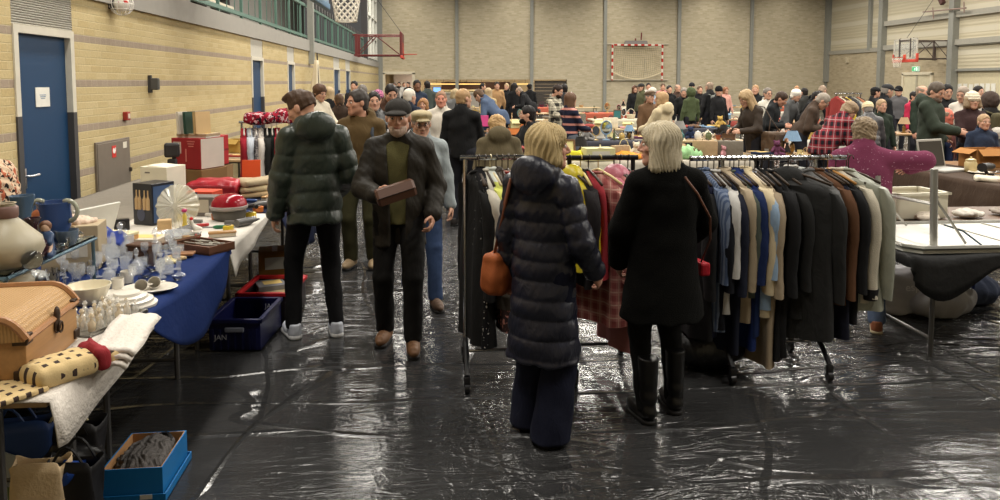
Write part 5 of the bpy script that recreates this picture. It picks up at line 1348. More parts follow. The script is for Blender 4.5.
for tr in range(4000):
    px, py = r.uniform(52, 182), r.uniform(250, 290); p = PZ(px, py, TT)
    if p.x > XE - .04 - (.06 if py < 262 else 0) or p.x < -2.5 or p.y > 4.62 or p.y < 3.45: continue
    if min([math.hypot(p.x - a, p.y - b) for a, b in placed]) < .074: continue
    k = kinds[n % len(kinds)]; sc = r.uniform(.5, .8); placed.append((p.x, p.y)); n += 1
    if k == 'cut_bowl': sc *= .5
    item(k, (p.x, p.y, TT + .002), r.uniform(0, 6), sc, GC if n % 3 else GCR, desc[k] + ' among the crowded clear glass on the blue cloth', cat_[k], desc[k] + ' on the blue cloth')
    if n > 110: break
p = PZ(143, 258, TT); e = empty('brown_casket', (p.x, p.y, TT), -.35, 'small dark brown leather casket among the cut glass', 'box'); bm = B(); box(bm, (0, 0, .035), (.15, .1, .07), bev=.005); link('body', bm, cloth((76, 52, 38), 'leather'), e); bm = B(); box(bm, (0, 0, .08), (.156, .106, .02), bev=.008); link('lid', bm, cloth((84, 58, 42), 'leather'), e)
p = PZ(168, 245, TT); item('cut_bowl', (p.x - .05, p.y + .1, TT), 0, (1.0, .7, .55), GC, 'oval cut glass dish lying near the blue table corner', 'dish')
for px, py, c, lab in ((176, 259, (186, 160, 116), 'tan wallet lying on the blue cloth edge'), (184, 257, (150, 106, 72), 'brown leather wallet propped on the tan one'), (170, 262, (206, 192, 140), 'pale yellow folded napkin beside the tan wallet')):
    p = PZ(px, py, TT); bm = B(); box(bm, (0, 0, .009), (.12, .075, .016), rotz(.5 + px * .1), .005); e = empty('wallet' if 'wallet' in lab else 'napkin', (p.x, p.y, TT + (.012 if 'propped' in lab else 0)), 0, lab, 'wallet' if 'wallet' in lab else 'napkin'); link('body', bm, mat(c, .6, bump=.2, name='leather'), e)
    bm = B(); box(bm, (.0, 0, .018), (.112, .008, .004), rotz(.5 + px * .1)); link('fold', bm, mat(tuple(int(q * .8) for q in c), .6, name='leather'), e)
p = PZ(120, 249, TT); e = empty('wooden_cube_box', (p.x, p.y, TT), -.3, 'pale wooden box with cream lid on the table by the wall', 'box'); bm = B(); box(bm, (0, 0, .045), (.19, .11, .09), bev=.004); link('body', bm, wood((196, 146, 88)), e); bm = B(); box(bm, (0, 0, .099), (.196, .116, .018), bev=.004); link('lid', bm, mat((222, 212, 170), .5, name='cream_paint'), e)
p = PZ(205, 250, TT); e = empty('cutlery_case', (p.x, p.y, TT), -.55, 'open dark wooden cutlery case with lid folded back', 'case'); bm = B(); openbox(bm, (.30, .2, .05), .012); link('tray', bm, wood((96, 60, 38)), e); bm = B(); box(bm, (-.24, 0, .035), (.2, .2, .014), roty(-.28)); link('lid', bm, wood((120, 80, 52)), e)
bm = B(); r2 = random.Random(2)
for k in range(12): a = r2.uniform(-.4, .4); x, y = r2.uniform(-.11, .11), r2.uniform(-.06, .06); tube(bm, [(x - .05 * math.cos(a), y - .05 * math.sin(a), .05), (x + .05 * math.cos(a), y + .05 * math.sin(a), .05)], .006, 5)
o = link('cutlery', bm, metalm((190, 188, 180), .3), e); o['kind'] = 'stuff'
# ---- glass shelf with vases
gy0, gy1, gx0, gx1, gz = 3.18, 3.98, -2.75, -1.80, 1.0
e = empty('glass_shelf', ((gx0 + gx1) / 2, (gy0 + gy1) / 2, TT), 0, 'low glass display shelf on blue metal legs above the table', 'shelf')
bm = B(); box(bm, (0, 0, gz - TT - .006), (gx1 - gx0, gy1 - gy0, .012), bev=.003); link('pane', bm, glassm((190, 215, 220), .05), e)
BLM = mat((92, 116, 128), .4, .5, name='blue_grey_metal')
for a in (-1, 1):
    for b in (-1, 1):
        x, y = a * (gx1 - gx0 - .02) / 2, b * (gy1 - gy0 - .02) / 2; bm = B(); tube(bm, [(x, y, 0), (x, y, gz - TT - .03), (x - a * .03, y, gz - TT - .012)], .009, 8); link('leg', bm, BLM, e)
bm = B()
for a in (-1, 1): tube(bm, [(a * (gx1 - gx0) / 2, -(gy1 - gy0) / 2, gz - TT - .016), (a * (gx1 - gx0) / 2, (gy1 - gy0) / 2, gz - TT - .016)], .009, 6); tube(bm, [(-(gx1 - gx0) / 2, a * (gy1 - gy0) / 2, gz - TT - .016), ((gx1 - gx0) / 2, a * (gy1 - gy0) / 2, gz - TT - .016)], .009, 6)
link('rail', bm, BLM, e)
GZ = gz + .001
def vs(name, px, py, Y, prof, m, lab, cat, fn=None, seg=24, zb=GZ):
    p = PY(px, py, Y); bm = B(); lathe(bm, prof, seg=seg, fn=fn); return tag(link(name, bm, m, None, (p.x, p.y, zb), smooth=50), lab, cat)
FROST = mat((196, 186, 160), .4, 0, .5, .08, name='frosted_glass', trans=.25); BLG = mat((96, 122, 150), .25, name='blue_glass', trans=.35)
o = vs('flask_vase', 9, 262, 3.35, [(.09, 0), (.11, .01), (.14, .07), (.13, .12), (.07, .18), (.035, .215), (.034, .27), (.04, .275), (.03, .275), (.03, .2), (0, .18)], FROST, 'large pale frosted flask vase with bronze neck band', 'vase')
bm = B(); lathe(bm, [(.042, .21), (.046, .22), (.046, .255), (.04, .262)], seg=20); link('neck_band', bm, mat((120, 92, 84), .5, name='bronze'), o, smooth=50)
vs('trumpet_vase', 24, 240, 3.6, [(.05, 0), (.05, .01), (.03, .06), (.028, .15), (.055, .27), (.05, .27), (.022, .15), (0, .06)], BLG, 'tall smoky blue trumpet vase on the glass shelf', 'vase', lambda a, r, z: r * (1 + .06 * math.cos(6 * a)))
vs('plum_vase', 34, 250, 3.45, [(.03, 0), (.055, .02), (.062, .05), (.05, .085), (.02, .115), (.016, .155), (.035, .19), (.03, .19), (.012, .155), (0, .1)], mat((58, 34, 40), .15, name='plum_glass', trans=.2), 'dark plum bulb vase with ruffled mouth', 'vase', lambda a, r, z: r * (1 + (.12 * math.cos(5 * a) if z > .17 else 0)))
BV = mat((70, 96, 150), .2, name='cobalt_glass', trans=.35)
p = PY(55, 232, 3.8); e = empty('two_handled_vase', (p.x, p.y, GZ), -.1, 'wide blue shaded glass vase with two curled handles', 'vase'); e.scale = (.92, .92, 1.12)
bm = B(); lathe(bm, [(.05, 0), (.06, .01), (.075, .06), (.085, .11), (.08, .16), (.085, .185), (.078, .185), (.07, .11), (0, .04)], seg=24); link('body', bm, BV, e, smooth=50)
for s in (-1, 1): bm = B(); tube(bm, [(s * (.078 + .05 * math.sin(t)), 0, .145 - .045 * math.cos(t)) for t in np.linspace(0, PI * 1.15, 11)], .011, 8); link('handle', bm, mat((188, 190, 170), .2, name='pale_glass', trans=.3), e, smooth=True)
bm = B(); ball(bm, (-.05, -.065, .13), (.03, .018, .03), 1); link('shell_ornament', bm, mat((190, 110, 70), .5, name='orange_glaze'), e)
p = PY(46, 240, 3.5); e = empty('boy_figurine', (p.x, p.y, GZ), .3, 'seated porcelain boy figurine in blue coat and trousers', 'figurine')
blob('body', union([sd_ell((0, 0, .135), (.022, .022, .026)), sd_cap((-.016, -.012, .06), (-.02, -.05, .02), .016, .012), sd_cap((.016, -.012, .06), (.02, -.05, .02), .016, .012)], .008), .006, mat((206, 172, 146), .4, name='porcelain'), e)
blob('coat', union([sd_cap((0, 0, .05), (0, 0, .1), .034, .028), sd_cap((.024, -.01, .1), (.02, -.035, .07), .013, .012), sd_cap((-.024, -.01, .1), (-.02, -.035, .07), .013, .012), sd_cap((-.016, -.012, .045), (-.02, -.05, .015), .02, .016), sd_cap((.016, -.012, .045), (.02, -.05, .015), .02, .016), sd_box((0, .0, .012), (.034, .04, .012), .006)], .01), .006, mat((52, 72, 104), .35, name='blue_glaze'), e)
blob('hair', cut(sd_ell((0, .004, .142), (.026, .026, .026)), sd_ell((0, -.03, .132), (.02, .022, .024)), .004), .005, mat((110, 74, 50), .5, name='glaze'), e)
vs('glass_paperweight', 32, 261, 3.28, [(.02, 0), (.036, .012), (.042, .036), (.036, .06), (.02, .074), (0, .078)], glassm((225, 228, 228), .04), 'round clear crystal ball at the front of the glass shelf', 'ornament', lambda a, r, z: r * (1 + .03 * math.cos(9 * a + z * 80)))
vs('blue_bowl', 67, 232, 3.75, [(.03, 0), (.035, .006), (.05, .04), (.052, .075), (.047, .075), (.04, .02), (0, .01)], mat((128, 146, 166), .15, name='pale_blue_glass', trans=.5), 'small pale blue glass bowl at the shelf end', 'bowl')
for px, py, lab in ((54, 240, 'small clear swan ornament nearest the figurine'), (62, 237, 'small clear swan ornament beside the blue glass bowl'), (79, 232, 'round glass globe ornament at the far shelf corner')):
    p = PY(px, py, 3.62 if px < 70 else 3.9); e = empty('glass_ornament', (p.x, p.y, GZ), px * .3, lab, 'ornament'); bm = B(); ball(bm, (0, 0, .02), (.028, .02, .02), 1); tube(bm, [(.022, 0, .025), (.035, 0, .045), (.028, 0, .062), (.038, 0, .064)], [.008, .006, .006, .003], 6); link('body', bm, glassm((225, 228, 228), .04), e)
p = PY(74, 218, 4.3); item('crumpled_cloth', (p.x, p.y, 1.0), .4, .55, cloth((214, 190, 170)), 'pale pink bunched cloth behind the blue glass bowl', 'cloth')
p = PY(74, 228, 4.3); item('packing_carton', (p.x, p.y, TT), .2, (.8, .8, .83), card((176, 160, 132)), 'plain carton under the pale pink cloth', 'box')
# things under and behind the glass shelf
for px, py, k, sc, m, lab in ((75, 258, 'vase', (.75, .75, .72), glassm((235, 236, 232), .04), 'tall flared cut crystal vase under the shelf end'), (62, 268, 'jar', .6, glassm((225, 222, 214), .05), 'square clear cut glass jar under the shelf'), (47, 268, 'bottle', .55, mat((196, 160, 120), .3, name='amber_glass', trans=.4), 'amber perfume bottle with red top under the shelf'), (28, 280, 'crumpled_cloth', .55, mat((196, 198, 196), .2, .2, name='clear_wrap'), 'crumpled shiny clear wrapping under the glass shelf'), (10, 272, 'bowl', .7, cer((206, 200, 190)), 'white bowl at the left end under the shelf'), (38, 246, 'book', 1.1, mat((60, 92, 70), .6, name='cover'), 'green book standing under the glass shelf')):
    p = PZ(px, py, TT); item(k, (p.x, p.y, TT + (.09 if k == 'book' else 0)), .3, sc, m, lab, k.split('_')[-1] if k != 'crumpled_cloth' else 'wrapping', None, (1.45, 0) if k == 'book' else None)
# ---- sloping white board, blue cloth, boxes at the wall
p = PZ(108, 243, TT); e = empty('white_board', (p.x - .14, p.y + .12, TT), -.35, 'sloping white board leaning by the grey cabinet', 'board'); bm = B(); box(bm, (0, 0, .14), (.02, .62, .3), roty(.35) , .004); link('board', bm, mat((206, 204, 194), .6, name='white_board'), e); bm = B(); box(bm, (-.11, 0, .1), (.015, .04, .22), roty(-.4)); link('stand', bm, DGREY, e); e.scale = (.8, .62, .8)
p = PY(95, 224, 4.6); bm = B(); rg = []
e = empty('blue_fabric_cone', (p.x, p.y, TT), .2, 'folded royal blue fabric draped to a point beside the shelf', 'cloth'); grid(bm, 14, 10, lambda u, v: ((u - .5) * .34, (v - .5) * .22, .10 + .10 * (1 - abs(u - .45) * 1.6) - .12 * abs(v - .5) + .012 * math.sin(u * 22))); o = link('cloth', bm, mat((34, 54, 130), .8, bump=.3, name='blue_cloth'), e, smooth=True); solidify(o, .008); bm = B(); box(bm, (0, 0, .05), (.2, .14, .1), bev=.01); link('support_box', bm, mat((60, 60, 66), .6), e)
p = PZ(143, 232, TT); p = Vector((p.x - .05, p.y + .35, TT))
e = empty('gift_box', p, -.5, 'black printed gift box showing bottles on its front', 'box'); e.scale = (.8, .6, .95); bm = B(); box(bm, (0, 0, .16), (.24, .34, .32), bev=.004); link('body', bm, mat((34, 36, 44), .35, name='black_card'), e); bm = B(); box(bm, (.122, 0, .16), (.002, .3, .28)); link('blue_side', bm, mat((62, 84, 120), .4, name='blue_print'), e)
bm = B()
for k, x in enumerate((-.07, -.03, .03, .075)): tube(bm, [(x, -.172, .12), (x, -.172, .2), (x, -.172, .225), (x, -.172, .27)], [.02, .02, .008, .007], 8)
link('bottle_picture', bm, mat((190, 160, 118), .5, name='print'), e); bm = B(); tube(bm, [(-.02, -.1715, .08), (-.02, -.174, .08)], .05, 18); link('round_label', bm, mat((70, 76, 100), .5, name='print'), e)
# round crystal plate on edge with little things before it
p = PZ(172, 230, TT); e = empty('crystal_platter', (p.x, p.y + .1, TT + .155), -.1, 'large round crystal platter standing upright by the white carton', 'platter')
bm = B(); g = B(); lathe(bm, [(.02, .03), (.09, .012), (.15, -.012), (.158, -.02), (.15, -.026), (.09, -.006), (0, .01)], seg=48, fn=lambda a, r, z: r * (1 + .02 * math.cos(16 * a)))
for v in bm.verts:
    v.co.z += .007 * math.cos(20 * math.atan2(v.co.y, v.co.x)) * min(1, v.co.xy.length / .1); v.co = rotx(PI / 2 - .2) @ v.co
link('platter', bm, mat((232, 228, 208), .06, 0, 1, .0, .4, 50, 'cut_crystal', alpha=.42, coat=1), e, smooth=12); g.free(); bm = B(); tube(bm, [(-.06, .02, -.15), (-.06, .1, -.15), (0, .06, -.02)], .005, 5); tube(bm, [(.06, .02, -.15), (.06, .1, -.15), (0, .06, -.02)], .005, 5); link('plate_stand', bm, metalm((120, 110, 90)), e)
p = PZ(169, 230, TT); bm = B(); box(bm, (0, 0, .045), (.09, .07, .09), rotz(.3), .006); tag(link('wooden_block', bm, wood((204, 170, 122)), None, (p.x, p.y - .08, TT)), 'small plain pale wooden block before the crystal platter', 'block')
p = PZ(185, 231, TT); e = empty('flower_girl_figurine', (p.x, p.y, TT), 0, 'slim yellow figurine topped by a pink flower', 'figurine'); bm = B(); lathe(bm, [(.024, 0), (.02, .03), (.012, .07), (.016, .1), (.008, .125), (0, .13)], seg=14); link('body', bm, mat((214, 190, 88), .4, name='yellow_glaze'), e, smooth=50); bm = B(); ball(bm, (0, 0, .145), (.02, .02, .014), 1); link('flower', bm, mat((170, 40, 96), .5, name='pink_glaze'), e)
p = PZ(195, 232, TT); e = empty('red_bird_ornament', (p.x, p.y, TT), .6, 'small white bird ornament with a red crest', 'ornament'); blob('body', union([sd_cap((0, 0, .03), (.04, 0, .02), .022, .012), (sd_cap((-.01, 0, .04), (-.02, 0, .08), .013, .01), .012)], .01), .005, cer((220, 216, 206)), e); bm = B(); ball(bm, (-.022, 0, .096), (.013, .01, .012), 1); link('crest', bm, mat((186, 34, 36), .4, name='red_glaze'), e)
p = PZ(164, 240, TT); item('serving_tray', (p.x, p.y, TT), .1, (1.05, .75, .8), mat((186, 184, 172), .25, 0, .5, .1, .6, 50, 'pressed_glass'), 'oval pressed glass tray in front of the crystal platter', 'tray')
p = PZ(172, 237, TT + .03); item('plate', (p.x, p.y, TT + .03), 0, 1.0, GC, 'clear glass plate resting in the pressed glass tray', 'plate')
p = PZ(145, 246, TT); item('game_box', (p.x - .03, p.y, TT), -.1, (1.0, .8, 1), mat((206, 196, 176), .6, name='print'), 'flat cream and red game box behind the brown casket', 'box')
for px, py, lab, c in ((100, 235, 'black folding phone stand leaning by the wooden box', (26, 24, 24)), (122, 230, 'small black camera beside the gift box', (30, 28, 30))):
    p = PZ(px, py, TT); e = empty('camera' if 'camera' in lab else 'phone', (p.x, p.y, TT), .4, lab, 'camera' if 'camera' in lab else 'phone'); bm = B(); box(bm, (0, 0, .04), (.1, .03 if 'phone' in lab else .05, .08), rotx(-.3) if 'phone' in lab else None, .006); link('body', bm, plast(c), e); bm = B(); tube(bm, [(0, -.02, .045), (0, -.05, .045)], .024, 14); link('lens', bm, plast((60, 58, 58)), e)
# white carton, mic stand, red boxes and books on the back table
def printed_box(name, lab, px, py, Y, w, d, h, rz, c, z=TT, cat='box'):
    p = PY(px, py, Y); e = empty(name, (p.x, p.y, z), rz, lab, cat); bm = B(); box(bm, (0, 0, h / 2), (w, d, h), bev=.004); link('body', bm, mat(c, .6, name='printed_card'), e); return e
e = printed_box('white_carton', 'tall white appliance carton with a black window print', 164, 195, 6.6, .27, .24, .32, -.35, (226, 220, 200))
bm = B(); box(bm, (.03, -.1215, .12), (.15, .002, .05)); link('printed_window', bm, mat((34, 30, 40), .4, name='print'), e); bm = B(); box(bm, (0, 0, .323), (.16, .2, .006), roty(.06)); link('flap', bm, mat((232, 226, 206), .6, name='printed_card'), e)
bm = B()
for k, (z, w) in enumerate(((.27, .05), (.075, .03), (.035, .16))): box(bm, (-.06 + .03 * k, -.1215, z), (w, .002, .012))
for k in range(6): box(bm, (-.136, -.02, .28 - k * .035), (.002, .15 - .02 * (k % 3), .01))
link('small_print', bm, mat((120, 112, 108), .6, name='print'), e)
p = PY(172, 150, 6.9); q = PY(184, 195, 6.9); e = empty('black_pole', (q.x, q.y, TT), 0, 'black stick vacuum pole leaning at the red box', 'pole'); d = p - Vector((q.x, q.y, TT)); bm = B(); tube(bm, [(0, 0, 0), d * .95], .018, 10); link('pole', bm, DARK, e); bm = B(); box(bm, d + Vector((.0, 0, .0)), (.13, .1, .13), rotz(.3), .02); box(bm, d + Vector((0, 0, -.13)), (.07, .07, .1), None, .01); link('head', bm, DARK, e)
e = printed_box('brown_carton', 'plain brown carton under the red box', 200, 192, 7.3, .36, .36, .22, -.4, (128, 98, 60))
zr = TT + .224
e = printed_box('red_carton', 'large dark red carton with a white side on the brown carton', 199, 178, 7.3, .34, .32, .29, -.42, (150, 38, 40), zr)
bm = B(); box(bm, (.1715, 0, .145), (.002, .31, .28)); link('white_side', bm, mat((200, 190, 178), .6, name='print'), e)
bm = B(); box(bm, (-.1, -.1615, .2), (.09, .002, .11)); link('pale_label', bm, mat((206, 190, 176), .6, name='print'), e)
bm = B()
for k in range(3): box(bm, (.06, -.1615, .26 - k * .022), (.09 - .015 * k, .002, .009))
box(bm, (.0, -.1615, .13), (.014, .002, .12)); link('red_print', bm, mat((206, 120, 110), .6, name='print'), e)
e = printed_box('red_slip_box', 'narrow red box standing right behind the white sided carton', 218, 176, 7.75, .12, .22, .3, -.3, (172, 36, 40), TT + .2); e2 = printed_box('wooden_crate_box', 'small wooden box under the narrow red box', 218, 196, 7.75, .2, .26, .196, -.3, (150, 116, 78))
bm = B(); box(bm, (0, 0, .15), (.122, .222, .02)); link('lid_line', bm, mat((130, 26, 30), .6, name='print'), e)
bm = B(); box(bm, (0, 0, .19), (.204, .264, .012)); link('lid', bm, wood((160, 126, 86)), e2)
zt = zr + .292
p = PY(199, 146, 7.3); item('game_box', (p.x, p.y, zt), -.3, (1.05, 1.0, .6), mat((160, 140, 112), .6, name='print'), 'flat tan game box lying on top of the red carton', 'box')
zt += .04
for px, w, c, lab, rz in ((182, .045, (214, 206, 190), 'white spined book upright on the red carton', .1), (189, .05, (34, 66, 54), 'dark green book upright beside the white one', .05), (201, .1, (206, 176, 128), 'open cream comic book leaning on the red carton', -.4)):
    p = PY(px, 146, 7.25); item('book', (p.x, p.y, zt + .1), rz + 1.2, (1, 1, w / .029 * .5), mat(c, .6, name='cover'), lab, 'book', None, (PI / 2 - .05, 0))
p = PY(222, 184, 7.35); f = keep(warp(sd_box((0, 0, .08), (.24, .16, .085), .07), lambda P: .012 * sinnoise(P, 20, 6)), sd_plane((0, 0, -1), 0)); e = empty('red_blanket', (p.x + .1, p.y - .5, TT), -.15, 'thick folded red quilt lying before the red boxes', 'quilt'); blob('quilt', f, .012, cloth((166, 26, 42), 'puffer'), e)
bm = B(); grid(bm, 10, 4, lambda u, v: (-.24 + .48 * u, -.166 - .005 * v, .03 + .1 * v + .004 * math.sin(20 * u))); o = link('folded_edge', bm, cloth((140, 20, 36), 'puffer'), e, smooth=True); solidify(o, .012)
e = printed_box('orange_box', 'bright orange red tool carton with a dark stripe', 205, 199, 6.25, .22, .18, .15, -.2, (206, 72, 44)); bm = B(); box(bm, (-.04, -.0915, .075), (.05, .002, .14)); link('dark_stripe', bm, mat((34, 40, 70), .5, name='print'), e)
e = printed_box('picture_carton', 'grey carton with product pictures below the orange box', 200, 212, 5.95, .3, .16, .15, -.15, (110, 104, 98)); bm = B(); box(bm, (.06, -.0815, .08), (.1, .002, .1)); box(bm, (-.08, -.0815, .08), (.08, .002, .09)); link('photo_print', bm, mat((190, 180, 160), .5, name='print'), e)
# steam iron like red dome appliance
p = PZ(225, 222, TT); e = empty('domed_sandwich_maker', (p.x, p.y + .12, TT), .2, 'red domed waffle maker with clear rim on a grey base', 'appliance')
bm = B(); lathe(bm, [(.1, 0), (.115, .01), (.125, .06), (.118, .075), (0, .075)], seg=28); link('base', bm, mat((92, 88, 82), .4, name='grey_plastic'), e, smooth=50); bm = B(); lathe(bm, [(.13, .078), (.142, .09), (.142, .105), (.12, .112), (0, .112)], seg=28); link('rim', bm, mat((200, 190, 184), .15, name='clear_plastic', trans=.4), e, smooth=50)
bm = B(); lathe(bm, [(.132, .106), (.126, .14), (.1, .172), (.06, .19), (0, .196)], seg=28); link('dome_lid', bm, mat((146, 26, 38), .15, name='red_enamel'), e, smooth=50); bm = B(); tube(bm, [(.12, 0, .09), (.19, -.04, .1), (.2, -.1, .1)], .016, 8); link('handle', bm, DARK, e)
# tools and small goods strewn over the white and navy cloths
r = random.Random(21); seen = [(PZ(*q, TT).x, PZ(*q, TT).y) for q in ((205, 250), (225, 222))]; n = 0
SM = [('red handled pliers', 'pliers', (170, 40, 36)), ('black remote control', 'remote', (30, 28, 30)), ('yellow tape measure', 'tape measure', (206, 176, 50)), ('grey hand drill', 'drill', (96, 94, 92)), ('green screwdriver', 'screwdriver', (40, 106, 70)), ('wooden brush', 'brush', (176, 136, 88)), ('white plug adapter', 'plug', (220, 214, 204)), ('steel spanner', 'spanner', (150, 150, 150)), ('blue pocket torch', 'torch', (50, 76, 130)), ('orange bait tin', 'tin', (196, 110, 50))]
where = ['near the cutlery case', 'beside the red domed appliance', 'before the orange box', 'on the navy cloth edge', 'on the white cloth edge']
for tr in range(900):
    px, py = r.uniform(180, 268), r.uniform(188, 246); p = PZ(px, py, TT)
    if p.x > XE - .06 or p.y < 4.85 or p.y > 7.4 or p.x < -2.2 or min(math.hypot(p.x - a, p.y - b) for a, b in seen) < .15: continue
    seen.append((p.x, p.y)); nm, ct, c = SM[n % 10]; wi = 3 if p.y > 6 and p.x > -1.7 else 2 if p.y > 6 else 4 if p.x > -1.6 else 1 if p.y > 5.4 else 0
    e = empty(ct.replace(' ', '_'), (p.x, p.y, TT), r.uniform(0, 6)); m = plast(c) if c != (150, 150, 150) else metalm(c)
    bm = B()
    if ct in ('remote', 'plug', 'tape measure'): box(bm, (0, 0, .014), (.14 if ct == 'remote' else .07, .05, .028 if ct != 'tape measure' else .06), bev=.008)
    elif ct == 'tin': lathe(bm, [(.04, 0), (.042, .005), (.042, .03), (.044, .032), (.044, .042), (0, .044)], seg=18)
    elif ct == 'drill': tube(bm, [(-.09, 0, .03), (.03, 0, .03), (.06, 0, .03), (.12, 0, .03)], [.03, .03, .018, .006], 10); tube(bm, [(-.07, 0, .03), (-.09, .11, .022)], .02, 8)
    elif ct == 'brush': box(bm, (0, 0, .03), (.18, .05, .018), bev=.008)
    else: tube(bm, [(-.1, 0, .014), (-.02, 0, .014), (.0, 0, .014)], [.013, .014, .008], 8)
    link('body', bm, m, e, smooth=40); bm = B()
    if ct in ('pliers', 'screwdriver', 'spanner', 'torch'): tube(bm, [(0, 0, .014), (.09, 0, .014), (.1, .01 if ct != 'torch' else 0, .014)], [.006, .006, .012 if ct != 'torch' else .006], 6)
    elif ct == 'remote':
        for i in range(3):
            for j in range(2): box(bm, (-.04 + i * .03, -.01 + j * .02, .029), (.012, .008, .004))
    elif ct == 'brush': box(bm, (0, 0, .011), (.17, .044, .022))
    elif ct == 'plug': tube(bm, [(.03, .01, .014), (.055, .01, .014)], .004, 5); tube(bm, [(.03, -.01, .014), (.055, -.01, .014)], .004, 5)
    else: tube(bm, [(0, 0, .03), (0, 0, .05)], .02, 10)
    link({'remote': 'buttons', 'brush': 'bristles', 'plug': 'pins', 'drill': 'knob', 'tin': 'lid_knob', 'tape measure': 'button'}.get(ct, 'shaft'), bm, metalm((120, 118, 115), .4) if ct not in ('remote', 'brush') else mat((190, 180, 160), .7, name='bristle'), e, smooth=40)
    tag(e, '%s lying %s' % (nm, where[wi]), ct, '%s %s' % (ct, where[wi])); n += 1
    if n > 44: break
for k, (c, lab) in enumerate((((196, 170, 130), 'tan folded blanket lowest on the stack by the puffer jacket'), ((206, 190, 150), 'cream folded blanket in the middle of the stack by the puffer jacket'), ((176, 160, 130), 'beige folded blanket on top of the stack by the puffer jacket'))):
    p = PY(262, 190, 6.9); item('folded_garment', (p.x - .02, p.y, TT + k * .055), .3 + k * .15, (1.1, 1.2, 1.1), cloth(c), lab, 'blanket')
p = PY(252, 192, 7.2); e = empty('orange_folder', (p.x, p.y, TT), .1, 'upright bright orange folder beside the blanket stack', 'folder'); bm = B(); box(bm, (0, 0, .15), (.17, .03, .3), rotx(-.1), .004); link('cover', bm, mat((216, 84, 40), .5, name='orange_card'), e); bm = B(); box(bm, (0.004, 0, .152), (.17, .022, .29), rotx(-.1)); link('pages', bm, mat((216, 206, 190), .8, name='paper'), e)
# ---- crates on the floor
def stall_crate(lab, px, py, px2, rz, w, d, h, body, rim, txt):
    p = PZ(px, py, 0); e = empty('plastic_crate', (p.x + .03, p.y + d / 2, .012), rz, lab, 'crate')
    bm = B(); openbox(bm, (w, d, h), .012)
    for s in (-1, 1):
        for k in range(7): box(bm, (-w / 2 + w * (k + .5) / 7, s * (d / 2 + .004), h * .35), (.012, .012, h * .66))
    link('body', bm, body, e); bm = B()
    for s in (-1, 1): box(bm, (s * w / 2, 0, h - .012), (.03, d + .03, .03), bev=.005); box(bm, (0, s * d / 2, h - .012), (w + .03, .03, .03), bev=.005)
    link('rim', bm, rim, e)
    for s in (-1, 1): bm = B(); box(bm, (0, s * (d / 2 + .007), h - .07), (.13, .016, .035), bev=.008); link('handhold', bm, mat((120, 124, 140), .5, name='handhold'), e)
    if txt: text('lettering', txt, .05, mat((170, 172, 180), .6, name='white_print'), e, (-.09, -d / 2 - .013, h - .12), (PI / 2, 0, 0)); text('lettering', txt, .05, mat((170, 172, 180), .6, name='white_print'), e, (.1, d / 2 - .014, h - .06), (PI / 2, 0, 0))
    return e
BC = plast((16, 20, 62))
stall_crate('empty dark blue plastic crate on the floor by the tables', 233, 352, 0, -.06, .34, .5, .21, BC, BC, 'JAN')
stall_crate('dark plastic crate with a red rim behind the blue crate', 262, 325, 0, -.06, .38, .5, .23, plast((34, 28, 30)), plast((168, 28, 34)), '')
p = PZ(262, 325, 0); p.y += .25; p.x += .03
for k, (c, dx, dy, lab) in enumerate((((196, 150, 150), -.1, -.1, 'pink record sleeve lying in the red rimmed crate'), ((206, 196, 150), .06, .02, 'cream record sleeve lying in the red rimmed crate'), ((120, 120, 124), -.05, .14, 'grey record sleeve lying in the red rimmed crate'))): item('game_box', (p.x + dx, p.y + dy, .02 + k * .066), .2 * k, (.7, .9, 1), mat(c, .6, name='print'), lab, 'record')
p = PZ(268, 282, 0); item('packing_carton', (p.x, p.y + .3, 0), .2, (.8, 1, .8), card((150, 104, 50)), 'small brown carton on the floor behind the crates', 'box')
# ---- blue shoe box with fur
a, b = PZ(118, 496, 0), PZ(186, 462, 0)
c = Vector((-1.33, 3.34, 0)); e = empty('shoe_box', (c.x, c.y, .008), .03, 'open bright blue shoe box on the plastic floor', 'box')
SB = mat((30, 116, 182), .45, name='blue_card'); KR = mat((176, 132, 88), .8, name='kraft_card')
w, d, h = .25, .34, .14
bm = B(); openbox(bm, (w, d, h), .005); link('body', bm, SB, e); bm = B(); openbox(bm, (w - .012, d - .012, h - .004), .003); o = link('lining', bm, KR, e); o.location.z = .004
bm = B(); openbox(bm, (w + .03, d + .03, .035), .005); link('lid_tray', bm, SB, e, (0, 0, -.006)); bm = B(); box(bm, (.06, -d / 2 - .016, .02), (.05, .002, .02)); link('label', bm, mat((214, 210, 200), .7, name='paper'), e)
fe = empty('fur_hat', (c.x, c.y, .045), .03, 'dark grey fur hat lying in the blue shoe box', 'hat'); f = warp(union([sd_ell((0, -.02, .06), (.105, .14, .07)), (sd_ell((.03, .05, .08), (.07, .08, .055)), .03)], .03), lambda P: .006 * np.sin(P[:, 0] * 210 + 3 * np.sin(P[:, 1] * 60)) * np.sin(P[:, 1] * 90 + 2 * np.sin(P[:, 0] * 70)) + .01 * sinnoise(P, 50, 4)); f = keep(f, sd_plane((0, 0, -1), -.002)); blob('fur', f, .0045, mat((104, 100, 98), .8, 0, .3, .6, .8, 220, 'fur'), fe)
bm = B(); tube(bm, [(.09 * math.cos(t), .02 + .13 * math.sin(t), .09 + .02 * math.sin(2 * t)) for t in np.linspace(.3, 2.6, 12)], .012, 6); link('band', bm, mat((34, 32, 32), .7, name='ribbon'), fe)
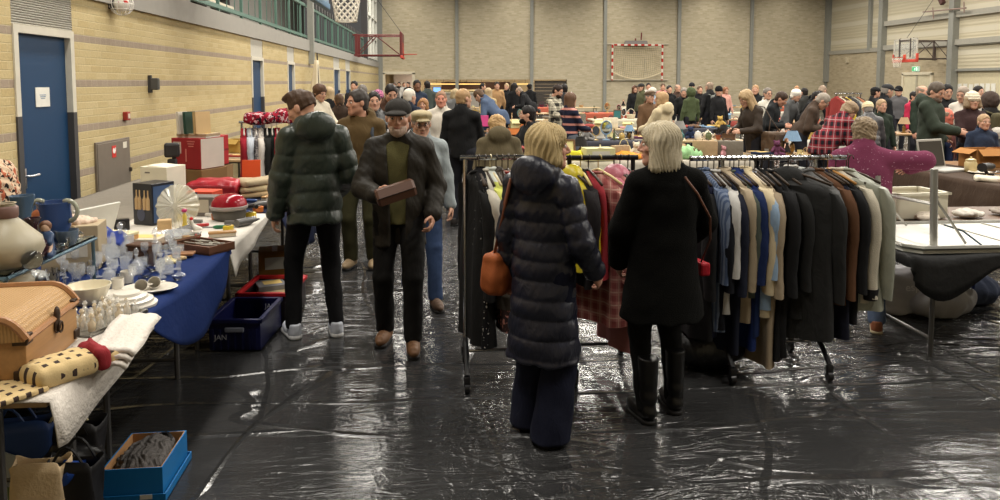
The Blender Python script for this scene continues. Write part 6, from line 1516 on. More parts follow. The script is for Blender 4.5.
# ---- bags under the near table
def paper_bag(name, lab, px, py, Y, w, d, h, rz, c, cat='bag', strap=None, rnd=.6):
    p = PY(px, py, Y); e = empty(name, (p.x, p.y, .006), rz, lab, cat); bm = B(); rg = []
    for k in range(9):
        v = k / 8; s = 1 - .05 * math.sin(PI * v); rg.append([(s * w / 2 * math.copysign(abs(math.cos(t)) ** .3, math.cos(t)) + .008 * math.sin(4 * t + 7 * v), s * d / 2 * math.copysign(abs(math.sin(t)) ** .3, math.sin(t)) * (1 - .35 * v), h * v + (.012 * math.sin(3 * t) if k == 8 else 0)) for t in np.linspace(0, 2 * PI, 37)[:-1]])
    loft(bm, rg, True, False); o = link('body', bm, c, e, smooth=50); solidify(o, .004)
    if strap is not None:
        for s in (-1, 1): bm = B(); tube(bm, [(-.07 + .14 * t, s * d * .3, h - .02 + .09 * math.sin(PI * t)) for t in np.linspace(0, 1, 9)], .006, 6); link('handle', bm, strap, e)
    return e
e = paper_bag('canvas_bag', 'beige canvas bag standing open at the front table leg', 41, 480, 2.95, .2, .13, .305, .05, mat((218, 192, 154), .85, bump=.3, bs=80, name='canvas'))
bm = B(); box(bm, (-.0, -.072, .165), (.12, .006, .014)); box(bm, (-.03, -.076, .165), (.03, .008, .03), bev=.003); link('buckle_strap', bm, mat((160, 130, 96), .7, name='canvas'), e)
BP = mat((24, 23, 25), .55, name='black_paper')
paper_bag('paper_bag', 'matt black paper bag right of the beige canvas bag', 74, 480, 2.98, .2, .14, .29, -.05, BP, strap=BP); paper_bag('paper_bag', 'black carrier bag with pale handles behind the canvas bag', 68, 460, 3.3, .3, .16, .3, .1, BP, strap=mat((196, 186, 150), .7, name='cord'))
p = PY(69, 462, 2.98); item('folded_garment', (p.x, p.y, .22), .9, (.3, .35, 1.2), mat((28, 68, 150), .6, name='blue_cloth'), 'bright blue folded cloth in the black paper bag', 'cloth', None, (.5, .4))
f = keep(warp(sd_ell((0, 0, .1), (.15, .12, .14)), lambda P: .02 * sinnoise(P, 22, 3)), sd_plane((0, 0, -1), 0)); p = PZ(96, 500, 0); e = empty('bin_bag', (p.x - .12, p.y + .05, 0), 0, 'slumped black bag pushed against the blue shoe box', 'bag'); blob('body', f, .01, mat((22, 21, 22), .4, 0, .4, .1, .3, 30, 'black_plastic'), e); bm = B(); tube(bm, [(0, 0, .2), (.02, .02, .26), (.06, .03, .28)], [.03, .02, .035], 7); link('knot', bm, mat((22, 21, 22), .4, name='black_plastic'), e)
e = paper_bag('shopping_bag', 'blue and white printed shopping bag under the near table', 14, 430, 3.25, .34, .16, .34, .15, mat((40, 66, 120), .5, name='blue_plastic'), strap=mat((40, 66, 120), .5, name='blue_plastic'))
bm = B(); box(bm, (.03, -.075, .14), (.2, .006, .13), roty(.5)); link('white_panel', bm, mat((170, 176, 176), .6, name='print'), e); bm = B(); box(bm, (.04, -.078, .06), (.16, .006, .06), roty(-.2)); link('green_panel', bm, mat((120, 140, 90), .6, name='print'), e)
# spotted coat at the left edge is worn by a seller just out of the frame
person('stall seller in spotted cream and black fur coat at the left edge', -25, 116, 4.0, face=255, fem=True, arms=('down', (.2, .42, .98)), top=dict(c=(206, 180, 150), kind='fur', hem=.6, fat=.05, mat=spotted((206, 180, 152), (36, 30, 30), 34, .56, 'spotted_fur', (170, 92, 66))), hair=('short', (120, 90, 60)), build=1.35)
# box in the capped man's hand
cx = P3; hp = cx['A'][1][2]; z = (cx['A'][1][2] - cx['A'][1][1]).normalized(); c = cx['w'](hp + z * .07 + Vector((-.10, .055, .045)))
e = empty('wooden_box', c, cx['RZ'].to_euler().z + .25, 'dark brown faceted wooden box held by the capped man', 'box'); e.rotation_euler.y = .28
bm = B(); pr = [(-.055, -.05), (.055, -.05), (.065, 0), (.035, .05), (-.035, .05), (-.065, 0)]
rg = [[(x, y * s, z * s) for y, z in pr] for x, s in ((-.125, .85), (-.11, 1), (.11, 1), (.125, .85))]; loft(bm, rg); link('body', bm, wood((84, 54, 38), 9, 0), e); bm = B(); box(bm, (0, 0, .0), (.232, .135, .005)); link('lid_seam', bm, mat((40, 26, 20), .6, name='dark_wood'), e)
# ================================================================ CLOTHES RACKS
CHROME = metalm((190, 192, 196), .2); BLK = mat((26, 26, 28), .35, name='black_tube')
def rack(label, x0, x1, Y, h, m, zl=None, inset=.03, depth=.5):
    e = empty('clothes_rack', ((x0 + x1) / 2, Y, 0), 0, label, 'clothes rack'); w = (x1 - x0) / 2
    bm = B(); tube(bm, [(-w, 0, h), (w, 0, h)], .016, 10); link('hanging_bar', bm, m, e, smooth=40)
    for s in (-1, 1):
        bm = B(); tube(bm, [(s * (w - inset), 0, .13), (s * (w - inset), 0, h)], .014, 8); link('post', bm, m, e, smooth=40)
        bm = B(); tube(bm, [(s * (w - inset), -depth / 2, .1), (s * (w - inset), -depth / 4, .2), (s * (w - inset), 0, .24), (s * (w - inset), depth / 4, .2), (s * (w - inset), depth / 2, .1)], .016, 8); f = link('foot', bm, BLK, e, smooth=40)
        for q in (-1, 1):
            bm = B(); tube(bm, [(s * (w - inset) - .014, q * depth / 2, .03), (s * (w - inset) + .014, q * depth / 2, .03)], .03, 12); box(bm, (s * (w - inset), q * depth / 2, .07), (.04, .03, .06), bev=.005); link('caster', bm, BLK, f, smooth=40)
    if zl: bm = B(); tube(bm, [(-w + .03, 0, zl), (w - .03, 0, zl)], .01, 8); link('lower_bar', bm, m, e, smooth=40)
    return e
def garment(x, Y, hb, kind, m, L=.7, w=.21, sl=.6, rz=0, label='', group=None, hang=(60, 46, 34), t=.035, flare=.03, hood=False, cuff=None, trim=None, seed=None):
    """a garment on a hanger: local x across the shoulders, z down from the bar"""
    r = random.Random(seed if seed is not None else int(abs(x * 1000))); e = empty({'coat': 'hanging_coat', 'jacket': 'hanging_jacket', 'shirt': 'hanging_shirt', 'dress': 'hanging_dress', 'trousers': 'hanging_trousers', 'scarf': 'hanging_scarf'}[kind], (x, Y, hb), PI / 2 + rz, label, kind, group)
    HM_ = mat(hang, .4, name='hanger'); bm = B(); tube(bm, [(.0, 0, -.07), (0, 0, -.02), (.0, .0, .0), (-.014, 0, .02), (-.026, 0, .012), (-.028, 0, -.006)], .0035, 6); tube(bm, [(-w * .92, 0, -.145), (-w * .5, 0, -.105), (0, 0, -.07), (w * .5, 0, -.105), (w * .92, 0, -.145)], .009, 6); link('hanger', bm, HM_, e, smooth=True)
    if kind in ('trousers', 'scarf'):
        bm = B(); rg = []; ww = w * .55 if kind == 'trousers' else w * .4
        for k in range(11):
            v = k / 10; z = -.12 - v * L; rg.append([((ww * (1 + .05 * v)) * math.copysign(abs(math.cos(q)) ** .6, math.cos(q)) , t * .8 * math.sin(q) + .01 * math.sin(3 * q + 6 * v), z) for q in np.linspace(0, 2 * PI, 25)[:-1]])
        loft(bm, rg); link('cloth', bm, m, e, smooth=60); return e
    ph = [r.uniform(0, 6) for _ in range(6)]; z0 = -.092 + r.uniform(-.022, .008)
    def ring(z, ww, tt, fold):
        out = []
        for q in np.linspace(0, 2 * PI, 33)[:-1]:
            cx = math.copysign(abs(math.cos(q)) ** .7, math.cos(q)); xx = ww * cx; yy = tt * math.copysign(abs(math.sin(q)) ** .8, math.sin(q))
            yy += fold * (math.sin(xx * 26 + ph[0] + z * 2) + .6 * math.sin(xx * 47 + ph[1])) + .005 * math.sin(z * 7 + ph[2]); out.append((xx + .003 * math.sin(z * 12 + ph[3]), yy, z))
        return out
    rg = [ring(z0 + .03, .036, .026, 0), ring(z0 + .015, .046, .03, 0), ring(z0 - .005, .08, .038, .0), ring(z0 - .035, w * .72, t * 1.05, .001), ring(z0 - .065, w * .93, t, .002), ring(z0 - .1, w, t, .003)]
    n = 9
    for k in range(1, n + 1):
        v = k / n; rg.append(ring(z0 - .1 - (L - .1) * v, w * (1 - .04 * math.sin(PI * v * .8)) + flare * v, t * (1 + .35 * v), .004 + .012 * v))
    bm = B(); loft(bm, rg, False, True); link('body', bm, m, e, smooth=60)
    if sl:
        for s in (-1, 1):
            bm = B(); rr = []
            for k in range(10):
                v = k / 9; cxx = s * (w * .93 + .035 * math.sin(min(v * 3, 1) * PI / 2) + .015 * v); cz = z0 - .075 - sl * v; a = .062 - .022 * v; b = .045 - .010 * v
                rr.append([(cxx + a * math.cos(q) * (.6 if v == 0 else 1) + .004 * math.sin(v * 9 + ph[4]), b * math.sin(q) + .005 * math.sin(v * 7 + ph[5]) + .003 * math.sin(v * 25), cz + .012 * math.cos(q) * -s) for q in np.linspace(0, 2 * PI, 15)[:-1]])
            loft(bm, rr); o = link('sleeve', bm, m, e, smooth=60)
            if cuff: bm = B(); z = z0 - .075 - sl; tube(bm, [(s * (w * .93 + .05), 0, z + .05), (s * (w * .93 + .05), 0, z - .02)], [.045, .04], 12); link('cuff', bm, cuff, o, smooth=40)
    if hood: blob('hood', union([sd_ell((0, -.02, z0 - .02), (.11, .07, .09)), sd_ell((.02, .0, z0 - .08), (.1, .06, .06))], .03), .014, m, e)
    elif kind != 'dress':
        bm = B(); tube(bm, [(.044 * math.cos(q), .03 * math.sin(q), z0 + .024 - .02 * max(0, math.sin(q + ph[0]))) for q in np.linspace(0, 2 * PI, 17)[:-1]], .010, 6, closed=True); link('collar', bm, trim or m, e, smooth=True)
    return e
YR = 4.42
def xr(px): return PY(px, 158, YR).x
hb = PY(765, 158, YR).z
rack('right clothes rack with chrome bar behind the woman in black coat', xr(690), xr(846), YR, hb, CHROME, .16, inset=.2)
G = lambda px, kind, m, label, **k: garment(xr(px), YR + k.pop('dy', 0), hb, kind, m, label=label, **k)
C = cloth; ln = lambda py: hb - PY(700, py, YR - .25).z - .03
G(690, 'coat', C((22, 22, 24)), 'black coat at the left end of the right rack', L=ln(330), sl=.62, rz=0.20)
G(697, 'dress', C((24, 28, 52)), 'dark navy dress beside the black end coat', L=ln(330), sl=0, w=.19, rz=0.17)
G(703, 'shirt', stripes([(74, 88, 116), (112, 124, 146)], 60, 0, 'pinstripe'), 'blue and white pinstriped shirt on the right rack', L=ln(325), sl=.55, rz=0.24)
G(708, 'jacket', C((20, 22, 30)), 'black jacket with red lining near the silver haired woman', L=ln(320), sl=.58, rz=0.19)
G(714, 'shirt', C((196, 194, 190)), 'narrow white shirt left of the stone coat', L=ln(305), sl=.5, rz=0.17)
G(719, 'jacket', C((26, 30, 46)), 'navy jacket left of the stone coat', L=ln(345), sl=.6, rz=0.24)
G(724, 'coat', C((172, 156, 132)), 'long stone coloured coat with open collar on the right rack', L=ln(318), sl=.6, rz=0.36)
G(730, 'shirt', C((84, 92, 84)), 'grey green shirt right of the stone coat', L=ln(290), sl=.45, rz=0.33)
G(734, 'dress', C((26, 44, 96)), 'royal blue dress hanging low on the right rack', L=ln(345), sl=0, rz=0.33)
G(739, 'jacket', C((30, 44, 84), 'denim'), 'dark blue denim jacket by the cream coat', L=ln(330), sl=.55, rz=0.20)
G(745, 'jacket', C((206, 190, 158)), 'cream jacket with bright sloping sleeve on the right rack', L=ln(312), sl=.62, hang=(210, 196, 170), rz=0.27)
G(750, 'shirt', C((146, 170, 196)), 'light blue shirt between the cream jacket and tan coat', L=ln(300), sl=.5, rz=0.21)
G(755, 'coat', C((158, 142, 120)), 'long tan coat reaching lowest on the right rack', L=ln(360), sl=.62, rz=0.19)
G(762, 'dress', C((20, 20, 22)), 'long black dress right of the tan coat', L=ln(355), sl=0, rz=0.17)
G(769, 'coat', C((24, 24, 26)), 'plain black coat left of the dark parka', L=ln(350), sl=.62, rz=0.20)
G(777, 'jacket', C((30, 30, 30)), 'black jacket tight against the dark parka', L=ln(310), sl=.58, rz=0.36)
G(783, 'coat', C((36, 36, 36)), 'dark charcoal parka with big front sleeve on the right rack', L=ln(330), sl=.66, w=.27, t=.09, rz=.95, hood=True, dy=-.07)
G(797, 'shirt', C((206, 202, 196)), 'white frilled blouse right of the dark parka', L=ln(250), sl=.22, w=.17, rz=.3, dy=.08)
G(802, 'shirt', stripes([(84, 106, 140), (196, 198, 196), (92, 126, 120), (196, 198, 196)], 9, 2, 'striped'), 'blue green and white striped shirt on the right rack', L=ln(285), sl=.4, w=.17, rz=.3, dy=.05)
G(807, 'coat', C((98, 98, 98)), 'grey wool coat left of the brown coat', L=ln(285), sl=.6, rz=0.38, t=.05)
G(817, 'jacket', C((92, 62, 42)), 'chestnut brown coat on the right rack', L=ln(300), sl=.66, rz=0.47, t=.045)
G(824, 'dress', C((22, 24, 40)), 'navy dress hanging low behind the brown coat', L=ln(335), sl=0, rz=0.33)
G(828, 'coat', C((20, 20, 22)), 'black coat right of the brown coat', L=ln(320), sl=.62, rz=0.47, hang=(180, 130, 70))
G(836, 'jacket', C((196, 188, 170), 'fleece'), 'off white fleece jacket with black cuff', L=ln(300), sl=.66, rz=0.57, cuff=mat((26, 26, 28), .8, name='black_knit'))
G(846, 'jacket', C((150, 152, 138), 'puffer'), 'pale sage quilted jacket at the right end of the rack', L=ln(308), sl=.68, rz=.85, t=.085, w=.2, hood=False, dy=-.03)
G(851, 'trousers', C((110, 122, 142), 'denim'), 'pale jeans hanging behind the sage jacket', L=ln(325), dy=.05, rz=0.19)
# middle rack behind the two women
hb2 = PY(607, 157.5, YR + .05).z
rack('middle clothes rack with black bar between the two women', xr(566), xr(640), YR + .05, hb2, BLK, .16)
G2 = lambda px, kind, m, label, **k: garment(xr(px), YR + .05, hb2, kind, m, label=label, **k)
G2(570, 'coat', C((196, 178, 36), 'puffer'), 'bright yellow quilted coat on the middle rack', L=ln(262), sl=.5, t=.08, rz=0.50, hood=True)
G2(582, 'jacket', C((28, 24, 26)), 'black jacket behind the yellow quilted coat', L=ln(280), sl=.5, hang=(206, 184, 120), rz=0.14)
G2(590, 'dress', C((150, 44, 52)), 'red dress behind the pink checked shirt', L=ln(270), sl=0, rz=0.24)
G2(600, 'coat', plaid((176, 120, 112), (136, 72, 70), (214, 190, 170), 13, 'pink_check'), 'pink and cream checked shirt coat on the middle rack', L=ln(318), sl=.55, t=.06, rz=0.60, hang=(214, 196, 140))
G2(616, 'jacket', C((190, 112, 128), 'puffer'), 'pink jacket with hood on the middle rack', L=ln(255), sl=.4, t=.07, rz=0.50, hood=True)
G2(622, 'dress', C((170, 112, 110)), 'long dusty pink dress on the middle rack', L=ln(350), sl=0, w=.2, rz=0.27)
G2(630, 'jacket', C((150, 96, 100)), 'rose jacket at the end of the middle rack', L=ln(300), sl=.5, rz=0.31)
# left rack behind the navy coat
hb1 = PY(490, 157.5, YR).z
rack('left clothes rack with chrome bar behind the navy coat', xr(460), xr(556), YR, hb1, CHROME, .16)
G1 = lambda px, kind, m, label, **k: garment(xr(px), YR + k.pop('dy', 0), hb1, kind, m, label=label, **k)
G1(476, 'coat', C((24, 24, 25)), 'long black coat first on the left rack', L=ln(335), sl=.62, rz=0.28, t=.05)
G1(479, 'dress', spotted((24, 24, 26), (190, 186, 180), 60, .66, 'dotted'), 'black dotted dress hanging on the left rack', L=ln(338), sl=0, rz=0.11)
G1(485, 'shirt', C((200, 194, 180)), 'cream blouse left of the yellow green shirt', L=ln(265), sl=.35, rz=0.22)
G1(490, 'shirt', stripes([(206, 206, 190), (206, 210, 110), (200, 204, 196)], 2.6, 2, 'banded'), 'white shirt with a yellow green panel on the left rack', L=ln(240), sl=.4, rz=0.28, hang=(206, 190, 150))
G1(496, 'jacket', C((66, 60, 54)), 'grey brown cardigan on the left rack', L=ln(300), sl=.6, rz=0.17)
G1(502, 'dress', spotted((60, 44, 44), (190, 130, 120), 45, .58, 'floral'), 'dark floral dress on the left rack', L=ln(320), sl=0, rz=0.11)
G1(508, 'shirt', spotted((170, 60, 60), (214, 190, 170), 45, .56, 'floral'), 'red floral blouse on the left rack', L=ln(230), sl=.3, rz=0.17)
G1(514, 'dress', C((206, 150, 130)), 'long salmon pink dress beside the navy coat', L=ln(325), sl=0, rz=0.11)
G1(524, 'coat', C((34, 32, 32)), 'black coat behind the navy quilted coat', L=ln(320), sl=.6, rz=0.17)
# handbag of the navy coat woman with its strap, and slim strap of the black coat woman
def body_bag(ctx, label, sho, hip, c, strapc, size, name='shoulder_bag'):
    w = ctx['w']; a, b = w(sho), w(hip); T_ = ctx['RZ']
    e = empty(name, b, math.atan2(T_[1][0], T_[0][0]), label, 'bag')
    f = warp(union([sd_box((0, 0, -size * .5), (size * .28, size * .5, size * .5), .04), sd_ell((0, 0, -size * .62), (size * .36, size * .54, size * .42))], .04), lambda P: .006 * sinnoise(P, 30, 2)); blob('body', f, .007, cloth(c, 'leather'), e)
    Rz_ = T_.inverted(); tl = lambda v: Rz_ @ (w(v) - b)
    bm = B(); tube(bm, [(0, size * .3, -.02), tl(hip) * .5 + tl(sho) * .5 + Vector((-.012, -.01, .02)), tl(sho), tl(sho) + Vector((.05, .08, .015))], .009, 6); tube(bm, [(0, -size * .3, -.02), (tl(hip) * .5 + tl(sho) * .5) + Vector((.0, -.025, 0)), tl(sho)], .009, 6); link('strap', bm, mat(strapc, .5, name='leather'), e, smooth=True)
    bm = B(); box(bm, (-size * .3, 0, -size * .25), (.02, size * .5, size * .3), roty(.1), .008); link('flap', bm, cloth(tuple(int(q * .9) for q in c), 'leather'), e)
    return e
body_bag(P5, 'tan leather shoulder bag at the navy coat woman\'s left side', (-.13, -.13, 1.43), (-.29, .02, 1.0), (164, 90, 50), (120, 70, 48), .22)
w = P6['w']; T6 = P6['RZ'].inverted(); b = w((.31, .12, .84))
e = empty('red_purse', b, P6['e'].rotation_euler.z, 'small red purse hanging at the black coat woman\'s side on a brown strap', 'bag'); bm = B(); box(bm, (0, 0, 0), (.06, .13, .075), bev=.012); link('body', bm, cloth((170, 30, 44), 'leather'), e)
bm = B(); tube(bm, [T6 @ (w(v) - b) * 1.0 for v in ((.30, .09, .88), (.275, -.05, 1.05), (.2, -.17, 1.2), (.12, -.165, 1.34), (.06, -.13, 1.43))], .006, 6); link('strap', bm, mat((104, 66, 50), .5, name='leather'), e, smooth=True); bm = B(); box(bm, (0, .067, .01), (.03, .01, .02)); link('clasp', bm, metalm((190, 160, 90)), e)
# black bag lying below the right rack
p = PZ(722, 378, 0); e = empty('holdall', (p.x, p.y + .25, 0), .2, 'slumped black holdall on the floor under the right rack', 'bag'); blob('body', keep(warp(sd_ell((0, 0, .13), (.3, .2, .15)), lambda P: .014 * sinnoise(P, 20, 7)), sd_plane((0, 0, -1), 0)), .014, cloth((26, 26, 28), 'puffer'), e); bm = B(); tube(bm, [(-.12, 0, .26), (-.06, -.02, .36), (.06, -.02, .36), (.12, 0, .26)], .012, 6); link('handles', bm, BLK, e, smooth=True)
# ================================================================ UPTURNED WHITE TABLE AND ITS STAND
GZT = .76
a, b, c = PZ(898, 241, GZT), PZ(1012, 247, GZT), PZ(935, 225, GZT)
x0, x1 = PZ(893, 240, GZT).x, PZ(893, 240, GZT).x + 1.9; y0 = PZ(930, 246, GZT).y; y1 = PZ(930, 224, GZT).y + .12
trestle('folding table in black cloth holding the upturned white table', x0 + .05, x1, y0 + .02, y1, .70, along='x')
tablecloth('black plastic cloth hanging ragged from the stand of the white table', x0 + .03, x1 + .02, y0, y1 + .02, .702, (.1, .1, .2, .1), mat((24, 24, 25), .55, 0, .35, .1, .5, 18, 'black_plastic'), 9, amp=.02, fl_=.0, ns=lambda u: .75 + .5 * math.sin(u * 7 + 1) + .3 * math.sin(u * 17))
e = empty('upturned_table', ((x0 + x1) / 2, (y0 + y1) / 2, .71), 0, 'white folding table lying upside down with metal legs up', 'table'); w, d = x1 - x0, y1 - y0
bm = B(); rg = []
for s, z in ((1, .0), (1, .03)): rg.append([(s * x, s * y, z) for x, y in ((-w / 2 + .08, -d / 2), (w / 2 - .08, -d / 2), (w / 2, -d / 2 + .08), (w / 2, d / 2 - .08), (w / 2 - .08, d / 2), (-w / 2 + .08, d / 2), (-w / 2, d / 2 - .08), (-w / 2, -d / 2 + .08))])
loft(bm, rg); link('table_top', bm, mat((222, 220, 212), .5, name='white_laminate'), e)
bm = B(); pts = [Vector((p[0], p[1], .035)) for p in rg[1]]; tube(bm, pts, .016, 6, closed=True); link('edge_frame', bm, mat((150, 148, 140), .4, .6, name='grey_steel'), e, smooth=40)
ST = mat((168, 166, 160), .35, .6, name='grey_steel_tube')
for s in (-1, 1):
    for q, h in ((-1, .50), (1, .38)):
        x = s * (w / 2 - .22) ; y = q * (d / 2 - .1); bm = B(); tube(bm, [(x, y, .03), (x + s * .02, y, .03 + h)], .023, 10); L_ = link('leg', bm, ST, e, smooth=40)
        bm = B(); tube(bm, [(x + s * .015, y, .03 + h * .65), (x - s * .22, y, .04)], .009, 6); link('brace', bm, ST, L_, smooth=40)
    bm = B(); tube(bm, [(s * (w / 2 - .21), -(d / 2 - .1), .3), (s * (w / 2 - .21), d / 2 - .1, .28)], .012, 6); link('cross_tube', bm, ST, e, smooth=40)
bm = B(); box(bm, (.12, 0, .034), (.012, d * .9, .012)); box(bm, (-.2, 0, .034), (.006, d * .9, .008)); link('seam', bm, mat((176, 174, 166), .5, name='grey_paint'), e)
bm = B(); tube(bm, [(-w / 2 + .3, -d / 2 + .12, .16), (-w / 2 + .42, -d / 2 + .1, .12), (-w / 2 + .5, -d / 2 + .03, .04)], .006, 6); link('tie_strap', bm, mat((24, 56, 76), .6, name='blue_strap'), e)
# tub with white things, behind
p = PZ(940, 218, .72); trestle('low brown bench behind the upturned table', p.x - .5, p.x + 1.4, y1 + .12, y1 + .8, .72, (96, 72, 52), 'x')
e = item('plastic_crate', (p.x - .22, y1 + .4, .73), .1, (1.15, 1.1, 1), mat((214, 208, 188), .4, name='clear_plastic', alpha=.9), 'pale see-through tub behind the upturned white table', 'tub')
for k, (dx, dy, c, lab) in enumerate(((.33, -.1, (206, 200, 190), 'white bunched lace beside the pale tub'), (-.1, -.22, (196, 186, 170), 'cream bunched cloth in front of the pale tub'), (.7, -.05, (150, 140, 130), 'grey bunched cloth right of the pale tub'))): item('crumpled_cloth', (p.x + dx - .1, y1 + .4 + dy, .735), k, .6, cloth(c), lab, 'cloth')
p = PZ(903, 188, .95); 
# grey carrier bags on the floor
p = PZ(915, 318, 0); e = empty('grey_carrier_bag', (p.x, p.y + .18, 0), -.1, 'big grey carrier bag with faded lettering under the black cloth', 'bag')
f = keep(warp(union([sd_box((0, 0, .17), (.22, .13, .17), .05), (sd_cap((-.12, 0, .3), (-.15, 0, .44), .07, .02), .06), (sd_ell((.05, 0, .3), (.14, .1, .08)), .06)], .05), lambda P: .016 * sinnoise(P, 16, 9)), sd_plane((0, 0, -1), 0)); blob('body', f, .012, mat((176, 174, 176), .45, 0, .4, .08, .5, 14, 'grey_plastic'), e)
text('lettering', 'esprim', .085, mat((214, 212, 210), .5, name='pale_print'), e, (.06, -.165, .24), (PI / 2, -.1, 0))
p = PZ(975, 328, 0); e = empty('grey_carrier_bag', (p.x, p.y + .35, 0), .3, 'slack grey carrier bag lying behind the table leg', 'bag'); blob('body', keep(warp(sd_ell((0, 0, .1), (.3, .16, .14)), lambda P: .02 * sinnoise(P, 16, 5)), sd_plane((0, 0, -1), 0)), .014, mat((160, 158, 160), .45, 0, .4, .08, .5, 14, 'grey_plastic'), e); bm = B(); tube(bm, [(.1, -.05, .2), (.2, -.1, .26), (.26, -.05, .18)], .012, 6); link('handle', bm, mat((40, 56, 120), .5, name='blue_plastic'), e)
p = PZ(987, 322, 0); e = empty('bundle', (p.x + .25, p.y + .5, 0), 0, 'blue and grey bundle of clothes on the floor at the right edge', 'bundle'); blob('body', keep(warp(sd_ell((0, 0, .1), (.22, .18, .13)), lambda P: .02 * sinnoise(P, 22, 2)), sd_plane((0, 0, -1), 0)), .014, cloth((70, 78, 100)), e)
# ================================================================ THE CROWD
def PP(label, px, py, Y, face, c=(30, 30, 32), k='cloth', hair=('short', (60, 46, 36)), **kw):
    top = dict(c=c, kind=k); top.update(kw.pop('top', {})); return person(label, px, py, Y, face, top=top, hair=hair, **kw)
BR, DK, GY, WH, BL, BALD = (92, 70, 52), (34, 29, 27), (136, 128, 120), (206, 198, 184), (178, 156, 122), ('balding', (150, 130, 112))
JE = ((60, 72, 98), .004)
PP('stocky man in black jacket with cropped fair hair, back turned in the aisle', 464, 89, 9.2, -20, (24, 24, 25), hair=('crop', (168, 136, 98)), yaw=-35, build=1.18, arms=('down', 'front'))
PP('ruddy man in open white shirt facing up the aisle', 441, 91, 10.5, 178, (214, 206, 192), hair=('crop', (150, 116, 92)), tone=(206, 140, 118), pants=JE)
PP('curly blond person in olive hooded coat bending behind the left rack', 497, 117, 7.3, 5, (92, 82, 60), hair=('curly', (186, 152, 106)), lean=24, top=dict(hood=True, hem=.7, fat=.05), arms=('front', 'front'))
PP('person in black behind the brown anorak man', 374, 92, 9.3, 190, (28, 27, 27), 'puffer', hair=('short', DK), build=1.1)
PP('dark haired man in brown jacket looking down in the left aisle', 391, 85, 10.4, 172, (66, 44, 32), hair=('short', DK), pitch=20, yaw=25)
PP('white haired man in dark blue jacket walking away in the aisle', 410, 89, 11.3, -25, (28, 34, 48), hair=('short', WH), yaw=-20)
PP('tall dark man in navy shirt by the far doorway', 417, 80, 17, 195, (38, 48, 66), hair=('short', DK), tone=(120, 84, 64), pants=JE)
PP('small child in bright red top in the aisle', 423, 98.5, 13, 170, (176, 40, 44), hair=('medium', (150, 108, 70)), child=True, H=1.2)
PP('person in grey green jacket beside the tall navy shirt man', 427, 81, 21, 20, (70, 78, 74), hair=('short', DK))
PP('brown haired woman in white fluffy jacket by the furled curtain', 320, 85, 11.6, 230, (206, 196, 176), 'fur', hair=('fluffy', (84, 60, 44)), fem=True, arms=('front', 'front'), pitch=14)
PP('long haired blond woman in black near the yellow wall', 329, 87, 14, 10, (26, 26, 28), hair=('long', BL), fem=True)
PP('person in dark brown coat seen from behind near the yellow wall', 339, 94, 12.4, 15, (56, 42, 32), hair=('short', BR), lean=10, top=dict(hem=.6))
PP('black haired person above the anorak man, far up the left aisle', 354, 81, 18.5, 170, (40, 40, 44), hair=('short', (20, 18, 18)))
PP('grey haired person in dark padded jacket behind the anorak man', 362, 85, 13, 20, (44, 44, 46), 'puffer', hair=('short', (110, 104, 98)))
PP('woman in pink patterned knit hat in the left aisle', 378, 90, 12.2, 185, (60, 52, 56), hair=('medium', BR), hat=('knit', spotted((196, 120, 150), (96, 60, 96), 40, .55, 'pink_knit')), fem=True)
PP('person in black standing in the far doorway', 399, 82, 42.6, 180, (26, 26, 28), hair=('short', DK))
PP('person in light jacket just inside the far doorway', 404, 82.5, 41.5, 200, (190, 186, 180), hair=('short', BR))
PP('person in dark coat before the far doorway', 408, 82, 36, 160, (36, 36, 40), hair=('short', DK))
PP('person in grey with dark hair left in the far doorway', 394, 82.5, 38.5, 175, (110, 104, 100), hair=('short', DK))
PP('grey blond person in grey jacket near the canteen', 455, 89, 17, 10, (112, 112, 112), hair=('medium', (176, 156, 122)), fem=True)
PP('person in blue denim jacket bending over a table near the canteen', 479, 91, 15.3, 60, (78, 92, 116), 'denim', hair=('short', BR), lean=45, arms=('reach', 'reach'))
PP('dark haired person in black before the canteen hatch', 483, 83.5, 26.5, 250, (26, 26, 28), hair=('short', DK))
PP('woman with long blond hair in beige coat near the canteen', 488, 88, 18.6, 15, (190, 166, 122), hair=('long', BL), fem=True)
PP('man in tan coat facing the hall by the canteen', 497, 82, 24, 185, (168, 132, 92), hair=('short', DK))
PP('slim person in black coat by the canteen, blond hair', 506.5, 83.5, 27, 150, (28, 28, 30), hair=('short', BL))
PP('person in long black coat with dark bob by the canteen', 514, 83, 23.5, 20, (24, 24, 26), hair=('bob', DK), fem=True, top=dict(hem=.55))
PP('bald man in black leaning over the far table', 519, 88, 22.6, 70, (28, 28, 30), hair=BALD, lean=38, arms=('reach', 'reach'))
PP('person in black cap and black coat by the dark shutter', 529.5, 83.5, 27, 10, (24, 24, 26), hair=('short', DK), hat=('cap', (24, 24, 26)))
PP('bearded man in black and cream plaid overshirt looking down', 558, 85, 14.7, 232, hair=('short', (44, 32, 26)), beard=(50, 38, 30), pitch=20, top=dict(mat=plaid((206, 198, 176), (52, 50, 46), (30, 30, 30), 7, 'cream_plaid'), hem=.78), arms=('front', 'front'), pants=((40, 40, 44), 0))
PP('person in dark grey coat behind the plaid overshirt man', 564, 84, 17.8, 10, (56, 56, 58), hair=('short', DK))
PP('long haired brunette in navy and pink striped jumper', 571, 92.5, 11.9, -60, hair=('long', (98, 72, 54)), fem=True, top=dict(kind='knit', mat=stripes([(38, 40, 58), (206, 142, 130)], 7.5, 2, 'striped_knit', [0, .72]), hem=.82), arms=('front', 'front'), pants=((92, 96, 104), 0))
PP('black haired bearded seller in black sitting behind the rack', 527, 106, 11.3, 110, (28, 28, 29), hair=('short', (24, 20, 20)), beard=(34, 28, 26), legs='sit', arms=('table', 'table'), yaw=-25)
PP('long haired brunette in black far below the goal', 635, 85.5, 24, 180, (26, 26, 28), hair=('long', (92, 60, 40)), fem=True)
